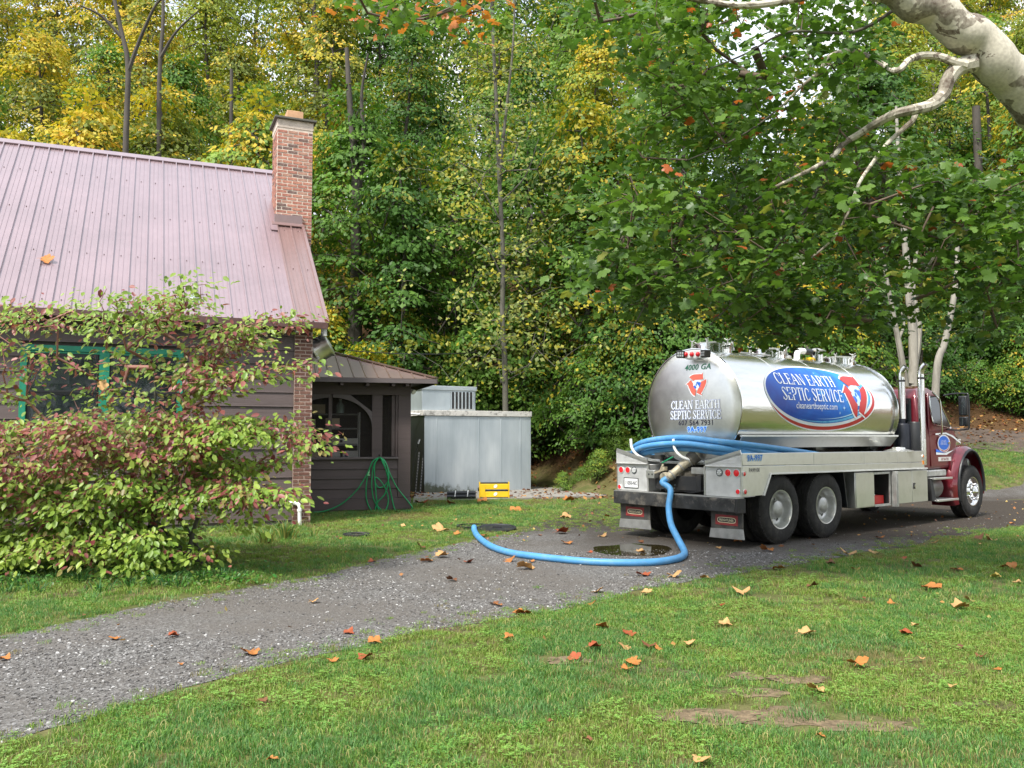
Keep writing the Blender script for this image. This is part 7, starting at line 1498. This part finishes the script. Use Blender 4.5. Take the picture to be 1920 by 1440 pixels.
# ================================================================== FALLEN LEAVES, ONE BY ONE
LC = {'orange': (.46, .18, .05), 'tan': (.56, .33, .14), 'russet': (.34, .085, .035), 'brown': (.20, .085, .04), 'yellow': (.60, .45, .12)}
_lm = {}
def fallen_mesh(col, var):
    if (col, var) not in _lm:
        r = np.random.default_rng(var*7+1); sh, fc = lobed(5, var+20, 0); ph = r.uniform(0, 6.28); amp = r.uniform(.10, .26)
        for p in sh: rr = math.hypot(p[0], p[1]); p[2] = amp*math.sin(2*math.atan2(p[1], p[0])+ph)*rr*1.1+.42*rr*rr*r.uniform(.4, 1.4)-.0
        sh[:, 2] -= sh[:, 2].min()-.02; v = [tuple(p) for p in sh]; f = [tuple(q_) for q_ in fc]
        # thickness: a second skin just below
        kk = len(v); v += [(x, y, z-.012) for x, y, z in v]; f += [tuple(i_+kk for i_ in q_[::-1]) for q_ in f[:len(fc)]]
        sv = len(v); stem = [(-.10, 0, sh[0][2]), (-.35, .03, .10), (-.55, .08, .03)]; 
        for (x, y, z) in stem: v += [(x, y-.012, z), (x, y+.012, z+.01)]
        f += [(sv, sv+1, sv+3), (sv, sv+3, sv+2), (sv+2, sv+3, sv+5), (sv+2, sv+5, sv+4)]
        c = np.array(LC[col]); t = [(*(c*r.uniform(.75, 1.2)), 1) for _ in v]; me = npmesh('fallen_leaf', v, f, t); me.materials.append(M['leaf_dry']); _lm[(col, var)] = me
    return _lm[(col, var)]
named = [(982, 1068, 44, 'tan', 'large pale tan leaf on the gravel in front of the blue hose'), (955, 1203-30*0, 24, 'orange', 'orange leaf at the lawn edge below the end of the gravel'), (1112, 1222, 34, 'russet', 'dark red curled leaf on the near lawn, left of the middle'), (1182, 1195, 34, 'russet', 'bright russet leaf on the near lawn below the hose bend'), (1290, 1213, 26, 'tan', 'small tan leaf between the red leaf and the folded tan leaf'), (1360, 1178, 32, 'tan', 'upright tan leaf on the lawn below the rear wheels'),
    (1510, 1195, 42, 'tan', 'folded two part tan leaf in the middle of the lawn'), (1608, 1255, 46, 'orange', 'big orange leaf above the bare soil patches'), (1532, 1303, 40, 'tan', 'tan leaf lying between the two bare soil patches'), (1805, 1146, 42, 'tan', 'large bright tan leaf at the right side of the lawn'), (1745, 1108, 44, 'orange', 'crumpled orange leaf pair under the front wheel end of the lawn'), (1312, 1436, 46, 'tan', 'square tan leaf at the very bottom edge of the picture'), (512, 1434, 30, 'orange', 'orange leaf at the bottom edge left of the middle'), (1175, 1263, 32, 'orange', 'orange leaf low on the near lawn'),
    (1740, 1228-0, 0, '', ''), (472, 1228, 46, 'orange', 'wide orange leaf with two raised lobes on the left gravel'), (322, 1196, 28, 'russet', 'flat russet leaf on the left gravel'), (217, 1200, 28, 'orange', 'flat orange leaf on the far left gravel'), (700, 1212, 34, 'orange', 'arched orange leaf at the lower edge of the gravel'), (652, 1190, 28, 'russet', 'thin russet leaf on the gravel above the arched one'), (622, 1246, 28, 'orange', 'orange leaf in the grass just below the gravel'), (586, 1132, 24, 'tan', 'small tan leaf on the middle of the gravel'), (340, 1248, 14, 'orange', 'tiny orange leaf on the left gravel'), (10, 1240, 26, 'orange', 'orange leaf cut by the left edge of the picture'),
    (490, 1323, 26, 'brown', 'brownish leaf sunk in the left lawn'), (980, 1153, 44, 'orange', 'crumpled orange leaf where gravel meets the lawn'), (938, 1137, 22, 'orange', 'small orange leaf on gravel above the crumpled one'), (1204, 1080, 34, 'russet', 'crumpled brown red leaf on dark soil right of the hose'), (1262, 1084, 36, 'tan', 'tan leaf on dark soil by the lawn edge, left of two'), (1322, 1086, 22, 'tan', 'tan leaf on dark soil by the lawn edge, right of two'), (1392, 1117, 40, 'tan', 'long tan leaf pair on the lawn edge'), (1212, 1117, 28, 'tan', 'tan leaf on the tip of the lawn beside the gravel'), (1352, 1140, 16, 'russet', 'small russet leaf on the lawn'), (1522, 1104, 28, 'brown', 'faded pink brown leaf on the lawn'),
    (1200, 1037, 26, 'tan', 'tan leaf floating on the puddle'), (1118, 1056, 24, 'russet', 'dark leaf against the far side of the hose'), (848, 1090-0, 26, 'brown', 'flat brown leaf on the gravel before the hose'), (826, 1046, 34, 'tan', 'pale tan leaf in the grass left of the hose'), (800, 1054, 30, 'orange', 'orange leaf in the grass beside the pale tan one'), (828, 997, 40, 'tan', 'tan crumpled leaf in the grass above the gravel'), (698, 1055, 18, 'russet', 'small russet leaf in the upper grass'), (1062, 1020, 28, 'orange', 'orange leaf on dark soil behind the hose'), (1050, 1001, 34, 'russet', 'red brown leaf between lid and bumper'), (1060, 972, 26, 'tan', 'tan leaf in thin grass behind the lid'), (1068, 941, 30, 'orange', 'orange leaf near the slab edge'), (968, 960, 34, 'orange', 'orange leaf cluster in the grass in front of the yellow frame'),
    (903, 943, 30, 'orange', 'orange leaf lying against the yellow frame'), (850, 947, 26, 'orange', 'orange leaf against the black bundle'), (790, 945, 32, 'russet', 'russet leaf by the porch corner'), (1385, 1018-0, 22, 'orange', 'orange leaf on the soil under the tank'), (1440, 1034, 32, 'orange', 'orange leaf on soil beside the rear tyre'), (1590, 1043, 36, 'tan', 'long tan leaf at the lawn edge below the tool boxes'), (1640, 1038, 24, 'tan', 'tan leaf near the lawn edge'), (1750, 1020, 20, 'tan', 'pale leaf in long grass below the step'), (1830, 1012, 30, 'brown', 'brown leaf in the grass below the front wheel'), (1650, 1010, 20, 'orange', 'yellow orange leaf on soil by the front tyre'), (1893, 1068, 34, 'orange', 'orange leaf at the right edge of the lawn, upper of the pair'), (1862, 1016, 24, 'tan', 'tan leaf in the grass near the right edge'), (1870, 1085, 26, 'yellow', 'pale yellow leaf in the right lawn'), (1795, 1070, 26, 'orange', 'orange leaf left of the pale yellow one'), (1725, 1066, 30, 'brown', 'brown leaf on the right lawn'), (1673, 1138, 20, 'orange', 'small orange leaf left of the large bright tan leaf'), (1702, 1195, 32, 'russet', 'two toned russet leaf on the right lawn'), (1714, 1180, 20, 'tan', 'small tan leaf above the two toned russet one'), (1730, 1243, 18, 'tan', 'small round tan leaf on the right lawn'), (1838, 1240, 26, 'brown', 'dark brown leaf low on the right lawn'), (1868, 1264, 20, 'orange', 'small orange leaf at the right below the brown one'), (1785, 1295, 22, 'tan', 'tan leaf pair at the lower right'), (1540, 1390, 24, 'orange', 'orange leaf beside the straw patch near the bottom'), (1035, 1362, 18, 'brown', 'small brown leaf in the near grass'), (1100, 1398, 24, 'brown', 'faded brown leaf in the near grass at the bottom'), (1606, 1070, 20, 'orange', 'orange leaf on the upper lawn'), (1560, 1060, 24, 'brown', 'brown leaf on the upper lawn'), (1460, 1068, 30, 'orange', 'crumpled orange leaf where soil meets lawn')]
c_i = 0
for i, (px, py, wpx, col, lb) in enumerate(named):
    if not wpx: continue
    p = gr(px, py); s = wpx*p.y/FPX*.80; e = link('fallen_leaf', fallen_mesh(col, i % 7)); e.location = p+Vector((0, 0, (.03 if py > 1090 and not inside(drive_poly, [p.x], [p.y])[0] else .012)))
    e.scale = (s, s, s*1.25); e.rotation_euler = (rt.uniform(-.12, .12), rt.uniform(-.12, .12), rt.uniform(0, 6.28)); tag(e, lb, 'leaf', 'fallen sycamore leaves')
WH = {'lawn': 'small dry leaf lying in the lawn grass', 'soil': 'small dry leaf lying on the gravel and soil'}
for i in range(46):
    px = rt.uniform(640, 1915); py = rt.choice([rt.uniform(950, 1060), rt.uniform(985, 1250)]); p = gr(px, py)
    if 1155 < px < 1860 and py < 1015: continue
    col = rt.choice(['orange', 'tan', 'russet', 'brown', 'brown', 'orange']); dv = bool(inside(drive_poly, [p.x], [p.y])[0]); s = rt.uniform(.07, .15); e = link('fallen_leaf', fallen_mesh(col, i % 7)); e.location = p+Vector((0, 0, .01 if dv else .025)); e.scale = (s, s, s); e.rotation_euler = (rt.uniform(-.3, .3), rt.uniform(-.3, .3), rt.uniform(0, 6.28))
    tag(e, WH['soil' if dv else 'lawn'].replace('dry', {'orange': 'orange', 'tan': 'tan', 'russet': 'russet', 'brown': 'brown'}[col]), 'leaf', 'small fallen leaves')
# leaves on roofs and one caught in the shrub
def lone(p, s, col, lb, rot=(0, 0, 0)): e = link('fallen_leaf', fallen_mesh(col, len(lb) % 7)); e.location = p; e.scale = (s, s, s); e.rotation_euler = rot; tag(e, lb, 'leaf')
def roof_pt(px, py):
    r_ = ray(px, py); n_ = Hm @ Vector((0, -sa, ca)); p0 = HW(0, E0, EZ+.04); o = Vector((0, 0, CAMH)); return o+r_*((p0-o).dot(n_)/r_.dot(n_))
lone(roof_pt(84, 487), .24, 'orange', 'rust orange leaf lying on the mauve metal roof', (.75, 0, .4)); lone(at(648, 690, 19.35), .22, 'orange', 'bright orange leaf on the porch roof', (.4, 0, .3)); lone(at(190, 722, 10.1), .13, 'tan', 'orange tan leaf caught in the shrub before the window', (1.2, .2, .3))
